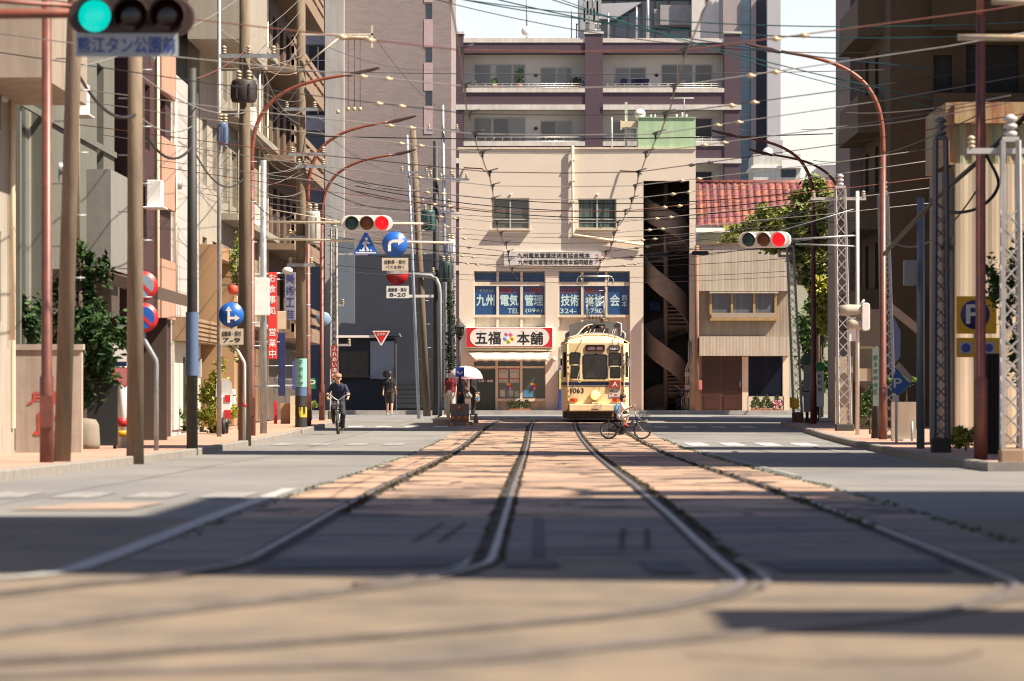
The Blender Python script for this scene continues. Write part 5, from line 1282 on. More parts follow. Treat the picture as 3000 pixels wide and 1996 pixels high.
# yellow cream building with many ledges
t, ya, yb = left_building('yellow_cream_building', 'yellowish cream building with ledges behind the grey signal pole', 640, 775, 16, m_lcream)
ya, yb = 154.3, 178.5
m_yc = mat('yellow_cream_render', (.30, .272, .22), .8, col2=(.23, .208, .17), scale=.8, streak=.2)
street_wall(t, FX, ya, yb, 16, m_yc, grid(ya, yb, 5, (3.6, 6.5, 9.4), .5, 1.6), mat('teal_glass', (.05, .07, .075), .1, spec=.9))
g = MB()
for z in (3.0, 5.9, 8.8, 11.7): g.box(FX + .003, FX + .5, ya, yb, z, z + .18)
g.build('ledge', m_be, t)
g = MB(); g.box(FX + .003, FX + .05, ya, yb, .1, 2.7); g.build('shopfront', mat('shopfront_brown', (.12, .075, .045), .7, col2=(.2, .14, .08), scale=1.5), t)
# brown balcony block
t, ya, yb = left_building('brown_balcony_block', 'brown apartment block with stacked striped balconies', 775, 890, 22, m_lcream)
ya, yb = 178.8, 203.5
m_bb = mat('brown_block', (.13, .08, .055), .8, col2=(.09, .057, .04), scale=1, streak=.15)
street_wall(t, FX, ya, yb, 20, m_bb, grid(ya, yb, 5, [2.9 * k + 3.3 for k in range(5)], .6, 1.8))
for k in range(6):
    z = 3.0 + 2.9 * k
    g = MB(); g.box(FX + .003, FX + 1.0, ya, yb, z - .2, z); g.box(FX + .9, FX + 1.0, ya, yb, z, z + .28); g.box(FX + .9, FX + 1.0, ya, yb, z + .42, z + .66); g.box(FX + .9, FX + 1.0, ya, yb, z + .8, z + .98)
    for q in range(5): y = ya + (yb - ya) * q / 4; g.box(FX + .903, FX + .997, y - .06 if q else y, y + .06, z, z + 1.0)
    g.build('balcony', mat('tan_balcony', (.27, .185, .125), .7, col2=(.21, .145, .10), scale=2, streak=.12), t)
g = MB(); g.box(FX + .003, FX + .06, ya, yb, .1, 2.6); g.build('shopfront', mat('shopfront_dark', (.05, .04, .035), .6, col2=(.1, .08, .06), scale=1.5), t)

# pipes, vents and meter boxes on the frontages
def clutter(nm, items):
    t = bpy.data.objects[nm]
    for kind, y, z, h in items:
        g = MB(); f = FX + (.003 if nm != 'grey_green_building' else -.397)
        if kind == 'downpipe': g.tube([(f + .07, y, z), (f + .07, y, z + h)], .05, 8); g.build(kind, M['cream'], t)
        elif kind == 'vent': g.lathe((f, y, z), [(.13, 0), (.13, .1), (.05, .13), (0, .13)], 12, 'x'); g.build(kind, M['galv'], t)
        elif kind == 'meter_box': g.box(f, f + .16, y, y + .35, z, z + h); g.build(kind, M['grey'], t, bevel=.02)
        else: g.box(f, f + .5, y, y + 1.3, z, z + .04); g.box(f + .08, f + .42, y + .2, y + 1.05, z + .041, z + .65); g.build(kind, M['white'], t, bevel=.02)
clutter('cream_corner_building', [('vent', 89.5, 3.2, 0), ('vent', 91.5, 6.0, 0), ('downpipe', 92.6, 1.9, 6)])
clutter('grey_green_building', [('downpipe', 110.5, 3.6, 12), ('vent', 107, 5.4, 0), ('vent', 112, 8.3, 0), ('condenser', 108.2, 6.5, 0)])
clutter('maroon_building', [('downpipe', 127.9, .2, 12), ('condenser', 124, 5.2, 0), ('vent', 126.4, 8.8, 0)])
clutter('pale_grey_building', [('vent', 136, 6.2, 0), ('vent', 141, 6.2, 0), ('meter_box', 143, 1.4, .5), ('downpipe', 134.2, 3.2, 5.2)])
clutter('yellow_cream_building', [('condenser', 160, 3.2, 0), ('condenser', 170, 6.2, 0), ('condenser', 165, 9.0, 0), ('downpipe', 162.5, .2, 13), ('downpipe', 174.5, .2, 13), ('meter_box', 157, 1.4, .5), ('meter_box', 168, 1.6, .5)])
clutter('brown_balcony_block', [('downpipe', 179.6, .2, 18), ('meter_box', 186, 1.4, .5)])
# ---------------------------------------------------------------- trees and shrubs
def leaf_cloud(mb, centre, rad, n, size, flat=1.0, clumps=None):
    C = Vector(centre)
    cl = []
    for _ in range(clumps or max(5, n // 160)):
        d = Vector((random.gauss(0, 1), random.gauss(0, 1), random.gauss(0, 1))).normalized() * random.uniform(.35, 1)
        cl.append((C + Vector((d.x * rad[0], d.y * rad[1], d.z * rad[2])), random.uniform(.22, .42)))
    for _ in range(n):
        c, s = random.choice(cl)
        d = Vector((random.gauss(0, .5), random.gauss(0, .5), random.gauss(0, .5)))
        p = c + Vector((d.x * rad[0] * s, d.y * rad[1] * s, d.z * rad[2] * s))
        u = Vector((random.gauss(0, 1), random.gauss(0, 1), random.gauss(0, .6))).normalized(); v = u.cross(Vector((random.gauss(0, 1), random.gauss(0, 1), random.gauss(0, 1)))).normalized()
        k = size * random.uniform(.6, 1.3)
        mb.add([p - u * k, p + v * k * .45, p + u * k, p - v * k * .45], [(0, 1, 2, 3)])
def leafmat(name, a, b, sc=1.3):
    if name in MATS: return MATS[name]
    m = mat(name, a, .55, col2=b, scale=sc, spec=.3)
    bs = m.node_tree.nodes['Principled BSDF']
    bs.inputs['Subsurface Weight'].default_value = 0.0
    return m
m_bark = mat('bark', (.11, .075, .05), .9, col2=(.06, .04, .03), scale=6, bump=.4)
def tree(name, label, base, h, blobs, lm, n, size, tr=.12, group=None, cat='tree'):
    t = thing(name, base, label, cat, group)
    B = Vector(base); g = MB(); top = B + Vector((0, 0, h * .72))
    g.tube([B - Vector((0, 0, .2)), B + Vector((tr * .4, 0, h * .3)), top], [tr, tr * .75, tr * .3], 8)
    for c, r in blobs:
        q = B + Vector(c); st = B + Vector((0, 0, h * random.uniform(.3, .6)))
        g.tube([st, st.lerp(q, .5) + Vector((0, 0, .1)), q], [tr * .4, tr * .25, tr * .1], 6)
    g.build('trunk', m_bark, t)
    lf = MB(); vol = sum(r[0] * r[1] * r[2] for c, r in blobs)
    for c, r in blobs: leaf_cloud(lf, B + Vector(c), r, int(n * r[0] * r[1] * r[2] / vol), size)
    lf.build('crown', lm, t, fixn=False)
    return t
lm_dark = leafmat('dark_foliage', (.045, .10, .025), (.015, .04, .012)); lm_mid = leafmat('mid_foliage', (.09, .15, .03), (.03, .065, .015)); lm_yel = leafmat('yellow_green_foliage', (.46, .43, .07), (.2, .23, .04)); lm_oliv = leafmat('olive_foliage', (.15, .15, .035), (.05, .07, .018))
tree('garden_tree', 'larger dark green tree in front of the grey green building', (X(235, 104), 104, zg(104) + .1), 4.2, [((.05, 0, 2.8), (.6, .6, .9)), ((-.15, 0, 1.9), (.65, .7, .8)), ((.5, .2, 2.2), (.55, .6, .6)), ((.0, .1, 3.6), (.4, .3, .45)), ((.3, 0, 1.5), (.5, .5, .6))], lm_dark, 7000, .08)
tree('garden_tree', 'dark leafy tree behind the red brown lamp post', (X(85, 102), 102, zg(102) + .1), 3.8, [((.1, 0, 2.6), (.45, .5, .8)), ((-.1, 0, 1.9), (.4, .5, .6))], lm_dark, 1600, .075)
tree('yellow_bush', 'tall yellow green bush on the pavement beside the black pole', (X(628, 142), 142, zg(142) + .1), 2.0, [((-.05, 0, .9), (.5, .5, .8)), ((.15, -.1, 1.5), (.38, .3, .5)), ((-.15, 0, .4), (.5, .4, .4)), ((.2, 0, .7), (.4, .4, .5))], lm_yel, 5200, .065, .05, cat='bush')
tree('hanging_plant', 'pale green climbing plant behind the blue arrow sign', (X(700, 150), 150, zg(150) + .1), 5.2, [((-.05, 0, 4.6), (.28, .3, .9)), ((.15, 0, 3.2), (.25, .3, .6)), ((-.1, 0, 2.2), (.3, .3, .5))], leafmat('fresh_foliage', (.2, .26, .05), (.09, .14, .03)), 1300, .06, .04, cat='plant')
tree('doorway_shrub', 'small green shrub at the foot of the pale grey building', (X(500, 136), 136, zg(136) + .1), .9, [((-.1, 0, .45), (.3, .3, .3)), ((.3, .1, .4), (.25, .3, .28))], lm_mid, 500, .05, .03, cat='bush')
tree('doorway_shrub', 'small light green shrub beside the striped concrete pole', (X(912, 186), 186, zg(186) + .1), .9, [((0, 0, .5), (.3, .3, .35))], leafmat('fresh_foliage', (.2, .26, .05), (.09, .14, .03)), 350, .05, .03, cat='bush')

# ---------------------------------------------------------------- signs on the left shops
def box_sign(name, label, px0, px1, py0, py1, y, m, cat='sign', th=.18, border=None, lettering=None, lm=None, th_names=('panel',)):
    t = thing(name, (X((px0 + px1) / 2, y), y, Z(py1, y)), label, cat)
    g = MB(); g.box(X(px0, y), X(px1, y), y, y + th, Z(py1, y), Z(py0, y)); g.build('panel', m, t, bevel=.01)
    if lettering:
        l = MB(); n = len(lettering); hh = (Z(py0, y) - Z(py1, y)); s_ = hh / n
        for i, ch in enumerate(lettering):
            if ch != ' ': l.text(ch, X((px0 + px1) / 2, y), y, Z(py0, y) - s_ * (i + .88), s_ * .72, min(s_ * .72, (X(px1, y) - X(px0, y)) * .75), .02)
        l.build('lettering', lm, t)
    # bracket arms back to the frontage
    g = MB()
    for q in (.15, .85):
        zz = Z(py0, y) + (Z(py1, y) - Z(py0, y)) * q; g.tube([(X(px0, y) + .05, y + th / 2, zz), (FX - .1, y + th / 2, zz)], .025, 6)
    g.build('bracket', M['galv'], t)
    return t
box_sign('vertical_banner_sign', 'tall bright red vertical sign with white letters', 785, 811, 798, 1052, 150, mat('banner_red', (.66, .04, .035), .5, col2=(.58, .03, .03), scale=2), lettering='お食事処 営業中', lm=M['white'])
box_sign('vertical_sign', 'grey blue vertical sign with dark letters behind the red banner', 834, 866, 798, 938, 172, mat('sign_greyblue', (.25, .27, .36), .5), lettering='美術工芸', lm=mat('sign_indigo', (.06, .05, .2), .5))
box_sign('hanging_banner', 'dark blue cloth banner under the grey blue sign', 815, 836, 975, 1160, 168, mat('banner_blue', (.02, .035, .17), .7, col2=(.015, .02, .06), scale=2), th=.03)
box_sign('hanging_banner', 'narrow blue banner with white marks beside the striped pole', 855, 866, 1060, 1142, 172, mat('banner_blue2', (.06, .08, .36), .7), th=.03)
box_sign('parking_sign', 'small green parking sign behind the striped concrete pole', 903, 927, 1108, 1140, 184, M['green'], lettering='P', lm=M['white'], th=.05)
box_sign('stacked_light_box', 'cream stacked light box between the red and grey blue signs', 812, 840, 912, 965, 158, mat('lightbox_cream', (.66, .52, .36), .5))
box_sign('white_light_box', 'white upright light box sign on the orange timber front', 610, 636, 858, 935, 147, M['white'], th=.25)
t = thing('red_lantern', (X(683, 150), 150, Z(862, 150)), 'round red paper lantern above the blue arrow sign', 'lantern')
g = MB(); g.lathe((X(683, 150), 150, Z(864, 150)), [(.05, 0), (.12, .04), (.15, .14), (.12, .25), (.05, .29)], 14); g.build('shade', mat('lantern_red', (.62, .07, .04), .6), t)
g = MB(); g.cyl((X(683, 150), 150, Z(834, 150)), (X(683, 150), 150, Z(810, 150)), .012); g.tube([(X(683, 150), 150, Z(812, 150)), (-9.1, 150, Z(812, 150))], .015, 6); g.build('hanger', M['darkpole'], t)
t = thing('wall_lamp', (X(842, 165), 165, Z(795, 165)), 'white lamp on an arm above the grey blue sign', 'lamp')
g = MB(); g.tube([(-9.1, 165, Z(808, 165)), (X(830, 165), 165, Z(800, 165))], .03, 6); g.build('arm', M['white'], t)
g = MB(); g.ball((X(842, 165), 165, Z(793, 165)), .14, sc=(1.2, .8, .8)); g.build('lamp_head', M['white'], t)
t = thing('box_planter', (X(838, 170), 170, zg(170)), 'pale wooden box and red stand outside the shop under the banners', 'box')
g = MB(); g.box(X(822, 170), X(862, 170), 170, 170.5, zg(170) + .1, Z(1182, 170)); g.build('box', mat('box_wood', (.42, .29, .18), .7, scale=3), t)
g = MB(); g.box(X(803, 170), X(811, 170), 169.9, 170.3, zg(170) + .1, Z(1175, 170)); g.build('red_stand', M['red'], t)
g = MB(); g.box(X(852, 170), X(867, 170), 169.6, 169.95, zg(170) + .1, Z(1160, 170)); g.build('cream_stand', M['cream'], t)

# ---------------------------------------------------------------- delivery scooter parked on the pavement
ys = 139.0; bx = X(655, ys); bz = zg(ys) + .12
t = thing('scooter', (bx, ys, bz), 'parked red, white and yellow delivery scooter with a tall screen by the bush', 'scooter')
def wheel(mb, c, r, w): mb.lathe(c, [(r * .55, -w * .4), (r * .9, -w / 2), (r, 0), (r * .9, w / 2), (r * .55, w * .4)], 18, 'x')
for nm, y_ in (('front_wheel', ys), ('rear_wheel', ys + 1.2)):
    g = MB(); wheel(g, (bx, y_, bz + .22), .22, .1); g.build(nm, M['black'], t)
g = MB(); g.prism([(bx - .06, bz + .3), (bx + .06, bz + .3), (bx + .12, bz + .55), (bx + .2, bz + .75), (bx + .17, bz + .98), (bx - .17, bz + .98), (bx - .2, bz + .75), (bx - .12, bz + .55)], ys + .1, ys + .32); g.build('front_fairing', M['white'], t, bevel=.03)
g = MB(); g.box(bx + .02, bx + .17, ys + .085, ys + .099, bz + .82, bz + 1.0); g.box(bx + .02, bx + .18, ys + .08, ys + .098, bz + .4, bz + .62); g.build('red_panel', M['red'], t)
g = MB(); g.box(bx - .19, bx - .06, ys + .085, ys + .099, bz + .36, bz + .66); g.build('yellow_panel', M['yellow'], t)
g = MB(); g.prism([(bx - .22, bz + .95), (bx + .22, bz + .95), (bx + .2, bz + 1.3), (bx + .1, bz + 1.42), (bx - .1, bz + 1.42), (bx - .2, bz + 1.3)], ys + .28, ys + .3); g.build('windscreen', mat('scooter_screen', (.5, .5, .48), .2), t)
g = MB(); g.tube([(bx - .3, ys + .4, bz + 1.0), (bx, ys + .36, bz + .96), (bx + .3, ys + .4, bz + 1.0)], .02, 6); g.build('handlebar', M['black'], t)
g = MB(); g.box(bx - .13, bx + .13, ys + .6, ys + 1.3, bz + .62, bz + .74); g.box(bx - .12, bx + .12, ys + .3, ys + 1.3, bz + .25, bz + .36); g.build('seat', M['black'], t, bevel=.03)
g = MB(); g.box(bx - .22, bx + .22, ys + 1.15, ys + 1.55, bz + .76, bz + 1.15); g.build('delivery_box', M['white'], t, bevel=.02)
g = MB(); g.box(bx - .2, bx - .17, ys + .2, ys + .5, bz + .0, bz + .3); g.build('stand', M['darkpole'], t)
# ================================================================ poles, lamps, signals, road signs
def G(x, y, side=True): return zg(y) + (.11 if side and (x < kl(y) or x > kr(y)) else 0)
def crossarm(mb, c, w, th=.07, n=3, im=None):
    mb.box(c[0] - w / 2, c[0] + w / 2, c[1] - th / 2, c[1] + th / 2, c[2] - th / 2, c[2] + th / 2)
def insul(mb, c, s=1.0, k=3):
    for i in range(k): mb.lathe((c[0], c[1], c[2] + i * .06 * s), [(.02 * s, 0), (.055 * s, .012 * s), (.055 * s, .035 * s), (.02 * s, .06 * s)], 8)
def utility_pole(label, x, y, r, h, m=None, lean=(0, 0), arms=(), boxes=(), wraps=(), group='utility poles along the street', steps=True, name='utility_pole'):
    z = G(x, y); t = thing(name, (x, y, z), label, 'pole', group)
    top = (x + lean[0], y + lean[1], z + h)
    g = MB(); g.tube([(x, y, z - .2), ((x + top[0]) / 2, (y + top[1]) / 2, z + h / 2), top], [r, r * .88, r * .76], 14); g.build('shaft', m or M['concrete'], t)
    def at_(hz): k = hz / h; return (x + lean[0] * k, y + lean[1] * k, z + hz)
    if steps:
        for i in range(int((min(h, 9) - 2.2) / .45)):
            c = at_(2.2 + i * .45); s = 1 if i % 2 else -1; g = MB(); g.tube([c, (c[0] + s * (r + .13), c[1], c[2])], .011, 5); g.build('step_bolt', M['galv'], t)
    for hz, w, dx in arms:
        c = at_(hz); g = MB(); g.box(c[0] + dx - w / 2, c[0] + dx + w / 2, c[1] - r - .1, c[1] - r - .01, c[2] - .045, c[2] + .045); a = g.build('crossarm', M['galv'], t)
        n = max(2, int(w / .42))
        for i in range(n): g = MB(); insul(g, (c[0] + dx - w / 2 + .1 + (w - .2) * i / (n - 1), c[1] - r - .055, c[2] + .045)); g.build('insulator', M['porcelain'], a)
    for hz, dx, w, hh, mm in boxes:
        c = at_(hz); g = MB(); g.lathe((c[0] + dx, c[1] - r - w * .5, c[2]), [(0, 0), (w * .46, 0), (w / 2, .04), (w / 2, hh * .9), (w * .44, hh), (0, hh)], 14)
        for i in range(6): a = i * math.pi / 3; g.box(c[0] + dx + w * .5 * math.cos(a) - .02, c[0] + dx + w * .5 * math.cos(a) + .02, c[1] - r - w * .5 + w * .52 * math.sin(a) - .02, c[1] - r - w * .5 + w * .52 * math.sin(a) + .02, c[2] + hh * .15, c[2] + hh * .8)
        b_ = g.build('transformer', mm, t)
        
        for s in (-.2, .2): g = MB(); insul(g, (c[0] + dx + w * s, c[1] - r - w * .5, c[2] + hh), 1.2); g.build('bushing', M['porcelain'], b_)
    for h0, h1, mm, txt, lm in wraps:
        g = MB(); a, c = at_(h0), at_(h1); g.tube([a, c], r + .012, 16, caps=False); w_ = g.build('wrap', mm, t)
        if txt:
            l = MB(); n = len(txt); st = (h1 - h0) / n
            for i, ch in enumerate(txt):
                if ch != ' ': l.text(ch, (a[0] + c[0]) / 2, y - r - .02, c[2] - st * (i + .85), st * .62, min(st * .66, r * 1.4), .02)
            l.build('lettering', lm, w_)
    return t
m_hz = mat('hazard_yellow_wrap', (.5, .4, .03), .6, col2=(.012, .012, .012), scale=4.5, stretch=(4, 4, .4), contrast=(.49, .51), det=0)
m_teal = mat('teal_wrap', (.22, .52, .42), .6, col2=(.2, .45, .4), scale=2); m_grw = mat('blue_wrap', (.06, .11, .22), .6, col2=(.09, .14, .25), scale=3)
utility_pole('leaning tan concrete pole beside the red brown lamp post', X(181, 78.5), 78.5, .125, 12.5, lean=(.36, 0))
utility_pole('tan concrete pole in front of the round no stopping signs', X(396, 86.5), 86.5, .14, 8.4, arms=((7.0, .7, 0),), wraps=())
utility_pole('black pole with a blue poster wrapped round it', X(563, 103), 103, .108, 7.2, M['darkpole'], wraps=((1.4, 2.6, m_grw, None, None),), steps=False)
utility_pole('thin silver steel pole between the black pole and the blue arrow sign', X(642, 133), 133, .06, 12, M['galv'], boxes=((7.1, .1, .26, .55, mat('transformer_blue', (.09, .14, .24), .5)),), steps=False)
utility_pole('thick tan concrete pole beside the blue arrow sign with a dark splice box', X(717, 122), 122, .145, 12.5, arms=((8.6, 1.3, .1),), boxes=((7.55, 0, .55, .5, mat('splice_brown', (.03, .022, .02), .6)),))
utility_pole('concrete pole with teal lettered wrap and yellow black stripes at its foot', X(882, 158), 158, .16, 14, arms=((7.55, .9, .3), (7.9, 1.1, .2), (4.7, .8, 0), (5.5, .8, 0), (9.2, 1.0, 0)), boxes=((5.3, .36, .42, .95, mat('transformer_grey', (.40, .38, .35), .5)),),
             wraps=((1.18, 2.0, m_teal, '子供を守', M['navy']), (.92, 1.17, m_grw, None, None), (.3, .6, m_hz, None, None), (.61, .91, M['darkpole'], None, None), (.0, .29, M['darkpole'], None, None)))
# far poles beside the office
yq = 210.0
utility_pole('leaning tan pole at the mouth of the side street', X(1252, yq), yq, .15, 11, lean=(-.55, 0), arms=((5.5, 1.2, 0),))
utility_pole('very dark tarred pole with dark transformers near the office corner', X(1277, yq + 3), yq + 3, .14, 10.7, M['darkpole'], arms=((9.2, 2.2, .2), (8.2, 1.2, 0)), boxes=((7.2, -.3, .55, .8, mat('transformer_green', (.03, .08, .075), .5)), (5.2, .4, .5, .8, mat('transformer_dgreen', (.03, .05, .05), .5))))
utility_pole('thin light blue leaning steel pole near the dark tarred pole', X(1228, yq - 6), yq - 6, .065, 10.6, mat('pale_blue_steel', (.42, .48, .56), .4, .4), lean=(-.45, 0), arms=((9.2, 1.1, .2),), steps=False)
utility_pole('pale steel pole closest to the office wall', X(1308, yq + 5), yq + 5, .085, 12.2, M['galv'], lean=(-.15, 0), arms=((11.2, 1.3, 0), (9.4, 1.0, -.1), (8.0, 1.0, -.1)), boxes=((6.3, .25, .34, .6, mat('pale_box', (.5, .54, .6), .5)),))
t = thing('ivy_pole', (X(1322, 214), 214, zg(214)), 'pole overgrown with dark green ivy beside the office corner', 'pole')
g = MB(); g.cyl((X(1322, 214), 214, .2), (X(1322, 214), 214, 6.3), .1); g.build('shaft', M['darkpole'], t)
lf = MB(); leaf_cloud(lf, (X(1322, 214), 214, 3.4), (.2, .2, 2.2), 1100, .07, clumps=26); lf.build('ivy', lm_dark, t, fixn=False)

# ------------------------------------------------ street lamps: brown post, swan neck, slim head
def lamp_proto():
    t = thing('street_lamp', (0, 0, 0), '', 'street lamp', 'brown swan neck street lamps along both kerbs')
    g = MB(); H = 6.6
    neck = catmull([(0, 0, H), (.02, 0, H + .6), (.14, 0, H + 1.15), (.45, 0, H + 1.65), (.95, 0, H + 2.0), (1.6, 0, H + 2.22), (2.35, 0, H + 2.36)], 6)
    g.tube([(0, 0, -.15), (0, 0, 1.2), (0, 0, 1.25), (0, 0, H)], [.1, .1, .078, .07], 14); g.build('post', M['lampbrown'], t)
    g = MB(); g.tube(neck, [.062 - .025 * i / (len(neck) - 1) for i in range(len(neck))], 10); g.build('neck', M['redbrown'], t)
    g = MB(); hp = [(2.3, H + 2.34), (2.45, H + 2.40), (2.55, H + 2.44), (3.15, H + 2.56), (3.2, H + 2.53), (3.1, H + 2.49), (2.55, H + 2.34), (2.4, H + 2.31)]
    g.prism(hp, -.1, .1); hd = g.build('lamp_head', mat('lamp_head_brown', (.07, .03, .025), .5), t, bevel=.02)
    g = MB(); g.prism([(2.6, H + 2.345), (3.05, H + 2.47), (3.05, H + 2.455), (2.6, H + 2.33)], -.07, .07); g.build('lens', mat('lamp_lens', (.4, .38, .34), .3), hd)
    g = MB(); g.box(-.09, .09, -.115, -.06, .5, .95); g.build('hatch', M['lampbrown'], t)
    return t
lp = lamp_proto()
LS = [(X(137, 77), 77, 0, 'red brown lamp post beside the leaning concrete pole'), (-7.12, 135.5, 0, 'brown swan neck lamp beside the grey signal pole, its red neck arching highest there'),
      (-6.78, 160.5, 0, 'brown swan neck lamp whose post hides behind the striped concrete pole'), (X(943, 184), 184, 0, 'brown swan neck lamp whose post stands between the striped pole and the white lattice pole'),
      (X(2873, 81), 81, 180, 'dark red lamp post in front of the yellow parking sign'), (X(2587, 126), 126, 180, 'brown swan neck lamp arching against the open sky'),
      (X(2383, 170), 170, 180, 'dark swan neck lamp by the bus stop posts'), (X(2470, 184), 184, 180, 'lamp of which only the arm shows above the olive tree')]
for i, (x, y, rz, lab) in enumerate(LS):
    o = lp if i == 0 else copy_tree(lp)
    shift(o, (x, y, G(x, y)), lab, R(rz))
# black lantern lamp
yl = 204.0; lx = X(1346.5, yl)
t = thing('lantern_lamp', (lx, yl, zg(yl)), 'old style black lantern lamp on a post beside the red shop sign', 'street lamp')
g = MB(); g.tube([(lx, yl, zg(yl)), (lx, yl, Z(1120, yl)), (lx, yl, Z(1118, yl)), (lx, yl, Z(990, yl))], [.1, .09, .055, .05], 10); g.build('post', M['darkpole'], t)
g = MB(); g.lathe((lx, yl, Z(986, yl)), [(.05, 0), (.12, .04), (.17, .36)], 6); g.build('glass', mat('lantern_glass', (.10, .09, .07), .15), t)
g = MB(); g.lathe((lx, yl, Z(986, yl)), [(.24, .36), (.2, .4), (.08, .52), (.03, .58), (.0, .7)], 6); g.lathe((lx, yl, Z(992, yl)), [(.06, 0), (.14, .06), (.06, .1)], 8)
for k in range(6): a = k * math.pi / 3; g.tube([(lx + .125 * math.cos(a), yl + .125 * math.sin(a), Z(984, yl)), (lx + .175 * math.cos(a), yl + .175 * math.sin(a), Z(957, yl))], .012, 5)
g.build('frame', M['darkpole'], t)

# ------------------------------------------------ traffic signals
def signal(name, label, c, s, body_m, lit, rz=0, group='horizontal three lamp traffic signals', vis=.2, dim=1.0):
    """c: centre of the housing face; lamps read green, amber, red from the left"""
    t = thing(name, c, label, 'traffic light', group)
    w, hh = 1.12 * s, .36 * s
    g = MB(); o_ = [(c[0] + x, c[2] + z) for x, z in rrect(-w / 2 - .04, w / 2 + .04, -hh / 2, hh / 2, hh * .48, 6)]; g.prism(o_, c[1], c[1] + .16 * s); g.build('housing', body_m, t, bevel=.015)
    cols = dict(g=('lens_green', (.012, .05, .05), (.0, .68, .56), .4), a=('lens_amber', (.13, .04, .012), (1, .4, .02), 2.5), r=('lens_red', (.2, .012, .012), (1, .004, .008), .8))
    for k, q in zip((-1, 0, 1), 'gar'):
        nm, dark, em, es = cols[q]; cx_ = c[0] + k * .345 * s
        g = MB(); g.lathe((cx_, c[1], c[2]), [(.155 * s, .0), (.15 * s, .012), (.08 * s, .028), (0, .034)], 20, 'y')
        mm = mat(nm + ('_lit' if q == lit else '_off') + ('' if dim == 1 else '_dim'), tuple(v * dim for v in dark) if q != lit else tuple(v * .15 for v in em), .2, emit=em if q == lit else None, estr=es if q == lit else 0, amt=.1)
        ln = g.build('lens', mm, t)
        v = MB(); n = 20; vs = []
        for i in range(n + 1):
            a = R(-35 + 250 * i / n); d = vis * s * (.55 + .45 * math.sin(max(0, min(math.pi, a)))) if 0 <= a <= math.pi else vis * s * .5
            for rr in (.163 * s, .172 * s): vs += [(cx_ + rr * math.cos(a), c[1] + .01, c[2] + rr * math.sin(a)), (cx_ + rr * math.cos(a), c[1] - d, c[2] + rr * math.sin(a))]
        fs = []
        for i in range(n):
            p = 4 * i; fs += [(p, p + 1, p + 5, p + 4), (p + 2, p + 6, p + 7, p + 3), (p + 1, p + 3, p + 7, p + 5)]
        v.add(vs, fs, True); v.build('visor', body_m, ln)
    if rz: t.rotation_euler = (0, 0, R(rz))
    return t
m_sigw = mat('signal_white', (.66, .64, .60), .45, col2=(.58, .56, .52), scale=4); m_sigb = mat('signal_brown', (.055, .028, .022), .5, col2=(.035, .02, .018), scale=3)
yn = 53.0
def nsx(p): return X(p, yn)
def nsz(p): return Z(p, yn)
signal('traffic_signal', 'big brown traffic light showing green', (nsx(384), yn, nsz(47)), 1.02, m_sigb, 'g', vis=.24, dim=.12)
px_ = -6.6
t = thing('signal_pole', (px_, yn + .15, zg(yn)), 'red brown signal mast arm carrying the green light', 'signal pole')
g = MB(); g.cyl((px_, yn + .25, zg(yn)), (px_, yn + .25, 6.4), .1, .08); g.build('post', M['redbrown'], t)
g = MB(); g.tube([(px_, yn + .25, nsz(42)), (nsx(500), yn + .25, nsz(30))], .05, 10); g.tube([(px_, yn + .25, nsz(-30)), (nsx(300), yn + .25, nsz(20))], .022, 8); g.build('arm', M['redbrown'], t)
t = thing('intersection_name_sign', (nsx(371), yn, nsz(166)), 'white junction name board with blue characters under the near green light', 'sign')
g = MB(); g.box(nsx(221), nsx(521), yn, yn + .04, nsz(166), nsz(96)); g.build('board', mat('name_board', (.42, .43, .43), .5), t)
l = MB(); l.text('熊江タン公園前', nsx(371), yn, nsz(156), .16, .95, .02); l.build('lettering', mat('name_blue', (.015, .05, .28), .5), t)
g = MB()
for p in (260, 480): g.cyl((nsx(p), yn + .06, nsz(100)), (nsx(p), yn + .06, nsz(45)), .018)
g.build('hanger', M['galv'], t)

ysg = 141.0
def lx_(p): return X(p, ysg)
def lz(p): return Z(p, ysg)
gx = lx_(772)
t = thing('signal_pole', (gx, ysg, G(gx, ysg)), 'grey signal pole carrying two arms with a red light and blue signs', 'signal pole')
g = MB(); g.cyl((gx, ysg, zg(ysg)), (gx, ysg, lz(470)), .09, .08, 14); g.build('post', M['galv'], t)
g = MB(); g.tube([(gx, ysg, lz(650)), (lx_(1240), ysg, lz(656))], .03, 8); g.tube([(gx, ysg, lz(700)), (lx_(1330), ysg, lz(712))], .03, 8); g.tube([(gx, ysg, lz(610)), (lx_(1000), ysg, lz(650))], .012, 5); g.build('arm', mat('arm_cream', (.5, .44, .34), .5), t)
g = MB(); g.box(gx - .35, gx + .16, ysg - .35, ysg - .1, lz(925), lz(815)); g.build('side_signal_box', M['white'], t, bevel=.02)
signal('traffic_signal', 'white traffic light showing red above the blue pedestrian triangle', (lx_(1075), ysg - .12, lz(655)), 1.12, m_sigw, 'r', vis=.16)

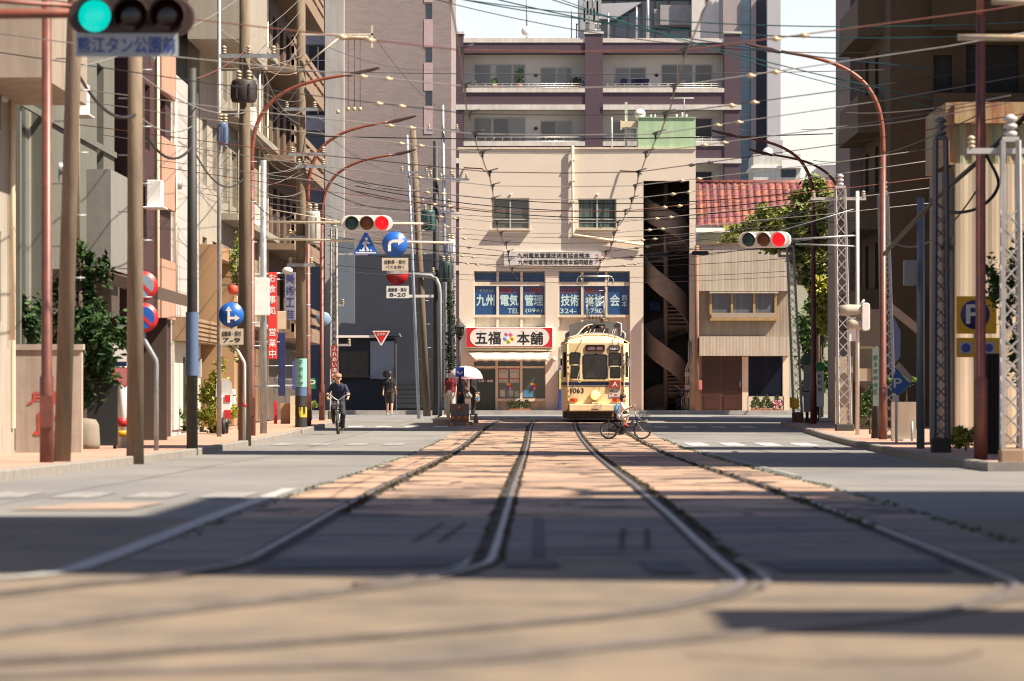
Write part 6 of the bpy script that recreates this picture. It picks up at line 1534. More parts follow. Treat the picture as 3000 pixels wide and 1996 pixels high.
def road_sign(label, cx_, cz, y, shape, size, build_face, cat='road sign', base=None):
    t = thing('road_sign', (cx_, y, cz), label, cat)
    g = MB()
    if shape == 'disc': g.lathe((cx_, y, cz), [(0, -.02), (size, -.02), (size, .0), (0, .0)], 32, 'y')
    elif shape == 'tri': g.prism([(cx_ - size, cz - size * .8), (cx_ + size, cz - size * .8), (cx_ + size * .12, cz + size * .9), (cx_ - size * .12, cz + size * .9)], y, y + .02)
    elif shape == 'inv': g.prism([(cx_ - size, cz + size * .6), (cx_ - size * .08, cz - size * 1.05), (cx_ + size * .08, cz - size * 1.05), (cx_ + size, cz + size * .6)], y, y + .02)
    else: g.prism(shape, y, y + .02)
    pl = g.build('plate', base, t); build_face(t, pl, cx_, cz, y)
    return t
def arrow(mb, pts, w, y, cx_, cz, s, head=.2):
    """flat arrow along plan points in the sign face"""
    P = [Vector((cx_ + a * s, 0, cz + b * s)) for a, b in pts]
    for p, q in zip(P, P[1:]):
        d = (q - p).normalized(); n = Vector((-d.z, 0, d.x)) * w * s / 2
        mb.quad((p.x + n.x, y, p.z + n.z), (q.x + n.x, y, q.z + n.z), (q.x - n.x, y, q.z - n.z), (p.x - n.x, y, p.z - n.z))
    d = (P[-1] - P[-2]).normalized(); n = Vector((-d.z, 0, d.x)) * head * s; e = P[-1]; tip = e + d * head * 1.5 * s
    mb.add([(e.x + n.x, y - .0005, e.z + n.z), (tip.x, y - .0005, tip.z), (e.x - n.x, y - .0005, e.z - n.z)], [(0, 1, 2)])
def face_turn(t, pl, cx_, cz, y):
    g = MB(); pts = [(-.42 + 0, -.55)] + [(-.42 + .42 * (1 - math.cos(R(a))), -.05 + .3 * math.sin(R(a))) for a in range(0, 91, 15)] + [(.25, .25)]
    arrow(g, pts, .24, y - .004, cx_, cz, size_, .34); g.build('symbol', M['white'], pl)
size_ = .33
road_sign('round blue sign with a white curved arrow', lx_(1157), lz(716), ysg - .06, 'disc', .33, face_turn, base=M['blue'])
def face_walk(t, pl, cx_, cz, y):
    g = MB(); s = .33; g.box(cx_ - .8 * s, cx_ + .8 * s, y - .004, y - .002, cz - .72 * s, cz - .62 * s)
    g.lathe((cx_ + .05 * s, y - .002, cz + .42 * s), [(.11 * s, 0), (0, .003)], 12, 'y')
    for a, b in (((0.02, .3), (-.05, -.1)), ((-.05, -.1), (-.3, -.55)), ((-.02, -.1), (.22, -.52)), ((.02, .25), (-.25, -.0)), ((.02, .22), (.28, .05))): g.bar((cx_ + a[0] * s, y - .004, cz + a[1] * s), (cx_ + b[0] * s, y - .004, cz + b[1] * s), .003, .12 * s)
    for k in range(4): g.box(cx_ + (-.5 + k * .28) * s, cx_ + (-.36 + k * .28) * s, y - .004, y - .002, cz - .55 * s, cz - .42 * s)
    g.build('symbol', M['white'], pl)
road_sign('blue triangular pedestrian crossing sign', lx_(1072), lz(716), ysg - .06, 'tri', .33, face_walk, base=M['blue'])
m_plate = mat('plate_cream', (.55, .49, .38), .6, col2=(.48, .42, .32), scale=4)
def plate(label, p0, p1, q0, q1, y, l1, l2=None, m=m_plate):
    t = thing('sign_plate', (X((p0 + p1) / 2, y), y, Z(q1, y)), label, 'sign plate')
    g = MB(); g.box(X(p0, y), X(p1, y), y, y + .02, Z(q1, y), Z(q0, y)); pl = g.build('plate', m, t)
    l = MB(); xm = X((p0 + p1) / 2, y); w = (X(p1, y) - X(p0, y)) * .8; hh = Z(q0, y) - Z(q1, y)
    l.text(l1, xm, y, Z(q1, y) + hh * .52, hh * .32, w, .02)
    if l2: l.text(l2, xm, y, Z(q1, y) + hh * .14, hh * .28, w * .9, .02)
    l.build('lettering', M['ink'], pl); return t
plate('cream text plate hanging under the blue curved arrow sign', 1119, 1196, 756, 793, ysg - .06, '自動車・原付', 'バスを除く')
# tall grey hooked pole with the no entry sign
yk = 206.0
def hx_(p): return X(p, yk)
def hz_(p): return Z(p, yk)
t = thing('hooked_pole', (hx_(1289), yk, zg(yk)), 'grey hooked pole holding the no entry sign at the side street', 'pole')
g = MB(); g.tube([(hx_(1289), yk, zg(yk)), (hx_(1289), yk, hz_(860)), (hx_(1286), yk, hz_(836)), (hx_(1278), yk, hz_(818)), (hx_(1262), yk, hz_(808)), (hx_(1190), yk, hz_(806))], .075, 10); g.build('post', M['grey'], t)
g = MB(); g.box(hx_(1196), hx_(1270), yk - .05, yk + .05, hz_(872), hz_(864)); g.build('bracket', M['white'], t)
def face_noentry(t, pl, cx_, cz, y):
    g = MB(); g.lathe((cx_, y - .002, cz), [(.40, 0), (0, .004)], 28, 'y', 0, math.pi); g.build('faded_half', mat('noentry_pale', (.50, .46, .46), .5), pl)
road_sign('red no entry disc with a pale upper half over a text plate', hx_(1164), hz_(803), yk - .1, 'disc', .42, face_noentry, base=M['red'])
plate('white text plate under the red no entry disc', 1132, 1198, 838, 874, yk - .1, '自動車・原付', '8-20', M['white'])
# white lattice pole with the stop sign arm
def lattice(label, x, y, w, h, m, base=None, lean=0, bm=None, taper=.75, arms=(), top_solid=0):
    z = G(x, y); t = thing('lattice_pole', (x, y, z), label, 'pole', 'lattice steel tramway poles'); g = MB(); bh = 0
    if base:
        bh = base[1]; q = MB(); q.box(x - base[0] / 2, x + base[0] / 2, y - base[0] / 2, y + base[0] / 2, z - .2, z + bh); q.build('base_block', bm or M['concrete'], t, bevel=.03)
    d = w / 2; c = .035
    def C(sx_, sy, hz): k = 1 - (1 - taper) * hz / h; return Vector((x + lean * hz / h + sx_ * d * k, y + sy * d * k, z + bh + hz))
    for a in (-1, 1):
        for b in (-1, 1): g.bar(C(a, b, 0), C(a, b, h), c * 1.7, c * 1.7)
    g.build('legs', m, t)
    g = MB(); n = int(h * (1 - top_solid) / (w * .95)); step = h * (1 - top_solid) / n
    for i in range(n):
        z0, z1 = i * step, (i + 1) * step; f = i % 2
        for a, b in (((-1, -1), (1, -1)), ((-1, 1), (1, 1)), ((-1, -1), (-1, 1)), ((1, -1), (1, 1))):
            p, q = (a, b) if f else (b, a); g.bar(C(*p, z0), C(*q, z1), .05, .012); 
            if i % 1 == 0: g.bar(C(*q, z0), C(*p, z1), .05, .012)
    g.build('lacing', m, t)
    for hz, dx, ln in arms:
        q = MB(); p = C(0, 0, hz); q.box(min(p.x, p.x + dx), max(p.x, p.x + dx), p.y - .04, p.y + .04, p.z - .04, p.z + .04); a_ = q.build('arm', m, t)
        q = MB(); insul(q, (p.x + dx * .9, p.y, p.z + .04)); q.build('insulators', M['porcelain'], a_)
    q = MB(); p = C(0, 0, h); q.box(p.x - w * .45, p.x + w * .45, p.y - w * .45, p.y + w * .45, p.z - .02, p.z + .05); insul(q, (p.x, p.y, p.z + .05), 1.8, 3); q.build('cap', m, t)
    return t
m_lat = mat('lattice_white', (.42, .41, .40), .6, col2=(.32, .31, .3), scale=4)
m_latd = mat('lattice_blue_grey', (.13, .14, .17), .6, col2=(.10, .105, .13), scale=4)
m_base = mat('dark_base', (.05, .045, .04), .85)
lk = lattice('white lattice pole holding the red stop triangle', X(978, 192), 192, .24, 6.4, m_lat, (.4, .3), arms=((2.3, .6, 0), (3.7, .35, 0), (5.5, 1.2, 0)))
t = thing('vertical_sign', (X(981, 191), 191, Z(1110, 191)), 'narrow dark red vertical sign with white letters fixed to the white lattice pole', 'sign')
g = MB(); g.box(X(969, 191), X(988, 191), 191.3, 191.36, Z(1110, 191), Z(1012, 191)); pl = g.build('panel', mat('maroon_sign', (.34, .03, .03), .5), t)
l = MB()
for i, ch in enumerate('ふれあい通り'): l.text(ch, X(979, 191), 191.3, Z(1012, 191) - .19 * (i + .95), .14, .15, .02)
l.build('lettering', M['white'], pl)
def face_stop(t, pl, cx_, cz, y):
    s = .31; g = MB(); o_ = [(cx_ - s * .8, cz + s * .48), (cx_, cz - s * .85), (cx_ + s * .8, cz + s * .48)]
    g.prism(o_, y - .004, y - .001); f = g.build('field', M['red'], pl)
    l = MB(); l.text('止まれ', cx_, y - .004, cz + s * .08, s * .3, s * .95, .02); l.build('lettering', M['white'], f)
road_sign('small red inverted stop triangle on an arm in the side street', X(1117, 191.5), Z(985, 191.5), 191.5, 'inv', .31, face_stop, base=M['white'])
g = MB(); g.box(X(985, 192), X(1105, 192), 191.55, 191.65, Z(990, 192), Z(983, 192)); g.build('arm', M['white'], lk)

# bent sign posts on the left pavement
def bent_post(name, label, y, px_base, pts, r=.04, m=None):
    x = X(px_base, y); t = thing(name, (x, y, G(x, y)), label, 'sign post'); g = MB(); g.tube([(x, y, G(x, y) - .1)] + [(X(p, y), y, Z(q, y)) for p, q in pts], r, 10); g.build('post', m or M['galv'], t); return t
yb_ = 122 - .5
bent_post('sign_post', 'pale bent post carrying the round blue arrow sign', yb_, 716, [(716, 1070), (714, 1060), (690, 1018), (680, 1008), (655, 1000), (640, 998)], .038, mat('post_cream', (.55, .50, .45), .5))
g = MB(); g.cyl((X(716, yb_), yb_, Z(1192, yb_)), (X(716, yb_), yb_, Z(1182, yb_)), .05); o = g.build('reflector_band', M['red'], bpy.data.objects['sign_post'])
def face_two(t, pl, cx_, cz, y):
    g = MB(); arrow(g, [(-.2, -.62), (-.2, .3)], .2, y - .004, cx_, cz, .28, .27); arrow(g, [(-.2, -.25), (.28, -.25)], .2, y - .005, cx_, cz, .28, .27); g.build('symbol', M['white'], pl)
road_sign('round blue sign with a straight and a side arrow on the bent post', X(678, yb_), Z(923, yb_), yb_ - .06, 'disc', .28, face_two, base=M['blue'])
plate('cream text plate on the bent post below the blue two arrow sign', 644, 713, 963, 1010, yb_ - .06, '自動車・原付', '7-9')
g = MB(); g.cyl((X(678, yb_), yb_, Z(1006, yb_)), (X(678, yb_), yb_, Z(900, yb_)), .03); g.build('upright', M['galv'], bpy.data.objects['sign_post'])
yd = 100.0
bp = bent_post('sign_post', 'pale blue bent post with two round signs behind the tan concrete pole', yd, 458, [(458, 1066), (456, 1054), (428, 1006), (420, 990), (418, 800)], .045)
def face_ns(inner):
    def f(t, pl, cx_, cz, y):
        g = MB(); g.lathe((cx_, y - .002, cz), [(.2, 0), (0, .003)], 24, 'y'); fc = g.build('field', inner, pl)
        g = MB(); g.bar((cx_ - .15, y - .008, cz + .15), (cx_ + .15, y - .008, cz - .15), .002, .06); g.build('bar', M['red'], fc)
    return f
road_sign('upper round red ringed sign half hidden by the tan concrete pole', X(420, yd), Z(838, yd), yd - .08, 'disc', .27, face_ns(mat('sign_pale_blue', (.25, .33, .42), .5)), base=M['red'])
road_sign('lower round blue and red no parking sign half hidden by the tan concrete pole', X(422, yd), Z(931, yd), yd - .08, 'disc', .27, face_ns(M['blue']), base=M['red'])
t = thing('blue_mirror_sign', (X(940, 182), 182, Z(932, 182)), 'round pale blue sign edge showing behind the far brown lamp post', 'road sign')
g = MB(); g.lathe((X(940, 182), 184.3, Z(932, 182)), [(.24, 0), (.22, .02), (0, .02)], 20, 'y'); g.build('plate', mat('pale_blue_sign', (.25, .42, .62), .4), t)

# ------------------------------------------------ tram stop island end: barrier block, keep left sign
ybk = 177.0
def bx_(p): return X(p, ybk)
def bz_(p): return Z(p, ybk)
GB = zg(ybk)
t = thing('barrier_block', (bx_(1348), ybk, GB), 'grey concrete barrier block with orange reflectors at the tram stop end', 'barrier')
mcb = mat('barrier_grey', (.20, .185, .155), .85, col2=(.15, .14, .12), scale=3, bump=.2)
g = MB(); g.box(bx_(1314), bx_(1384), ybk - .1, ybk + .7, GB - .05, bz_(1236)); g.box(bx_(1321), bx_(1373), ybk, ybk + .6, bz_(1236), bz_(1183)); g.box(bx_(1319), bx_(1374), ybk - .02, ybk + .62, bz_(1219), bz_(1216)); g.build('block', mcb, t, bevel=.02)
for px, py, yy in ((1346, 1195.5, 0), (1328, 1225.5, 0), (1346.5, 1225.5, 0), (1366, 1225.5, 0), (1324, 1244.5, -.1), (1369.5, 1244.5, -.1)):
    g = MB(); g.lathe((bx_(px), ybk + yy, bz_(py)), [(.065, 0), (.055, .025), (0, .035)], 14, 'y'); g.build('reflector', M['orange'], t)
t = thing('keep_left_sign', (bx_(1347), ybk, bz_(1183)), 'square blue sign with a white chevron on the black post above the barrier', 'road sign')
g = MB(); g.cyl((bx_(1347), ybk + .3, bz_(1183)), (bx_(1347), ybk + .3, bz_(1076)), .045); g.cyl((bx_(1347), ybk + .3, bz_(1183)), (bx_(1347), ybk + .3, bz_(1125)), .1); g.build('post', M['darkpole'], t)
g = MB(); g.box(bx_(1334), bx_(1360), ybk + .2, ybk + .23, bz_(1104), bz_(1076)); pl = g.build('plate', mat('keep_blue', (.015, .06, .42), .4), t)
g = MB(); c = (bx_(1347), bz_(1095)); 
for s in (-1, 1): g.bar((c[0], ybk + .198, c[1] - .012), (c[0] + s * .095, ybk + .198, c[1] + .07), .003, .045)
g.build('symbol', M['white'], pl)
g = MB(); g.lathe((bx_(1347), ybk + .195, bz_(1152)), [(.04, 0), (0, .02)], 10, 'y'); g.build('reflector', M['orange'], t)
t = thing('tram_stop_island', (bx_(1348), 178, GB), 'raised tram stop island with a low kerb behind the barrier block', 'platform')
b = MB(); ys_ = frange(177.8, 203, 12); vs = []
for y in ys_:
    for x_, dz in ((-3.45, 0), (-3.45, .2), (-2.5, .2), (-2.5, 0)): vs.append((x_, y, zg(y) + dz - (.05 if dz == 0 else 0)))
b.add(vs, [(4 * i + j, 4 * i + j + 1, 4 * i + j + 5, 4 * i + j + 4) for i in range(12) for j in range(3)] + [(0, 1, 2, 3)]); b.build('platform', mat('island_paving', (.42, .36, .29), .8, scale=2), t)
t = thing('marker_post', (bx_(1314), 186, zg(186)), 'slim cream yellow marker post near the barrier block', 'post')
g = MB(); g.tube([(X(1314, 186), 186, zg(186)), (X(1312, 186), 186, Z(1160, 186))], [.06, .05], 10); g.build('post', mat('post_yellowcream', (.68, .55, .28), .5), t)
t = thing('ramp_wedge', (bx_(1395), 186, zg(186)), 'small brown wedge shaped kerb end near the barrier block', 'kerb')
g = MB(); g.prism([(X(1386, 186), zg(186)), (X(1402, 186), zg(186)), (X(1398, 186), zg(186) + .28), (X(1390, 186), zg(186) + .3)], 186, 186.6); g.build('wedge', mat('wedge_brown', (.3, .17, .09), .7), t)
# ================================================================ right side: buildings, trees, poles, parking signs
# big brown apartment house in shade
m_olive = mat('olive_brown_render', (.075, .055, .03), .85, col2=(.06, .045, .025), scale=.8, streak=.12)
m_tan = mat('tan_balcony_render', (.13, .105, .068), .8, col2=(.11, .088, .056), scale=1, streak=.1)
m_mgrey = mat('mauve_grey_render', (.27, .235, .23), .8, col2=(.23, .2, .2), scale=.8, streak=.15)
ax0 = 10.3; ya, yb = 160.0, 183.0
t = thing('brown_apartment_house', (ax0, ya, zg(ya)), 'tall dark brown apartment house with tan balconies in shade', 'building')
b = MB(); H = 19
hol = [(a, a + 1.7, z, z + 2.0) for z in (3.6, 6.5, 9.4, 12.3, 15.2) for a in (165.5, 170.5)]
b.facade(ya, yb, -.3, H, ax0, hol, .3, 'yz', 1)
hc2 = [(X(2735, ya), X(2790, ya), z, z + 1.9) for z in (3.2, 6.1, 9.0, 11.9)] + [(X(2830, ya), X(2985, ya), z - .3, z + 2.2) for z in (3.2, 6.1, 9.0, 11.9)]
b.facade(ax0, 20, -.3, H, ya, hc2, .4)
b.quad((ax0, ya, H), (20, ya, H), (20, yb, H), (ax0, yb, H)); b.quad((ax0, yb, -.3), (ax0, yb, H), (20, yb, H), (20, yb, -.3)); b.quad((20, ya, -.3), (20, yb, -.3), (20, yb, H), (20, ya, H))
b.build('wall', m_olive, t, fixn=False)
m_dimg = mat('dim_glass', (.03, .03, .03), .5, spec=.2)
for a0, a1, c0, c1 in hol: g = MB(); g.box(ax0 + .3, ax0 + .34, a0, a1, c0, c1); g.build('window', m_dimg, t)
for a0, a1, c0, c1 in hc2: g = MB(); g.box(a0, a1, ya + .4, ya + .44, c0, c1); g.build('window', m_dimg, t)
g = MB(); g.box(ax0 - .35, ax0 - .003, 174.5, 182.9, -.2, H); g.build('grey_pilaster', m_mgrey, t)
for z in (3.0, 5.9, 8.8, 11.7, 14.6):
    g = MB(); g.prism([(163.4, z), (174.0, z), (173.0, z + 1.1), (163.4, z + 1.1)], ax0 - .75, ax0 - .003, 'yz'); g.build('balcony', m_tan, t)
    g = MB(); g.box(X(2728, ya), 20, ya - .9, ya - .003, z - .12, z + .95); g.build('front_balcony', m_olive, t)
# grey house with tiled roof between pilaster and lattice pole
t = thing('grey_corner_house', (X(2470, 158), 158, zg(158)), 'mauve grey house with a dark tiled gable behind the white lattice pole', 'building')
yy = 190.0
g = MB(); g.box(X(2452, yy), X(2520, yy), yy, yy + 6, .0, Z(590, yy)); g.build('wall', m_mgrey, t)
g = MB(); g.prism([(X(2448, yy), Z(592, yy)), (X(2530, yy), Z(592, yy)), (X(2530, yy), Z(520, yy)), (X(2490, yy), Z(522, yy))], yy - .4, yy + 6); g.build('roof', mat('dark_tiles', (.07, .068, .07), .5, col2=(.04, .04, .042), scale=14, stretch=(.3, 1, 1)), t)
g = MB(); g.cyl((X(2512, yy - .6), yy - .3, 0), (X(2512, yy - .6), yy - .3, Z(560, yy)), .07); g.build('downpipe', M['white'], t)
# cream garage with rusty upper box
yd = 112.0
def dx(p): return X(p, yd)
def dz(p): return Z(p, yd)
m_gar = mat('garage_cream', (.52, .45, .34), .75, col2=(.46, .395, .295), scale=.8, streak=.14)
m_rust = mat('rusty_yellow_sheet', (.40, .32, .17), .7, col2=(.26, .10, .045), scale=1.6, stretch=(2.5, 1, .35), contrast=(.42, .62))
m_rustg = mat('rusty_green_sheet', (.22, .25, .16), .7, col2=(.30, .12, .05), scale=1.6, stretch=(4, 1, .25), contrast=(.40, .55))
t = thing('cream_garage', (dx(2890), yd, zg(yd)), 'cream walled garage with a rusty sheet metal upper box behind the yellow parking sign', 'building')
g = MB(); g.box(dx(2800), dx(3080), yd, yd + 6, -.2, dz(480)); ribs(g, dx(2802), dx(3080), .0, dz(482), yd - .002, .3, .012); g.build('wall', m_gar, t)
g = MB(); g.box(dx(2764), dx(2798), yd + .5, yd + 4, -.2, dz(500)); g.build('grey_side_wall', mat('garage_grey', (.27, .26, .24), .8, streak=.2), t)
g = MB(); g.box(dx(2772), dx(3080), yd + .1, yd + 6, dz(482), dz(300)); ribs(g, dx(2805), dx(3080), dz(480), dz(362), yd + .09, .22, .03); g.build('upper_box', m_rustg, t)
g = MB(); g.box(dx(2795), dx(3080), yd - .12, yd + .05, dz(362), dz(300)); g.box(dx(2770), dx(2794), yd - .05, yd + .08, dz(372), dz(310)); g.box(dx(2772), dx(2782), yd - .03, yd + .08, dz(480), dz(372)); g.build('rusty_fascia', m_rust, t)
# dark wooden hoarding, weeds behind the poles
t = thing('dark_timber_wall', (X(2908, 92), 92, zg(92)), 'nearly black timber wall behind the dark red lamp post', 'wall')
g = MB(); g.box(X(2888, 92), X(2936, 92), 92, 92.3, -.1, Z(1036, 92)); 
for k in range(4): g.box(X(2889 + 12 * k, 92), X(2899 + 12 * k, 92), 91.96, 91.999, 0, Z(1040, 92))
g.build('boards', mat('black_timber', (.022, .016, .012), .8, scale=4, stretch=(8, 1, .3)), t)
tree('roadside_weeds', 'yellow green weeds at the foot of the cream garage', (X(2828, 100), 100, zg(100) + .1), .5, [((-.15, 0, .2), (.3, .3, .22)), ((.18, 0, .25), (.25, .3, .25))], leafmat('weed_yellow', (.46, .42, .09), (.22, .25, .04)), 2200, .045, .02, cat='weeds')
tree('garden_conifer', 'dark conifer beside the yellow parking sign', (X(2995, 90), 90, zg(90) + .1), 4.6, [((-.05, 0, 3.0), (.28, .4, 1.0)), ((-.28, .5, 2.6), (.3, .3, .8)), ((0, 0, 1.6), (.3, .4, .8))], lm_dark, 1800, .06)
lm_sun = leafmat('sunlit_foliage', (.24, .265, .06), (.10, .125, .03))
# trees behind the shop front
tree('street_tree', 'big sunlit olive tree beside the corrugated shop front', (X(2392, 214), 214, zg(214)), 9.2, [((.1, 0, 8.2), (.9, 1, .9)), ((-.5, .3, 7.2), (.8, 1, .8)), ((.55, 0, 6.9), (.6, .8, .8)), ((.0, 0, 5.8), (.8, .9, .7)), ((-1.3, 1, 6.7), (.9, .9, .5)), ((.2, 0, 9.0), (.5, .5, .5))], lm_sun, 17000, .14, .2)
tree('street_tree', 'lower yellow green leaved tree under the big olive tree', (X(2405, 208), 208, zg(208)), 5, [((.1, 0, 4.9), (.5, .6, .5)), ((.25, -.1, 4.2), (.45, .5, .5)), ((.1, .1, 3.5), (.4, .5, .5))], lm_yel, 7000, .12, .1)
tree('street_tree', 'dark green tree trunked behind the bus stop posts', (X(2385, 216), 216, zg(216)), 5, [((.1, 0, 3.2), (.8, .6, .9)), ((.0, 0, 2.0), (.8, .6, .9)), ((.2, 0, 1.0), (.7, .6, .7)), ((.1, -2.5, 4.4), (.7, .6, .8)), ((.2, -2.2, 5.6), (.6, .6, .6))], lm_mid, 8000, .13, .12)
tree('street_tree', 'leafy tree spreading in front of the red tiled roof', (X(2260, 231), 231, zg(231)), 8.2, [((-1.6, 0, 7.0), (.8, .7, .5)), ((-.9, 0, 7.4), (1.2, .8, .6)), ((.6, 0, 7.8), (1.1, .8, .8)), ((1.5, 0, 8.4), (.9, .8, .8)), ((.2, 0, 8.3), (.7, .7, .6)), ((-.6, 0, 7.9), (.6, .6, .5)), ((-.1, 0, 7.0), (1.5, .8, .5))], lm_sun, 16000, .13, .15)
tree('forecourt_hedge', 'clipped green bush in a tub behind the white signal post', (X(2548, 140), 140, zg(140) + .1), 1.6, [((0, 0, 1.0), (.28, .3, .5)), ((0, 0, .6), (.28, .3, .3))], lm_mid, 900, .05, .03, cat='bush')
# forecourt walls
t = thing('beige_wall', (X(2645, 122), 122, zg(122)), 'beige rendered garden wall with a pale foot near the blue parking sign', 'wall')
g = MB(); g.box(X(2612, 122), X(2684, 122), 122, 122.25, -.2, Z(1178, 122)); g.build('wall', mat('wall_beige', (.34, .28, .22), .85, streak=.15), t)
g = MB(); g.box(X(2618, 122), X(2682, 122), 121.9, 121.999, -.2, Z(1287, 122)); g.build('foot', M['white'], t)
g = MB(); g.cyl((X(2670, 122), 121.8, -.1), (X(2670, 122), 121.8, Z(1235, 122)), .03); g.build('tap_post', M['galv'], t)
tree('lawn_bush', 'bright green hedge top behind the beige wall', (X(2655, 126), 126, .9), .5, [((0, 0, .35), (.35, .3, .15))], leafmat('fresh_green', (.12, .25, .03), (.06, .13, .02)), 500, .04, .02, cat='bush')
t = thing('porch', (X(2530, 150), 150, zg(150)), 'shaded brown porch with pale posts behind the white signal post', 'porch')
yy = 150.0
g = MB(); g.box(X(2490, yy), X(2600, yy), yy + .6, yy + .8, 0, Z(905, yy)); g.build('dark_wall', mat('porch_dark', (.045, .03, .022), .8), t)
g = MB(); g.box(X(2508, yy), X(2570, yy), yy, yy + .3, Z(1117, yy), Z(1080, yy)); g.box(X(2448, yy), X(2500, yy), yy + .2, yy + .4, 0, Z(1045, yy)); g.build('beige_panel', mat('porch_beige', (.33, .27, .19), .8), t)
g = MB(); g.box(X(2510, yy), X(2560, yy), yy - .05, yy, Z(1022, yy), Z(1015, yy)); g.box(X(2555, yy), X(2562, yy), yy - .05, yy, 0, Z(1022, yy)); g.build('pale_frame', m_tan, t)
g = MB(); g.prism([(X(2600, yy), Z(880, yy)), (X(2700, yy), Z(960, yy)), (X(2700, yy), Z(990, yy)), (X(2600, yy), Z(910, yy))], yy - .2, yy + .1); g.build('stair_stringer', mat('stair_dark', (.06, .04, .03), .7), t)
box_r = thing('blue_awning', (X(2625, 135), 135, Z(1060, 135)), 'dark blue hanging awning behind the tall lamp post', 'awning')
g = MB(); g.prism([(X(2605, 135), Z(925, 135)), (X(2622, 135), Z(935, 135)), (X(2638, 135), Z(970, 135)), (X(2638, 135), Z(1045, 135)), (X(2615, 135), Z(1075, 135)), (X(2605, 135), Z(1070, 135))], 135, 135.4); g.build('canvas', mat('awning_navy', (.006, .016, .06), .6), box_r)

# ------------------------------------------------ lattice poles
lattice('biggest white lattice pole, beside the yellow parking sign', X(2964, 78), 78, .26, 4.4, m_lat, (.36, .2), taper=.82, arms=((4.25, -.62, 0), (4.25, .4, 0)), lean=-.02, bm=mat('base_tan', (.26, .19, .13), .85), top_solid=.22)
lattice('blue grey lattice pole in shade on a black block base', X(2756, 95), 95, .24, 5.2, m_latd, (.34, .27), bm=m_base, arms=((3.3, .22, 0),), top_solid=.25)
lattice('leaning dark lattice pole beside the tall brown lamp post', X(2606, 128), 128, .26, 5.6, m_latd, (.3, .1), lean=-.15, bm=m_base, top_solid=.2)
lattice('white lattice pole in sun behind the white signal post', X(2474, 148), 148, .33, 6.4, m_lat, (.5, .2), lean=-.12, bm=m_base, arms=((6.1, -.8, 0), (6.1, .7, 0)))
lattice('white leaning lattice pole with the yellow flag', X(2337, 175), 175, .27, 5.3, m_lat, (.36, .34), lean=-.24, bm=mat('base_brown', (.17, .08, .045), .85), arms=((5.0, -.4, 0),))
t = thing('warning_flag', (X(2330, 175), 174.7, Z(1200, 175)), 'bright yellow cloth flag tied to the leaning white lattice pole', 'flag')
g = MB(); vs = []
for i in range(6):
    for j in range(5):
        a, c = i / 5, j / 4; vs.append((X(2312 + 27 * a, 175) , 174.6 + .05 * math.sin(3 * a + c), Z(1163 + 8 * a + (38 - 8 * a) * c * (.75 + .25 * (1 - abs(2 * a - .9))), 175)))
g.add(vs, [(5 * i + j, 5 * i + 5 + j, 5 * i + 6 + j, 5 * i + 1 + j) for i in range(5) for j in range(4)], True); o = g.build('cloth', mat('flag_yellow', (.80, .48, .02), .7, col2=(.7, .38, .02), scale=4), t); sd = o.modifiers.new('thick', 'SOLIDIFY'); sd.thickness = .006
g = MB(); g.cyl((X(2338, 175), 174.65, Z(1240, 175)), (X(2334, 175), 174.65, Z(1155, 175)), .015); g.build('stick', M['galv'], t)
# steel posts
def post(label, x, y, r, z1, m, name='steel_post', hooks=()):
    t = thing(name, (x, y, G(x, y)), label, 'post'); g = MB(); g.cyl((x, y, G(x, y) - .1), (x, y, z1), r, r * .9, 14); g.build('shaft', m, t)
    for (hz, dx_, hh, w) in hooks:
        g = MB(); g.box(x + dx_ - w / 2, x + dx_ + w / 2, y - r - .25, y - r - .02, hz, hz + hh); g.build('box', M['grey'], t, bevel=.02)
    return t
m_blsteel = mat('blue_grey_steel', (.17, .22, .26), .5, .3, col2=(.14, .18, .21), scale=3)
post('blue grey steel post with a grey meter box by the blue parking sign', X(2697, 104), 104, .078, Z(580, 104), m_blsteel, hooks=((Z(838, 104), -.22, .48, .24),))
post('slim dark post between the blue grey post and the dark lattice pole', X(2738, 108), 108, .04, Z(500, 108), m_latd)
t = post('white steel signal post holding a red light and a side-on signal box', X(2512, 138), 138, .05, Z(560, 138), mat('post_white', (.62, .6, .55), .5, streak=.15), 'signal_post')
ysr = 138.0
g = MB(); g.tube([(X(2512, ysr), ysr, Z(690, ysr)), (X(2300, ysr), ysr, Z(703, ysr))], .025, 8); g.tube([(X(2512, ysr), ysr, Z(722, ysr)), (X(2330, ysr), ysr, Z(715, ysr))], .02, 8); g.tube([(X(2512, ysr), ysr, Z(610, ysr)), (X(2240, ysr), ysr, Z(690, ysr))], .01, 5); g.build('arm', M['galv'], t)
signal('traffic_signal', 'white traffic light showing red in front of the ribbed shop front, seen askew', (X(2238, ysr), ysr - .12, Z(703, ysr)), 1.12, m_sigw, 'r', rz=-14, vis=.24)
# side-on signal with round visors
t = thing('side_signal', (X(2512, ysr), ysr - .3, Z(930, ysr)), 'white traffic light box seen side on with round visors, on the white post', 'traffic light')
g = MB(); o_ = rrect(X(2522, ysr), X(2546, ysr), Z(970, ysr), Z(888, ysr), .08); g.prism(o_, ysr - .4, ysr - .05); g.build('housing', m_sigw, t, bevel=.02)
for zc_, ln, nm in ((Z(910, ysr), -.55, 'visor'), (Z(950, ysr), -.35, 'visor')):
    g = MB(); g.lathe((X(2522, ysr), ysr - .22, zc_), [(.14, 0), (.15, ln * .6), (.13, ln), (.12, ln), (.12, 0)], 16, 'x'); g.build(nm, mat('visor_tan', (.42, .38, .3), .6), t)
g = MB(); g.tube([(X(2512, ysr), ysr, Z(905, ysr)), (X(2530, ysr), ysr - .2, Z(880, ysr))], .03, 6); g.box(X(2486, ysr), X(2506, ysr), ysr - .3, ysr - .1, Z(1000, ysr), Z(930, ysr)); g.build('bracket', m_sigw, t)
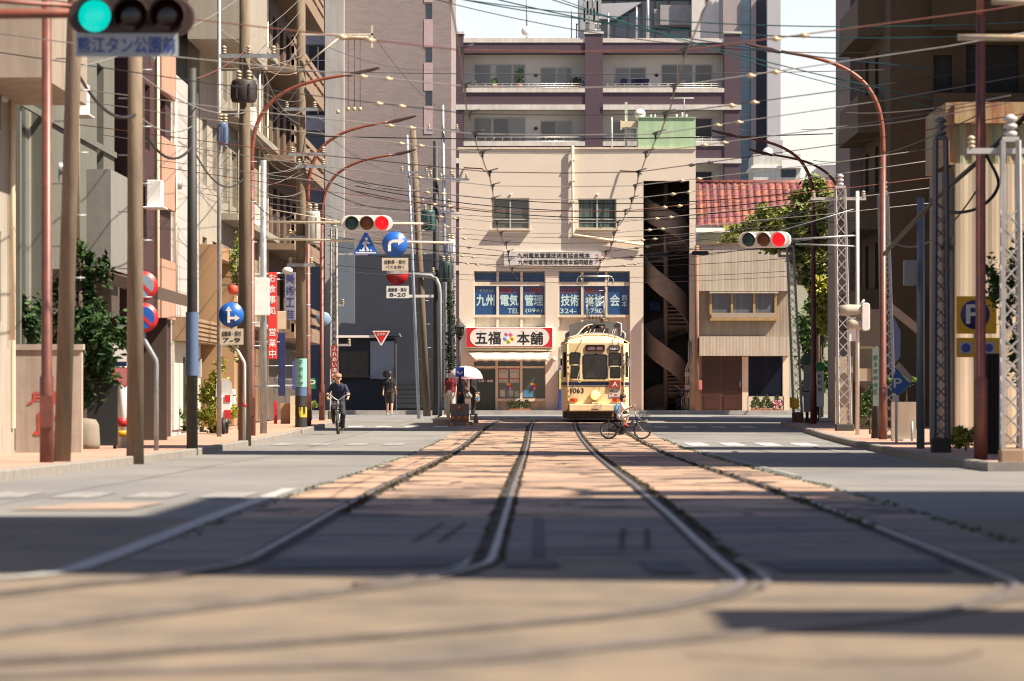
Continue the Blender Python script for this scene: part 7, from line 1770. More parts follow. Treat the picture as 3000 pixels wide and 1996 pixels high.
# bus stop posts
yb3 = 172.0
t = thing('bus_stop_post', (X(2365, yb3), yb3, G(9, yb3)), 'dark bus stop post with grey timetable panels and a green head', 'bus stop')
g = MB(); g.cyl((X(2365, yb3), yb3 + .06, zg(yb3)), (X(2365, yb3), yb3 + .06, Z(1040, yb3)), .05); g.box(X(2357, yb3), X(2374, yb3), yb3 - .1, yb3 + .2, zg(yb3) + .1, Z(1228, yb3)); g.build('post', M['darkpole'], t)
g = MB(); g.box(X(2354, yb3), X(2376, yb3), yb3 - .02, yb3 + .03, Z(1068, yb3), Z(1037, yb3)); g.build('head', mat('bus_green_dark', (.01, .10, .05), .4), t)
for q0, q1 in ((1070, 1146), (1149, 1207)):
    g = MB(); g.box(X(2354, yb3), X(2376, yb3), yb3 - .02, yb3 + .02, Z(q1, yb3), Z(q0, yb3)); g.build('timetable', mat('timetable_grey', (.24, .25, .26), .3, col2=(.18, .19, .22), scale=5), t)
t = thing('bus_stop_post', (X(2402, 180), 180, G(9, 180)), 'white bus stop post with a bright green rounded head', 'bus stop')
g = MB(); o_ = rrect(X(2391, 180), X(2415, 180), Z(1088, 180), Z(1062, 180), .08); g.prism(o_, 180, 180.12); g.build('head', mat('bus_green', (.015, .28, .07), .35), t)
g = MB(); g.box(X(2392, 180), X(2414, 180), 180, 180.1, Z(1192, 180), Z(1089, 180)); g.box(X(2401, 180), X(2405, 180), 180.02, 180.08, zg(180), Z(1192, 180)); p_ = g.build('panel', M['white'], t)
l = MB()
for k, ch in enumerate('新町前'): l.text(ch, X(2402, 180), 180, Z(1107 + 19 * k, 180) - .02, .13, .13, .02)
g = l.build('lettering', M['ink'], p_)
# vertical green text board, rounded base
yv = 128.5
t = thing('vertical_notice', (X(2566, yv), yv, Z(1190, yv)), 'narrow vertical notice board with green and white characters on a dark post', 'sign')
g = MB(); g.cyl((X(2566, yv), yv + .1, zg(yv)), (X(2566, yv), yv + .1, Z(1015, yv)), .11, .05); g.build('post', M['darkpole'], t)
g = MB(); g.box(X(2557, yv), X(2574, yv), yv - .04, yv - .005, Z(1190, yv), Z(1018, yv)); p_ = g.build('panel', mat('notice_greenish', (.16, .20, .18), .5), t)
l = MB()
for k, ch in enumerate('熊本市中央区'): l.text(ch, X(2565.5, yv), yv - .041, Z(1055 + 20 * k, yv), .12, .1, .02)
l.build('lettering', mat('notice_teal', (.01, .10, .09), .5), p_)
# parking signs
yp = 106.0
def pgx(p): return X(p, yp)
def pgz(p): return Z(p, yp)
t = thing('parking_sign', (pgx(2862), yp, pgz(1048)), 'square yellow parking sign with a white P on a navy disc', 'parking sign')
m_yel = mat('parking_yellow', (.82, .48, .02), .5, col2=(.76, .42, .018), scale=3)
g = MB(); g.box(pgx(2802), pgx(2920), yp, yp + .12, pgz(978), pgz(868)); p_ = g.build('board', m_yel, t, bevel=.02)
g = MB(); g.lathe((pgx(2857), yp - .004, pgz(922)), [(.285, 0), (.28, .008), (0, .008)], 32, 'y'); d_ = g.build('disc', mat('parking_navy', (.02, .02, .16), .4), p_)
l = MB(); l.text('P', pgx(2853), yp - .013, pgz(948), .36, .29, .04); l.build('letter', M['white'], d_)
t2 = thing('parking_tariff_sign', (pgx(2862), yp, pgz(1048)), 'lower yellow board with small blue pictures under the parking sign', 'parking sign')
g = MB(); g.box(pgx(2802), pgx(2930), yp, yp + .12, pgz(1047), pgz(990)); p_ = g.build('board', m_yel, t2, bevel=.02)
g = MB(); g.box(pgx(2811), pgx(2849), yp - .012, yp - .001, pgz(1036), pgz(1002)); g.box(pgx(2880), pgx(2915), yp - .012, yp - .001, pgz(1036), pgz(1002)); q_ = g.build('picture_field', mat('pale_field', (.5, .5, .55), .5), p_)
g = MB(); g.lathe((pgx(2830), yp - .013, pgz(1019)), [(.09, 0), (.085, .005), (.03, .005), (0, .005)], 16, 'y'); g.build('emblem', mat('emblem_blue', (.08, .09, .4), .5), q_); g = MB(); g.lathe((pgx(2897), yp - .013, pgz(1019)), [(.08, 0), (0, .005)], 16, 'y'); g.build('emblem', MATS['emblem_blue'], q_)
g = MB(); g.cyl((pgx(2862), yp + .18, zg(yp)), (pgx(2862), yp + .18, pgz(870)), .05); g.build('post', M['galv'], t)
g = MB(); g.box(pgx(2855), pgx(2869), yp + .10, yp + .14, pgz(1040), pgz(1000)); g.build('clamp', M['galv'], t2)
yq_ = 118.0
t = thing('parking_sign', (X(2635, yq_), yq_, Z(1175, yq_)), 'blue diamond parking sign with a white P and a cut white corner', 'parking sign')
def qx_(p): return X(p, yq_)
def qz_(p): return Z(p, yq_)
g = MB(); g.prism([(qx_(2612), qz_(1120)), (qx_(2624), qz_(1082)), (qx_(2669), qz_(1126)), (qx_(2636), qz_(1158)), (qx_(2612), qz_(1150))], yq_, yq_ + .08); p_ = g.build('board', mat('parking_blue', (.02, .13, .48), .4), t, bevel=.01)
g = MB(); g.prism([(qx_(2622), qz_(1076)), (qx_(2634), qz_(1061)), (qx_(2676), qz_(1108)), (qx_(2668), qz_(1121))], yq_, yq_ + .08); g.build('corner', mat('corner_pale', (.42, .40, .36), .5), t)
l = MB(); l.text('P', qx_(2630), yq_, qz_(1136), .2, .17, .03); l.build('letter', M['white'], p_)
g = MB(); g.box(qx_(2615), qx_(2634), yq_ + .01, yq_ + .07, qz_(1177), qz_(1158)); g.box(qx_(2622), qx_(2630), yq_ + .02, yq_ + .06, zg(yq_), qz_(1177)); g.build('post', M['white'], t)
# drooping black cable loops are with the wires; rusty arm of a pole outside the frame
yr = 60.0
t = thing('rusty_arm', (X(3060, yr), yr, zg(yr)), 'pale rusty steel arm above the dark apartment house', 'pole')
g = MB(); g.cyl((X(3200, yr), yr, zg(yr)), (X(3200, yr), yr, 6.6), .09); g.build('post', M['lampbrown'], t)
g = MB(); g.tube([(X(3200, yr), yr, Z(112, yr)), (X(2806, yr), yr, Z(110, yr))], .035, 10); g.tube([(X(3200, yr), yr, Z(8, yr)), (X(2905, yr), yr, Z(6, yr))], .03, 10); g.build('arm', mat('rusty_pale', (.36, .22, .12), .7, col2=(.5, .44, .33), scale=6), t)
# ================================================================ bicycles and people
def bicycle(label, loc, r, L, rz=0, basket=True, frame_m=None, small=False):
    t = thing('bicycle', loc, label, 'bicycle')
    k = L / .845; x0, y0, z0 = loc
    def q(x, z, y=0): return (x0 + x * k, y0 + y * k, z0 + r + (z) * k)      # x from rear hub, z from hub height
    fm = frame_m or mat('bike_navy', (.016, .018, .05), .35); blk = M['black']
    for nm, xx in (('rear_wheel', 0), ('front_wheel', .845)):
        c = q(xx, 0); g = MB(); ring_ = [(c[0] + (r - .016 * k) * math.cos(a), c[1], c[2] + (r - .016 * k) * math.sin(a)) for a in frange(0, 2 * math.pi, 36)]
        g.tube(ring_, .021 * k, 8, caps=False); w_ = g.build(nm, blk, t)
        g = MB(); rim = [(c[0] + (r - .036 * k) * math.cos(a), c[1], c[2] + (r - .036 * k) * math.sin(a)) for a in frange(0, 2 * math.pi, 36)]; g.tube(rim, .008 * k, 6, caps=False)
        for i in range(16): a = 2 * math.pi * i / 16; g.tube([(c[0], c[1] + (.02 if i % 2 else -.02) * k, c[2]), (c[0] + (r - .04 * k) * math.cos(a), c[1], c[2] + (r - .04 * k) * math.sin(a))], .0018 * k, 4, caps=False)
        g.cyl((c[0], c[1] - .035 * k, c[2]), (c[0], c[1] + .035 * k, c[2]), .018 * k); g.build('rim', M['galv'], w_)
        g = MB(); a0, a1 = ((15, 165) if xx == 0 else (40, 150)); rr = r + .022 * k
        for a, b in zip(frange(a0, a1, 14), frange(a0, a1, 14)[1:]):
            p1, p2 = [(c[0] + rr * math.cos(R(v)), c[2] + rr * math.sin(R(v))) for v in (a, b)]
            g.quad((p1[0], c[1] - .022 * k, p1[1]), (p1[0], c[1] + .022 * k, p1[1]), (p2[0], c[1] + .022 * k, p2[1]), (p2[0], c[1] - .022 * k, p2[1]))
        f_ = g.build('mudguard', blk, w_); sd = f_.modifiers.new('thick', 'SOLIDIFY'); sd.thickness = .004
    g = MB(); tb = lambda pts, rr: g.tube([q(*p) for p in pts], rr * k * 1.25, 8)
    tb([(.68, .34), (.715, .2)], .021); tb([(.335, -.03), (.69, .31)], .019); tb([(.335, .06), (.70, .26)], .015)
    tb([(.335, -.03), (.27, .30)], .017); tb([(0, 0, .05), (.335, -.03, .02)], .011); tb([(0, 0, -.05), (.335, -.03, -.02)], .011); tb([(0, 0, .05), (.285, .24, .015)], .009); tb([(0, 0, -.05), (.285, .24, -.015)], .009)
    g.build('frame', fm, t)
    g = MB(); tb([(.715, .2), (.735, .16, .035), (.845, 0, .045)], .012); tb([(.715, .2), (.735, .16, -.035), (.845, 0, -.045)], .012); g.build('fork', M['galv'], t)
    g = MB(); tb([(.68, .34), (.655, .47)], .013); tb(catmull([(.60, .60, -.24), (.63, .60, -.2), (.665, .54, -.1), (.655, .48, 0), (.665, .54, .1), (.63, .60, .2), (.60, .60, .24)], 4), .010); hb = g.build('handlebar', M['galv'], t)
    g = MB()
    for s in (-1, 1): tb([(.55, .585, s * .25), (.625, .6, s * .215)], .016)
    g.build('grip', blk, hb)
    g = MB(); tb([(.67, .585, .2), (.66, .63, .2)], .006); g.ball(q(.655, .645, .2), .014 * k); g.build('bell', M['galv'], hb)
    g = MB(); g.prism([(x0 + a * k, z0 + r + b * k) for a, b in ((.15, .29), (.18, .335), (.3, .335), (.38, .32), (.38, .30), (.28, .285))], y0 - .06 * k, y0 + .06 * k); g.build('saddle', blk, t, bevel=.015)
    g = MB(); g.prism([(x0 + a * k, z0 + r + b * k) for a, b in ((-.06, .0), (.0, .045), (.3, .055), (.36, .045), (.39, -.02), (.36, -.085), (.3, -.1), (.0, -.03))], y0 - .055 * k, y0 - .035 * k); g.build('chain_case', blk, t)
    g = MB(); g.lathe(q(.335, -.03, -.0), [(0, -.06 * k), (.075 * k, -.06 * k), (.075 * k, .06 * k), (0, .06 * k)], 18, 'y'); g.build('crank_unit', blk, t)
    g = MB(); tb([(.335, -.03, -.075), (.385, .045, -.085)], .008); g.box(*[v for p in ((q(.345, 0)[0], q(.43, 0)[0]), (y0 - .15 * k, y0 - .085 * k), (q(0, .035)[2], q(0, .055)[2])) for v in p]); tb([(.335, -.03, .075), (.285, -.105, .085)], .008); g.box(*[v for p in ((q(.24, 0)[0], q(.325, 0)[0]), (y0 + .085 * k, y0 + .15 * k), (q(0, -.115)[2], q(0, -.095)[2])) for v in p]); g.build('pedals', M['darkpole'], t)
    if basket:
        g = MB(); bx0, bx1, bz0_, bz1_ = .775, 1.02, .285, .44
        for zz, e in ((bz0_, .02), ((bz0_ + bz1_) / 2, .01), (bz1_, 0)):
            tb([(bx0 + e, zz, -.12 + e), (bx1 - e, zz + .005, -.12 + e), (bx1 - e, zz + .005, .12 - e), (bx0 + e, zz, .12 - e), (bx0 + e, zz, -.12 + e)], .005)
        for i in range(8):
            xx = bx0 + (bx1 - bx0) * i / 7
            for s in (-1, 1): tb([(xx, bz0_, s * .1), (xx, bz1_, s * .12)], .0035)
            tb([(xx, bz0_, -.1), (xx, bz0_, .1)], .0035)
        for i in range(5):
            yy = -.1 + .05 * i; tb([(bx0, bz0_, yy), (bx0, bz1_, yy)], .0035); tb([(bx1, bz0_, yy), (bx1, bz1_ + .03, yy)], .0035)
        g.build('basket', M['darkpole'], t)
        g = MB(); tb([(.72, .36), (.76, .32), (.845, .24)], .007); g.build('basket_stay', M['galv'], t)
    g = MB(); g.lathe(q(.94, .235), [(0, -.03 * k), (.025 * k, -.03 * k), (.032 * k, .03 * k), (0, .035 * k)], 12, 'x'); g.build('headlight', M['white'], t)
    g = MB(); tb([(.02, .0, .06), (-.04, -r / k + .01, .07)], .007); g.build('stand', M['galv'], t)
    g = MB(); tb([(-.02, .265, -.05), (.2, .27, -.05)], .007); tb([(-.02, .265, .05), (.2, .27, .05)], .007); tb([(0, 0, -.055), (.0, .265, -.05)], .006); tb([(0, 0, .055), (.0, .265, .05)], .006)
    for i in range(4): tb([(-.02 + .06 * i, .268, -.05), (-.02 + .06 * i, .268, .05)], .006)
    g.build('carrier', M['darkpole'], t)
    if rz: t.rotation_euler = (0, 0, rz)
    return t

def blob(name, chains, voxel, m, parent, smooth=3):
    """one continuous skin grown round chains of (point, radius)"""
    g = MB()
    for ch in chains:
        pts = [Vector(p) for p, r in ch]; rs = [r for p, r in ch]
        if len(pts) > 1:
            P, RR = [], []
            for i in range(len(pts) - 1):
                for s in (0, .5): P.append(pts[i].lerp(pts[i + 1], s)); RR.append(rs[i] + (rs[i + 1] - rs[i]) * s)
            P.append(pts[-1]); RR.append(rs[-1]); g.tube(P, RR, 12)
        for p, r in zip(pts, rs): g.ball(p, r * .995, 12, 8)
    o = g.build(name, m, parent, fixn=False)
    rm = o.modifiers.new('grow', 'REMESH'); rm.mode = 'VOXEL'; rm.voxel_size = voxel; rm.use_smooth_shade = True
    sm = o.modifiers.new('relax', 'SMOOTH'); sm.factor = .5; sm.iterations = smooth
    dg = bpy.context.evaluated_depsgraph_get(); me = bpy.data.meshes.new_from_object(o.evaluated_get(dg)); o.modifiers.clear(); old = o.data; o.data = me; bpy.data.meshes.remove(old)
    if not me.materials: me.materials.append(m)
    for p in me.polygons: p.use_smooth = True
    return o
def skinmat(): return mat('skin', (.56, .31, .2), .5, col2=(.48, .25, .155), scale=9, spec=.4)
m_hair = mat('dark_hair', (.018, .013, .011), .45, col2=(.035, .022, .016), scale=30, stretch=(1, 1, .3))
def hand(chs, wrist, dirv, side, k, grip=True):
    """palm, four unequal curled fingers and a thumb leaving the side of the palm"""
    w = Vector(wrist); d = Vector(dirv).normalized(); s = Vector(side).normalized(); dn = d.cross(s).normalized()
    chs.append([(w, .022 * k), (w + d * .035 * k, .024 * k), (w + d * .065 * k, .022 * k)])
    chs.append([(w + d * .02 * k + s * .014 * k, .017 * k), (w + d * .068 * k + s * .026 * k, .011 * k)]); chs.append([(w + d * .02 * k - s * .014 * k, .017 * k), (w + d * .068 * k - s * .026 * k, .011 * k)])
    cur = 1.0 if grip else .35
    for i, ln in enumerate((.92, 1.05, 1.0, .8)):
        b0 = w + d * .072 * k + s * (.028 - .0187 * i) * k; l = .03 * ln * k
        p1 = b0 + d * l * (1 - .3 * cur) + dn * l * .5 * cur; p2 = p1 + d * l * (.8 - 1.0 * cur) + dn * l * .8 * cur; p3 = p2 - d * l * .5 * cur + dn * l * .25 + d * l * .5 * (1 - cur)
        chs.append([(b0, .0095 * k), (p1, .0088 * k), (p2, .0082 * k), (p3, .0075 * k)])
    b0 = w + d * .018 * k + s * .022 * k; p1 = b0 + d * .028 * k + s * .022 * k + dn * .012 * k; p2 = p1 + d * .026 * k + dn * .016 * k
    chs.append([(b0, .013 * k), (p1, .0105 * k), (p2, .0085 * k)])
def human(name, label, loc, J, f, hgt, top_m, leg_m, shoe_m, hair=None, hat=None, sleeves='short', legs='long', voxel=.007, grip=(False, False), cat='person', headk=1.0, headdir=None):
    """J: joints relative to loc; f: facing direction"""
    t = thing(name, loc, label, cat); B = Vector(loc); k = hgt / 1.7
    j = {n: B + Vector(v) for n, v in J.items()}; f = Vector(f).normalized(); hf = Vector(headdir).normalized() if headdir else f
    sd = Vector((f.y, -f.x, 0)); hs = Vector((hf.y, -hf.x, 0)); U = Vector((0, 0, 1)); hk = k * headk
    sk = skinmat(); ch = []
    h = j['head']; tor = []
    for s in (-1, 1):
        tor.append([(j['pelvis'] + sd * .075 * k * s, .105 * k), (j['waist'] + sd * .06 * k * s, .095 * k), (j['chest'] + sd * .085 * k * s, .10 * k), (j['neck'].lerp(j['chest'], .35) + sd * .07 * k * s, .075 * k)])
    tor.append([(j['pelvis'], .11 * k), (j['waist'], .10 * k), (j['chest'], .11 * k), (j['neck'], .06 * k)])
    ch += tor
    ch.append([(j['neck'], .055 * k), (h - U * .07 * hk, .052 * hk)])
    ch.append([(h + U * .035 * hk - hf * .015 * hk, .088 * hk), (h + hf * .012 * hk - U * .01 * hk, .08 * hk), (h - U * .065 * hk + hf * .035 * hk, .052 * hk), (h - U * .095 * hk + hf * .05 * hk, .03 * hk)])
    ch.append([(h + hf * .078 * hk + U * .012 * hk, .014 * hk), (h + hf * .103 * hk - U * .024 * hk, .015 * hk)])
    ch.append([(h + hf * .083 * hk - U * .062 * hk + hs * .02 * hk, .010 * hk), (h + hf * .088 * hk - U * .062 * hk, .011 * hk), (h + hf * .083 * hk - U * .062 * hk - hs * .02 * hk, .010 * hk)])
    for s in (-1, 1):
        ch.append([(h + hs * .084 * hk * s + U * .01 * hk - hf * .01 * hk, .016 * hk), (h + hs * .088 * hk * s - U * .025 * hk - hf * .005 * hk, .012 * hk)])
    arms, lg = [], []
    for s, n in ((-1, 'L'), (1, 'R')):
        arms.append([(j['sh' + n], .052 * k), (j['el' + n], .038 * k)]); ch.append([(j['sh' + n], .05 * k), (j['el' + n], .037 * k), (j['ha' + n], .025 * k)])
        d = (j['ha' + n] - j['el' + n]).normalized(); side_ = U.cross(d) if abs(d.z) < .9 else f; hand(ch, j['ha' + n], d, side_ * (1 if abs(d.z) < .9 else 1), k, grip[0 if s < 0 else 1])
        lg.append([(j['hip' + n], .09 * k), (j['kn' + n], .06 * k)]); ch.append([(j['hip' + n], .085 * k), (j['kn' + n], .055 * k), (j['kn' + n].lerp(j['an' + n], .35), .052 * k), (j['an' + n], .034 * k)])
    body = blob('body', ch, voxel, sk, t)
    # face
    g = MB()
    for s in (-1, 1): g.ball(h + hf * .083 * hk + hs * .031 * hk * s + U * .008 * hk, .0085 * hk, 8, 6)
    g.build('eyes', mat('eye_dark', (.02, .015, .012), .2), t)
    g = MB()
    for s in (-1, 1): g.tube([h + hf * .088 * hk + hs * .016 * hk * s + U * .03 * hk, h + hf * .08 * hk + hs * .046 * hk * s + U * .03 * hk], .005 * hk, 5)
    g.build('eyebrows', m_hair, t)
    # hair
    if hat is None:
        hc = [[(h + U * .055 * hk - hf * .022 * hk, .10 * hk), (h + U * .0 * hk - hf * .045 * hk, .082 * hk), (h - U * .06 * hk - hf * .055 * hk, .05 * hk)], [(h + U * .085 * hk + hf * .03 * hk, .062 * hk), (h + U * .07 * hk + hf * .06 * hk, .04 * hk)]]
        for s in (-1, 1): hc.append([(h + U * .06 * hk + hs * s * .05 * hk, .06 * hk), (h + U * .01 * hk + hs * s * .072 * hk - hf * .02 * hk, .03 * hk)])
        if hair == 'long': hc.append([(h - hf * .06 * hk, .07 * hk), (h - U * .17 * hk - hf * .075 * hk, .05 * hk)])
        blob('hair', hc, voxel, m_hair, t)
    else:
        g = MB(); g.lathe(h + U * .045 * hk, [(.112 * hk, 0), (.11 * hk, .035 * hk), (.085 * hk, .085 * hk), (.03 * hk, .108 * hk), (0, .11 * hk)], 16); g.prism([tuple((h + hs * a * hk + hf * b_ * hk).xy) for a, b_ in ((-.1, .06), (.1, .06), (.085, .16), (0, .185), (-.085, .16))], h.z + .045 * hk, h.z + .056 * hk, 'xy'); g.build('cap', hat, t)
        blob('hair', [[(h - hf * .04 * hk + U * .02 * hk, .09 * hk), (h - hf * .05 * hk - U * .05 * hk, .06 * hk)]], voxel, m_hair, t)
    # clothes
    sl = []
    for n in 'LR':
        e = j['sh' + n].lerp(j['el' + n], .72 if sleeves == 'short' else 1); sl.append([(j['sh' + n], .062 * k), (e, .056 * k)])
        if sleeves == 'long': sl[-1] = [(j['sh' + n], .064 * k), (j['el' + n], .05 * k), (j['ha' + n], .036 * k)]
    blob('shirt', [[(p, r + .016 * k) for p, r in c] for c in tor[:2]] + [[(p, r + .014 * k) for p, r in tor[2][:3]] + [(j['neck'] - U * .045 * k, .078 * k)]] + sl, voxel, top_m, t)
    tr_ = [[(j['pelvis'] + sd * .06 * k, .125 * k), (j['pelvis'] - sd * .06 * k, .125 * k)]]
    for n in 'LR':
        if legs == 'short': tr_.append([(j['hip' + n], .105 * k), (j['hip' + n].lerp(j['kn' + n], .85), .082 * k)])
        else: tr_.append([(j['hip' + n], .103 * k), (j['kn' + n], .075 * k), (j['an' + n], .058 * k)])
    blob('trousers' if legs == 'long' else 'shorts', tr_, voxel, leg_m, t)
    for n in 'LR':
        a = j['an' + n]; toe = j.get('toe' + n, a + f * .14 * k - U * .05 * k)
        g_ = blob('shoe', [[(a - U * .045 * k - f * .03 * k, .038 * k), (a + (toe - a) * .5 - U * .015 * k, .037 * k), (toe, .03 * k)]], voxel, shoe_m, t)
    return t
def Jstand(h, f, hip_w=.09, sh_w=.17):
    k = h / 1.7; f = Vector(f).normalized(); sd = Vector((f.y, -f.x, 0)); U = Vector((0, 0, 1)); J = {}
    J['pelvis'] = U * .93 * k; J['waist'] = U * 1.08 * k; J['chest'] = U * 1.28 * k; J['neck'] = U * 1.43 * k; J['head'] = U * 1.585 * k + f * .015 * k
    for s, n in ((-1, 'L'), (1, 'R')):
        J['sh' + n] = U * 1.38 * k + sd * sh_w * k * s; J['el' + n] = U * 1.1 * k + sd * (sh_w + .05) * k * s - f * .02 * k; J['ha' + n] = U * .87 * k + sd * (sh_w + .06) * k * s + f * .05 * k
        J['hip' + n] = U * .89 * k + sd * hip_w * k * s; J['kn' + n] = U * .48 * k + sd * (hip_w + .005) * k * s + f * .02 * k; J['an' + n] = U * .09 * k + sd * hip_w * k * s
    return J

# ------------------------------------------------ boy on the small bicycle
yB = 138.0; sB = F / yB
def bw(u, v, dy=0): return Vector((X(1740 + u / 9.8, yB), yB + dy, Z(1140 + v / 9.8, yB)))
hub = bw(430, 1195); rB = .222; gB = zg(yB) + .012
bike = bicycle('small navy bicycle with a front basket ridden by the boy across the tracks', (hub.x, yB, gB), rB, .845)
zoff = gB + rB - hub.z
def rel(u, v, dy=0): return bw(u, v, dy) - Vector((hub.x, yB, gB)) + Vector((0, 0, zoff))
m_tee = mat('white_tee', (.78, .75, .77), .8, col2=(.7, .66, .7), scale=12); m_mint = mat('mint_shorts', (.44, .47, .38), .8, col2=(.36, .40, .32), scale=10); m_sandal = mat('red_sandal', (.45, .06, .06), .5)
J = dict(pelvis=rel(725, 800), waist=rel(735, 690), chest=rel(775, 545), neck=rel(812, 415), head=rel(845, 290),
         shL=rel(800, 470, .10), elL=rel(905, 610, .13), haL=rel(1035, 532, .225), shR=rel(800, 470, -.10), elR=rel(885, 625, -.13), haR=rel(1030, 545, -.232),
         hipL=rel(735, 830, .055), knL=rel(905, 900, .07), anL=rel(800, 1110, .08), hipR=rel(735, 830, -.055), knR=rel(985, 770, -.07), anR=rel(905, 1020, -.08),
         toeR=rel(985, 1062, -.08), toeL=rel(880, 1150, .08))
boy = human('person', 'boy in a white tee and pale shorts cycling with a blue backpack', (hub.x, yB, gB), J, (1, 0, 0), 1.05, m_tee, m_mint, m_sandal, legs='short', voxel=.0055, grip=(True, True), headk=1.28)
def bws(u, v, dy=0): return rel(u, v, dy) + Vector((hub.x, yB, gB))
t = thing('backpack', bws(640, 540), 'bright blue backpack worn by the boy on the bicycle', 'backpack')
blob('bag', [[(bws(668, 440, s), .03), (bws(628, 530, s), .045), (bws(618, 620, s), .045), (bws(625, 680, s), .03)] for s in (-.05, 0, .05)], .006, mat('backpack_blue', (.03, .24, .55), .5, col2=(.10, .38, .62), scale=7), t)
g = MB()
for s in (-.075, .075): g.tube(catmull([bws(690, 430, s * .8), bws(775, 420, s), bws(835, 500, s * 1.1), bws(800, 640, s * 1.35), bws(690, 700, s * 1.2)], 5), .010, 6)
g.tube(catmull([bws(620, 600, -.1), bws(640, 740, -.12), bws(670, 830, -.12)], 4), .008, 6); g.build('strap', mat('strap_navy', (.02, .025, .07), .6), t)
t = thing('hanging_bag', bws(540, 760), 'small yellow and black bag with a red top hanging behind the boy', 'bag')
blob('pouch', [[(bws(545, 720, s), .022), (bws(540, 800, s), .028), (bws(555, 860, s), .02)] for s in (-.02, .02)], .006, mat('pouch_yellow', (.55, .38, .08), .7, col2=(.03, .025, .02), scale=16, contrast=(.45, .5)), t)
blob('flap', [[(bws(540, 665, s), .022), (bws(545, 700, s), .024)] for s in (-.02, .02)], .006, M['red'], t)

# ------------------------------------------------ cyclist riding towards the camera on the left
yC = 150.0; cxC = X(990, yC); gC = zg(yC) + .008
bicycle('dark bicycle ridden towards the camera by the capped cyclist', (cxC, yC + .75, gC), .33, 1.06, rz=R(-90), frame_m=M['darkpole'])
fC = (0, -1, 0); m_navyT = mat('navy_shirt', (.016, .022, .055), .85, col2=(.011, .015, .038), scale=8); m_dark = mat('dark_trousers', (.015, .016, .02), .85, col2=(.022, .022, .028), scale=8); m_shoe = mat('dark_shoe', (.03, .028, .026), .6)
J = dict(pelvis=(0, .42, .92), waist=(0, .40, 1.05), chest=(0, .28, 1.24), neck=(0, .2, 1.38), head=(0, .14, 1.53), shR=(-.18, .26, 1.32), elR=(-.30, .1, 1.08), haR=(-.27, -.08, .98), shL=(.18, .26, 1.32), elL=(.30, .1, 1.08), haL=(.27, -.08, .98),
         hipR=(-.09, .42, .88), knR=(-.14, .08, .72), anR=(-.12, .28, .34), hipL=(.09, .42, .88), knL=(.14, .16, .55), anL=(.12, .34, .17))
for n in list(J): J[n] = (J[n][0] * (1 if n[-1] not in 'LR' or n in ('L',) else 1), J[n][1], J[n][2])
human('person', 'cyclist in a navy shirt and a tan cap riding towards the camera', (cxC, yC, gC), J, fC, 1.62, m_navyT, m_dark, m_shoe, hat=mat('tan_cap', (.33, .2, .13), .8), grip=(True, True), voxel=.008)
# ------------------------------------------------ man walking away in the side street
yW = 212.0; f = Vector((.15, 1, 0)); J = Jstand(1.7, f)
J['knL'] = J['knL'] + Vector((0, .12, .02)); J['anL'] = J['anL'] + Vector((0, .2, 0)); J['knR'] = J['knR'] + Vector((0, -.06, 0)); J['anR'] = J['anR'] + Vector((0, -.2, .04)); J['haL'] = J['haL'] + Vector((-.02, -.16, .02)); J['haR'] = J['haR'] + Vector((.02, .14, .02))
human('person', 'man in a black shirt and olive shorts walking away up the side street', (X(1141, yW), yW, zg(yW) + .002), J, f, 1.7, mat('black_shirt', (.014, .014, .018), .85), mat('olive_shorts', (.06, .05, .035), .85), mat('pale_shoe', (.35, .34, .32), .6), legs='short', voxel=.009)
# ------------------------------------------------ people waiting on the tram stop island
zI = .2
yU = 189.0; f = Vector((.8, -.25, 0)); J = Jstand(1.58, f); bxU = X(1352, yU); k = 1.58 / 1.7
J['elR'] = Vector((-.1, -.22, 1.02)); J['haR'] = Vector((.08, -.26, .98)); J['elL'] = Vector((.2, .18, 1.05)); J['haL'] = Vector((.2, .05, 1.22))
J['knR'] = J['knR'] + Vector((.08, 0, 0)); J['anR'] = J['anR'] + Vector((.12, 0, 0)); J['anL'] = J['anL'] + Vector((-.1, 0, 0))
locU = (bxU, yU, zg(yU) + zI)
human('person', 'woman with a mauve top and dark trousers under the white parasol', locU, J, f, 1.58, mat('mauve_top', (.14, .12, .20), .8, col2=(.2, .18, .25), scale=8), m_dark, m_shoe, hair='long', grip=(False, True), voxel=.009)
t = thing('parasol', (bxU + .2, yU + .05, zg(yU) + zI + 1.2), 'white parasol with a pink rim held over the woman at the tram stop', 'umbrella')
c = (bxU + .14, yU - .05, Z(1110, yU)); g = MB(); g.lathe(c, [(.60, 0), (.575, .12), (.50, .25), (.36, .36), (.18, .42), (0, .44)], 16); o = g.build('canopy', mat('parasol_white', (.72, .68, .68), .7), t); sd_ = o.modifiers.new('thick', 'SOLIDIFY'); sd_.thickness = .006
g = MB(); g.lathe(c, [(.604, -.01), (.604, .022), (.596, .03)], 16); g.build('rim', mat('parasol_pink', (.62, .25, .38), .7), t)
g = MB(); g.cyl((bxU + .2 * 1.0, yU + .05, locU[2] + 1.15), (c[0], c[1], c[2] + .47), .012); g.build('shaft', M['galv'], t)
t = thing('shoulder_bag', (bxU + .1, yU - .3, locU[2] + .75), 'grey shoulder bag hanging at the side of the woman with the parasol', 'bag')
blob('bag', [[(Vector((bxU + .13 + s, yU - .27, locU[2] + .9)), .06), (Vector((bxU + .24 + s, yU - .27, locU[2] + .72)), .09)] for s in (-.04, .05)], .01, mat('bag_grey', (.22, .2, .18), .8), t)
g = MB(); g.tube(catmull([(bxU - .05, yU - .2, locU[2] + 1.32), (bxU + .12, yU - .27, locU[2] + 1.15), (bxU + .16, yU - .28, locU[2] + .92)], 5), .012, 6); g.build('strap', mat('strap_pale', (.4, .38, .36), .8), t)
yV = 193.0; f = Vector((-.4, -1, 0)); J = Jstand(1.6, f)
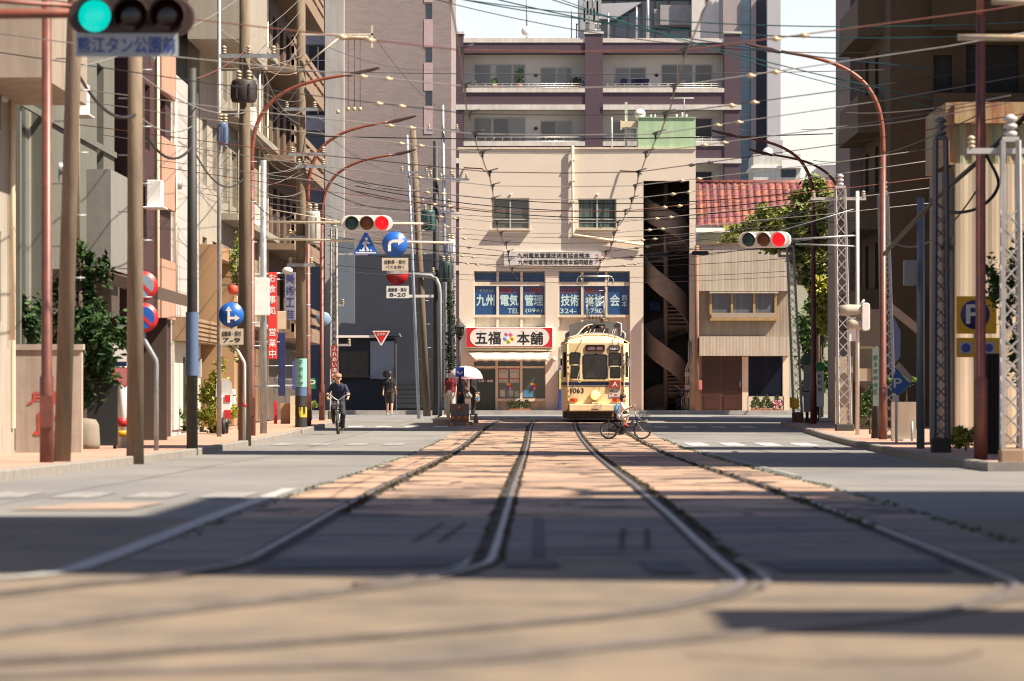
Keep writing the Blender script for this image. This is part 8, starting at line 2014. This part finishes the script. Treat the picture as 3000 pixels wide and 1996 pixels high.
human('person', 'person in a maroon top and pale trousers waiting behind the black post', (X(1320, yV), yV, zg(yV) + zI), J, f, 1.6, mat('maroon_top', (.17, .015, .025), .8), mat('pale_trousers', (.5, .46, .45), .8), m_shoe, hair='long', voxel=.009)
yV = 196.0; f = Vector((1, -.2, 0)); J = Jstand(1.66, f); J['haR'] = Vector((.16, -.2, .85))
human('person', 'person in very dark clothes under the rim of the white parasol', (X(1386, yV), yV, zg(yV) + zI), J, f, 1.66, mat('black_shirt', (.014, .014, .018), .85), m_dark, m_shoe, sleeves='long', voxel=.009)
t = thing('shopping_bag', (X(1398, yV), yV - .2, zg(yV) + zI + .6), 'small blue and yellow bag carried by the dark clothed person', 'bag')
blob('bag', [[(Vector((X(1398, yV) + s, yV - .2, zg(yV) + zI + .72)), .05), (Vector((X(1398, yV) + s, yV - .2, zg(yV) + zI + .55)), .065)] for s in (-.03, .03)], .01, mat('bag_blueyellow', (.05, .12, .35), .7, col2=(.5, .38, .08), scale=7, contrast=(.45, .55)), t)
# person half hidden behind the right lamp post
yX = 182.0; f = Vector((-.7, -.7, 0)); J = Jstand(1.58, f)
human('person', 'person in a white shirt half hidden behind the dark lamp post by the bus stop', (X(2396, yX), yX, G(9, 176) + .0), J, f, 1.5, mat('cream_shirt', (.55, .45, .36), .8), m_dark, m_shoe, voxel=.01)
# tram driver
locD = (TC + .12, TY + .75, uz(1112)); J = dict(pelvis=(0, .1, -.0), waist=(0, .05, .13), chest=(0, .0, .3), neck=(0, -.04, .46), head=(0, -.08, .62), shL=(.18, 0, .40), elL=(.3, -.2, .2), haL=(.2, -.42, .12), shR=(-.18, 0, .40), elR=(-.28, -.2, .2), haR=(-.14, -.42, .1),
         hipL=(.09, .1, -.02), knL=(.12, -.3, -.04), anL=(.12, -.25, -.42), hipR=(-.09, .1, -.02), knR=(-.12, -.3, -.04), anR=(-.12, -.25, -.42))
human('person', 'tram driver in a blue shirt seated behind the middle windscreen', locD, J, (0, -1, 0), 1.65, mat('driver_blue', (.03, .10, .28), .8), m_dark, m_shoe, hat=M['navy'], sleeves='long', voxel=.01, grip=(True, True))
# parked bicycle in the stair bay
bicycle('parked bicycle seen end on at the foot of the spiral stair', (ox(1988), Y0 + .9, GZ + .0), .33, 1.06, rz=R(-80), frame_m=M['darkpole'])
# ================================================================ overhead wires
GW = 'overhead wires'
def trolley(label, pts):
    t = thing('trolley_wire', pts[0], label, 'overhead wire', 'trolley wires above the tracks'); g = MB(); g.tube(pts, .011, 6); g.build('wire', mat('trolley_copper', (.10, .07, .05), .4, .5), t); return t
SP = [58.5, 68.0, 76.0, 83.5, 90, 97, 105.5, 112.5, 120, 128, 136.5, 145.5, 155, 165, 176, 187]
def xl(y): return -1.0 + .06 * math.sin(y * .13) + max(0, (y - 150) / 40) * .15
def xr_(y): return 1.82 + min(.2, max(0, (y - 60) * .003)) + .04 * math.sin(y * .17)
def wz(y): return 5.17 + (.0 if y < 150 else .0)
def tpts(fx_):
    P = [(fx_(34), 34, 5.2)]
    ys = [34] + SP + [200]
    for a, b in zip(ys, ys[1:]):
        for k in (1 / 3, 2 / 3, 1): y = a + (b - a) * k; P.append((fx_(y), y, wz(y) - (.035 if k < 1 else 0)))
    return P
trolley('trolley wire over the track without the tram', tpts(xl)); trolley('trolley wire over the track the tram runs on', tpts(xr_))
ords = 'highest,second,third,fourth,fifth,sixth,seventh,eighth,ninth,tenth,eleventh,twelfth,thirteenth,fourteenth,fifteenth,lowest'.split(',')
for i, y in enumerate(SP):
    rust = i in (1, 6, 9); m = M['wirerust'] if rust else (M['wiregrey'] if i % 3 else M['wire'])
    a, b = Vector((-9.0, y, 6.2 + .12 * (i % 2))), Vector((10.28 if y > 160 else max(9.5, .089 * y + .6), y, 6.5 - .1 * (i % 2)))
    L_, R_ = Vector((xl(y), y, wz(y) + .10)), Vector((xr_(y), y, wz(y) + .10))
    t = thing('span_wire', L_, f'{ords[i]} {"rusty " if rust else ""}span wire across the tracks counting down from the highest, with pale insulators', 'overhead wire', 'span wires with pale insulators')
    g = MB(); g.tube([a, a.lerp(L_, .5) - Vector((0, 0, .06)), L_, L_.lerp(R_, .5) - Vector((0, 0, .02)), R_, R_.lerp(b, .5) - Vector((0, 0, .06)), b], .009, 6); g.build('wire', m, t)
    for p, q, xs in ((L_, a, (-2.1, -2.45)), (R_, b, (2.95, 3.3))):
        for x in xs:
            k = (x - p.x) / (q.x - p.x); c = p.lerp(q, k) - Vector((0, 0, .11 * k * (1 - k) * 2)); g = MB(); g.ball(c, .043, 12, 8, (1.05, 1, .85)); g.cyl(c - Vector((.075, 0, 0)), c + Vector((.075, 0, 0)), .016); g.build('insulator', M['porcelain'], t)
    for p in (L_, R_): g = MB(); g.tube([p, p - Vector((0, 0, .05)), p - Vector((.0, 0, .10))], .018, 6); g.box(p.x - .04, p.x + .04, y - .03, y + .03, p.z - .02, p.z + .03); g.tube([p + Vector((-.02, 0, .02)), p + Vector((.16, 0, .07))], .012, 5); g.build('clamp', M['darkpole'], t)
def cable(label, a, b, drop, r, m, name='cable', mid=None):
    A, B_ = Vector((X(a[0], a[2]), a[2], Z(a[1], a[2]))), Vector((X(b[0], b[2]), b[2], Z(b[1], b[2])))
    t = thing(name, A, label, 'cable', 'cables strung between the poles')
    g = MB(); P = sag(A, B_, drop, 20)
    if mid: P = catmull([A] + [Vector((X(p[0], p[2]), p[2], Z(p[1], p[2]))) for p in mid] + [B_], 8)
    g.tube(P, r * .85, 6); g.build('line', m, t); return t
K, GR, TL = M['wire'], M['wiregrey'], M['wireteal']
cable('highest black cable crossing the office just above its upper windows', (1040, 530, 206), (2470, 545, 196), .75, .02, K)
cable('second black cable crossing the office at its upper windows', (1040, 545, 207), (2470, 560, 197), .85, .022, K)
cable('third black cable crossing the office through its upper windows', (1040, 560, 208), (2470, 575, 198), .9, .022, K)
cable('thin black cable crossing the office under its upper windows', (1040, 600, 205), (2470, 610, 195), .5, .012, K)
cable('thin grey cable crossing the office over the company board', (1040, 655, 204), (2440, 640, 190), .6, .012, GR)
cable('black cable crossing the office through the company board', (960, 690, 200), (2440, 700, 185), .75, .016, K)
cable('dark cable crossing the office just under the company board', (960, 735, 199), (2440, 745, 185), .5, .012, K)
cable('thin dark cable crossing the top panes of the blue windows', (960, 775, 198), (2440, 785, 183), .4, .010, K)
cable('thin pale cable crossing the blue window transoms', (960, 790, 197), (2440, 800, 182), .4, .009, GR)
cable('thick black cable stretched level across the purple balconies at mid height', (885, 398, 158), (2440, 392, 148), .12, .02, K)
cable('thin black cable stretched level across the top purple balconies', (720, 205, 122), (2590, 205, 126), .1, .012, K)
cable('uppermost dark cable falling from the striped pole to the dark tarred pole', (885, 470, 158), (1262, 560, 209), .3, .018, K)
cable('second dark cable falling from the striped pole to the dark tarred pole', (885, 492, 158), (1262, 590, 209), .35, .022, K)
cable('third dark cable falling from the striped pole to the dark tarred pole', (885, 520, 158), (1262, 600, 209), .5, .018, K)
cable('lower pale service wire falling from the striped pole to the office corner', (930, 380, 158), (1300, 560, 206), .2, .008, GR)
cable('upper pale service wire falling from the striped pole to the office corner', (930, 345, 158), (1310, 500, 206), .2, .008, GR)
# teal cables high in front of the sky
cable('uppermost teal cable across the top of the sky', (1180, -28, 92), (3080, 60, 84), .30, .012, TL)
cable('second teal cable across the top of the sky', (1260, -20, 93), (3080, 92, 85), .36, .013, TL)
cable('upper slanting teal cable crossing the pale tower', (1500, -40, 95), (2780, 300, 92), .14, .013, TL)
cable('second slanting teal cable just below the first', (1540, -40, 96), (2760, 320, 93), .16, .010, TL)
cable('dark teal cable slanting below the pair of teal cables', (1340, -30, 96), (2730, 200, 92), .18, .014, mat('wire_dteal', (.012, .06, .09), .5))
cable('dark cable hanging across the sky just under the teal pair', (1260, -5, 98), (2740, 150, 94), .35, .010, K)
# wires on the left among the poles
for k, (a, b, d, r, m, lab) in enumerate([((215, 200, 78.5), (722, -20, 122), .2, .012, GR, 'pale wire rising from the leaning pole to the thick tan pole'), ((215, 190, 78.5), (397, 335, 86.5), .3, .03, K, 'thick black cable loop between the leaning pole and the tan pole'),
        ((397, 210, 86.5), (720, 330, 122), .25, .014, GR, 'pale wire falling from the tan pole to the thick tan pole'), ((397, 330, 86.5), (563, 370, 103), .2, .014, GR, 'pale wire from the tan pole to the black pole'), ((430, 400, 95), (563, 430, 103), .3, .03, K, 'thick black cable sagging to the black pole'),
        ((560, 235, 103), (718, 150, 122), .08, .012, M['wirerust'], 'rusty wire rising from the black pole'), ((563, 430, 103), (717, 520, 122), .45, .02, K, 'dark cable sagging between the black and the thick tan pole'),
        ((717, 120, 122), (885, -10, 158), .1, .008, GR, 'pale wire rising steeply from the thick tan pole'), ((720, 180, 122), (890, 20, 158), .1, .008, GR, 'second pale wire rising steeply from the thick tan pole'), ((720, 300, 122), (893, 120, 158), .1, .008, GR, 'third pale wire rising steeply from the thick tan pole'), ((778, 380, 141), (890, 230, 158), .1, .014, K, 'dark stay rising from the grey signal pole'),
        ((720, 530, 122), (888, 560, 158), .25, .012, GR, 'pale wire sagging between the thick tan pole and the striped pole'), ((720, 560, 122), (888, 600, 158), .5, .014, K, 'dark wire sagging low between the thick tan pole and the striped pole'), ((642, 470, 133), (888, 480, 158), .3, .010, GR, 'pale wire from the silver pole to the striped pole'),
        ((642, 200, 133), (890, 160, 158), .15, .010, GR, 'pale wire crossing level between the silver pole and the striped pole'), ((890, 105, 158), (1320, 200, 209), .4, .008, K, 'thin dark wire running off from the white crossarm'), ((1095, 105, 157), (1310, 330, 211), .3, .008, K, 'thin dark wire falling from the end of the white crossarm')]):
    cable(lab, a, b, d, r, m)
# white extended crossarm on the striped pole
sp = [o for o in bpy.data.objects if o.name.startswith('utility_pole') and 'stripes' in o.get('label', '')][0]
g = MB(); yw = 157.6; g.box(X(885, yw), X(1093, yw), yw, yw + .06, Z(104, yw), Z(98, yw)); g.box(X(1087, yw), X(1093, yw), yw, yw + .06, Z(140, yw), Z(75, yw)); g.tube([(X(890, yw), yw, Z(195, yw)), (X(1005, yw), yw, Z(102, yw))], .03, 6); ea = g.build('extended_crossarm', mat('arm_white', (.55, .5, .42), .5), sp)
g = MB()
for px in (1015, 1040, 1065): g = MB(); g.lathe((X(px, yw), yw - .05, Z(112, yw)), [(.05, -.14), (.075, -.1), (.05, -.05), (.075, 0), (.05, .05), (.075, .1), (.05, .14)], 10, 'x'); g.build('insulator', M['porcelain'], ea)
for px, py in ((1020, 320), (1038, 320), (1055, 320), (990, 328)): g = MB(); g.cyl((X(px, yw), yw, Z(py + 6, yw)), (X(px, yw), yw, Z(py - 6, yw)), .05); g.build('insulator', M['porcelain'], ea)
for px in (1020, 1038, 1055): g = MB(); g.cyl((X(px, yw), yw, Z(112, yw)), (X(px, yw), yw, Z(322, yw)), .009, n=5); g.build('dropper', M['wire'], ea)
# drooping black loops on the right
cable('very thick black cable sweeping down across the cream garage', (3020, 325, 92), (2590, 745, 110), 0, .05, K, mid=[(2880, 460, 94), (2735, 590, 100)])
cable('black cable loop hanging beside the blue grey lattice pole', (2890, 455, 94), (2725, 585, 98), 0, .035, K, mid=[(2925, 540, 94), (2875, 605, 95), (2790, 622, 96)])
cable('thin grey cable swinging between the garage pole and the lamp post', (2860, 560, 96), (2600, 700, 120), .5, .02, K)
cable('pale wire running from the biggest white lattice pole to the sunlit one', (2960, 280, 78), (2478, 330, 148), .1, .012, GR)
cable('thin pale wire crossing the dark apartment house towards the lamp', (2960, 300, 78), (2350, 380, 140), .1, .010, GR)
cable('dark wire crossing between the dark red lamp post and the bus stop lamp', (2880, 330, 81), (2383, 470, 170), .3, .012, K)
cable('black wire from the white signal post to the office', (2510, 600, 138), (2040, 700, 200), .35, .012, K)
cable('grey wire stretched from the sunlit lattice pole to the office', (2470, 590, 148), (2045, 660, 205), .2, .010, GR)
cable('second grey wire stretched from the sunlit lattice pole towards the office', (2470, 575, 148), (1890, 720, 205), .2, .010, GR)
for k, (px, py) in enumerate(((1932, 748), (2050, 742))):
    t = thing('cable_box', (X(px, 200), 200, Z(py, 200)), ['black cable splice box before the spiral stair', 'black cable splice box before the edge of the office'][k], 'cable box', 'splice boxes on the cables')
    g = MB(); g.prism(rrect(X(px - 23, 200), X(px + 26, 200), Z(py + 6, 200), Z(py - 6, 200), .06), 199.9, 200.1); g.build('case', M['darkpole'], t)
    g = MB(); g.cyl((X(px - 30, 200), 200, Z(py - 10, 200)), (X(px + 40, 200), 200, Z(py - 9, 200)), .014); g.build('hanger', M['wire'], t)
rw = random.Random(3)
for k in range(16):
    a = rw.choice(((717, 122), (772, 141), (642, 133))); q = rw.uniform(60, 560)
    cable('thin pale service wire in the tangle between the thick tan pole and the striped pole', (a[0], q, a[1]), (885 + rw.uniform(-4, 8), q + rw.uniform(-90, 160), 158), rw.uniform(.1, .5), .007, (GR, K, M['porcelain'])[k % 3])
for k in range(8):
    q = rw.uniform(330, 640); cable('thin service wire in the tangle between the striped pole and the dark tarred pole', (886, q, 158), (1272 + rw.uniform(-30, 40), q * .6 + 300 + rw.uniform(-40, 60), 210), rw.uniform(.1, .6), .008, (GR, K)[k % 2])
# unseen buildings on the right, added and shaped to throw the shadow bands
def caster(x0, x1, y0, y1, h, label, name='shadow_building'):
    t = thing(name, (x0, y0, zg(y0)), label, 'building', 'unseen buildings added on the right to cast shadows')
    b = MB(); holes = []
    nb = max(1, int((y1 - y0) // 2.6))
    for f in range(max(1, int(h // 3.1))):
        for k in range(nb):
            a = y0 + (k + .5) * (y1 - y0) / nb; z = f * 3.1 + 1.0
            if z + 1.4 < h - .4: holes.append((a - .7, a + .7, z, z + 1.4))
    b.facade(y0, y1, -.3, h, x0, holes, .2, 'yz', 1)
    b.quad((x0, y0, -.3), (x1, y0, -.3), (x1, y0, h), (x0, y0, h)); b.quad((x0, y1, -.3), (x0, y1, h), (x1, y1, h), (x1, y1, -.3))
    b.quad((x0, y0, h), (x1, y0, h), (x1, y1, h), (x0, y1, h)); b.quad((x1, y0, -.3), (x1, y1, -.3), (x1, y1, h), (x1, y0, h))
    b.m = 1
    for a0, a1, c0, c1 in holes: b.quad((x0 + .2, a0, c0), (x0 + .2, a1, c0), (x0 + .2, a1, c1), (x0 + .2, a0, c1))
    b.build('wall', [mat('off_street_render', (.36, .33, .28), .85, scale=.8, streak=.3), M['glass']], t, fixn=False)
caster(9.5, 20, 25.6, 37.6, 24, 'tallest unseen rendered building by the crossing, added for its shadow')
caster(9.5, 20, 37.6, 48.0, 17.0, 'middle height unseen rendered building by the crossing, added for its shadow')
caster(9.5, 14, 50.4, 53.4, 12.2, 'narrow unseen rendered building by the crossing, added for its shadow')
caster(9.4, 20, 79.6, 98.3, 11, 'unseen two storey rendered building near the dark timber wall, added for its shadow')
caster(12, 16, 97.8, 104.2, 27, 'tall unseen rendered building before the cream garage, added for its shadow')
caster(15.2, 30, 151.5, 159.8, 30, 'tall unseen rendered tower behind the forecourt, added for its shadow')
caster(7.2, 16, 20.3, 22.8, 8.6, 'lowest unseen rendered building by the crossing, added for its shadow')
caster(12.5, 16.5, 193, 204.5, 22, 'tall unseen rendered building behind the brown apartment house, added for its shadow')
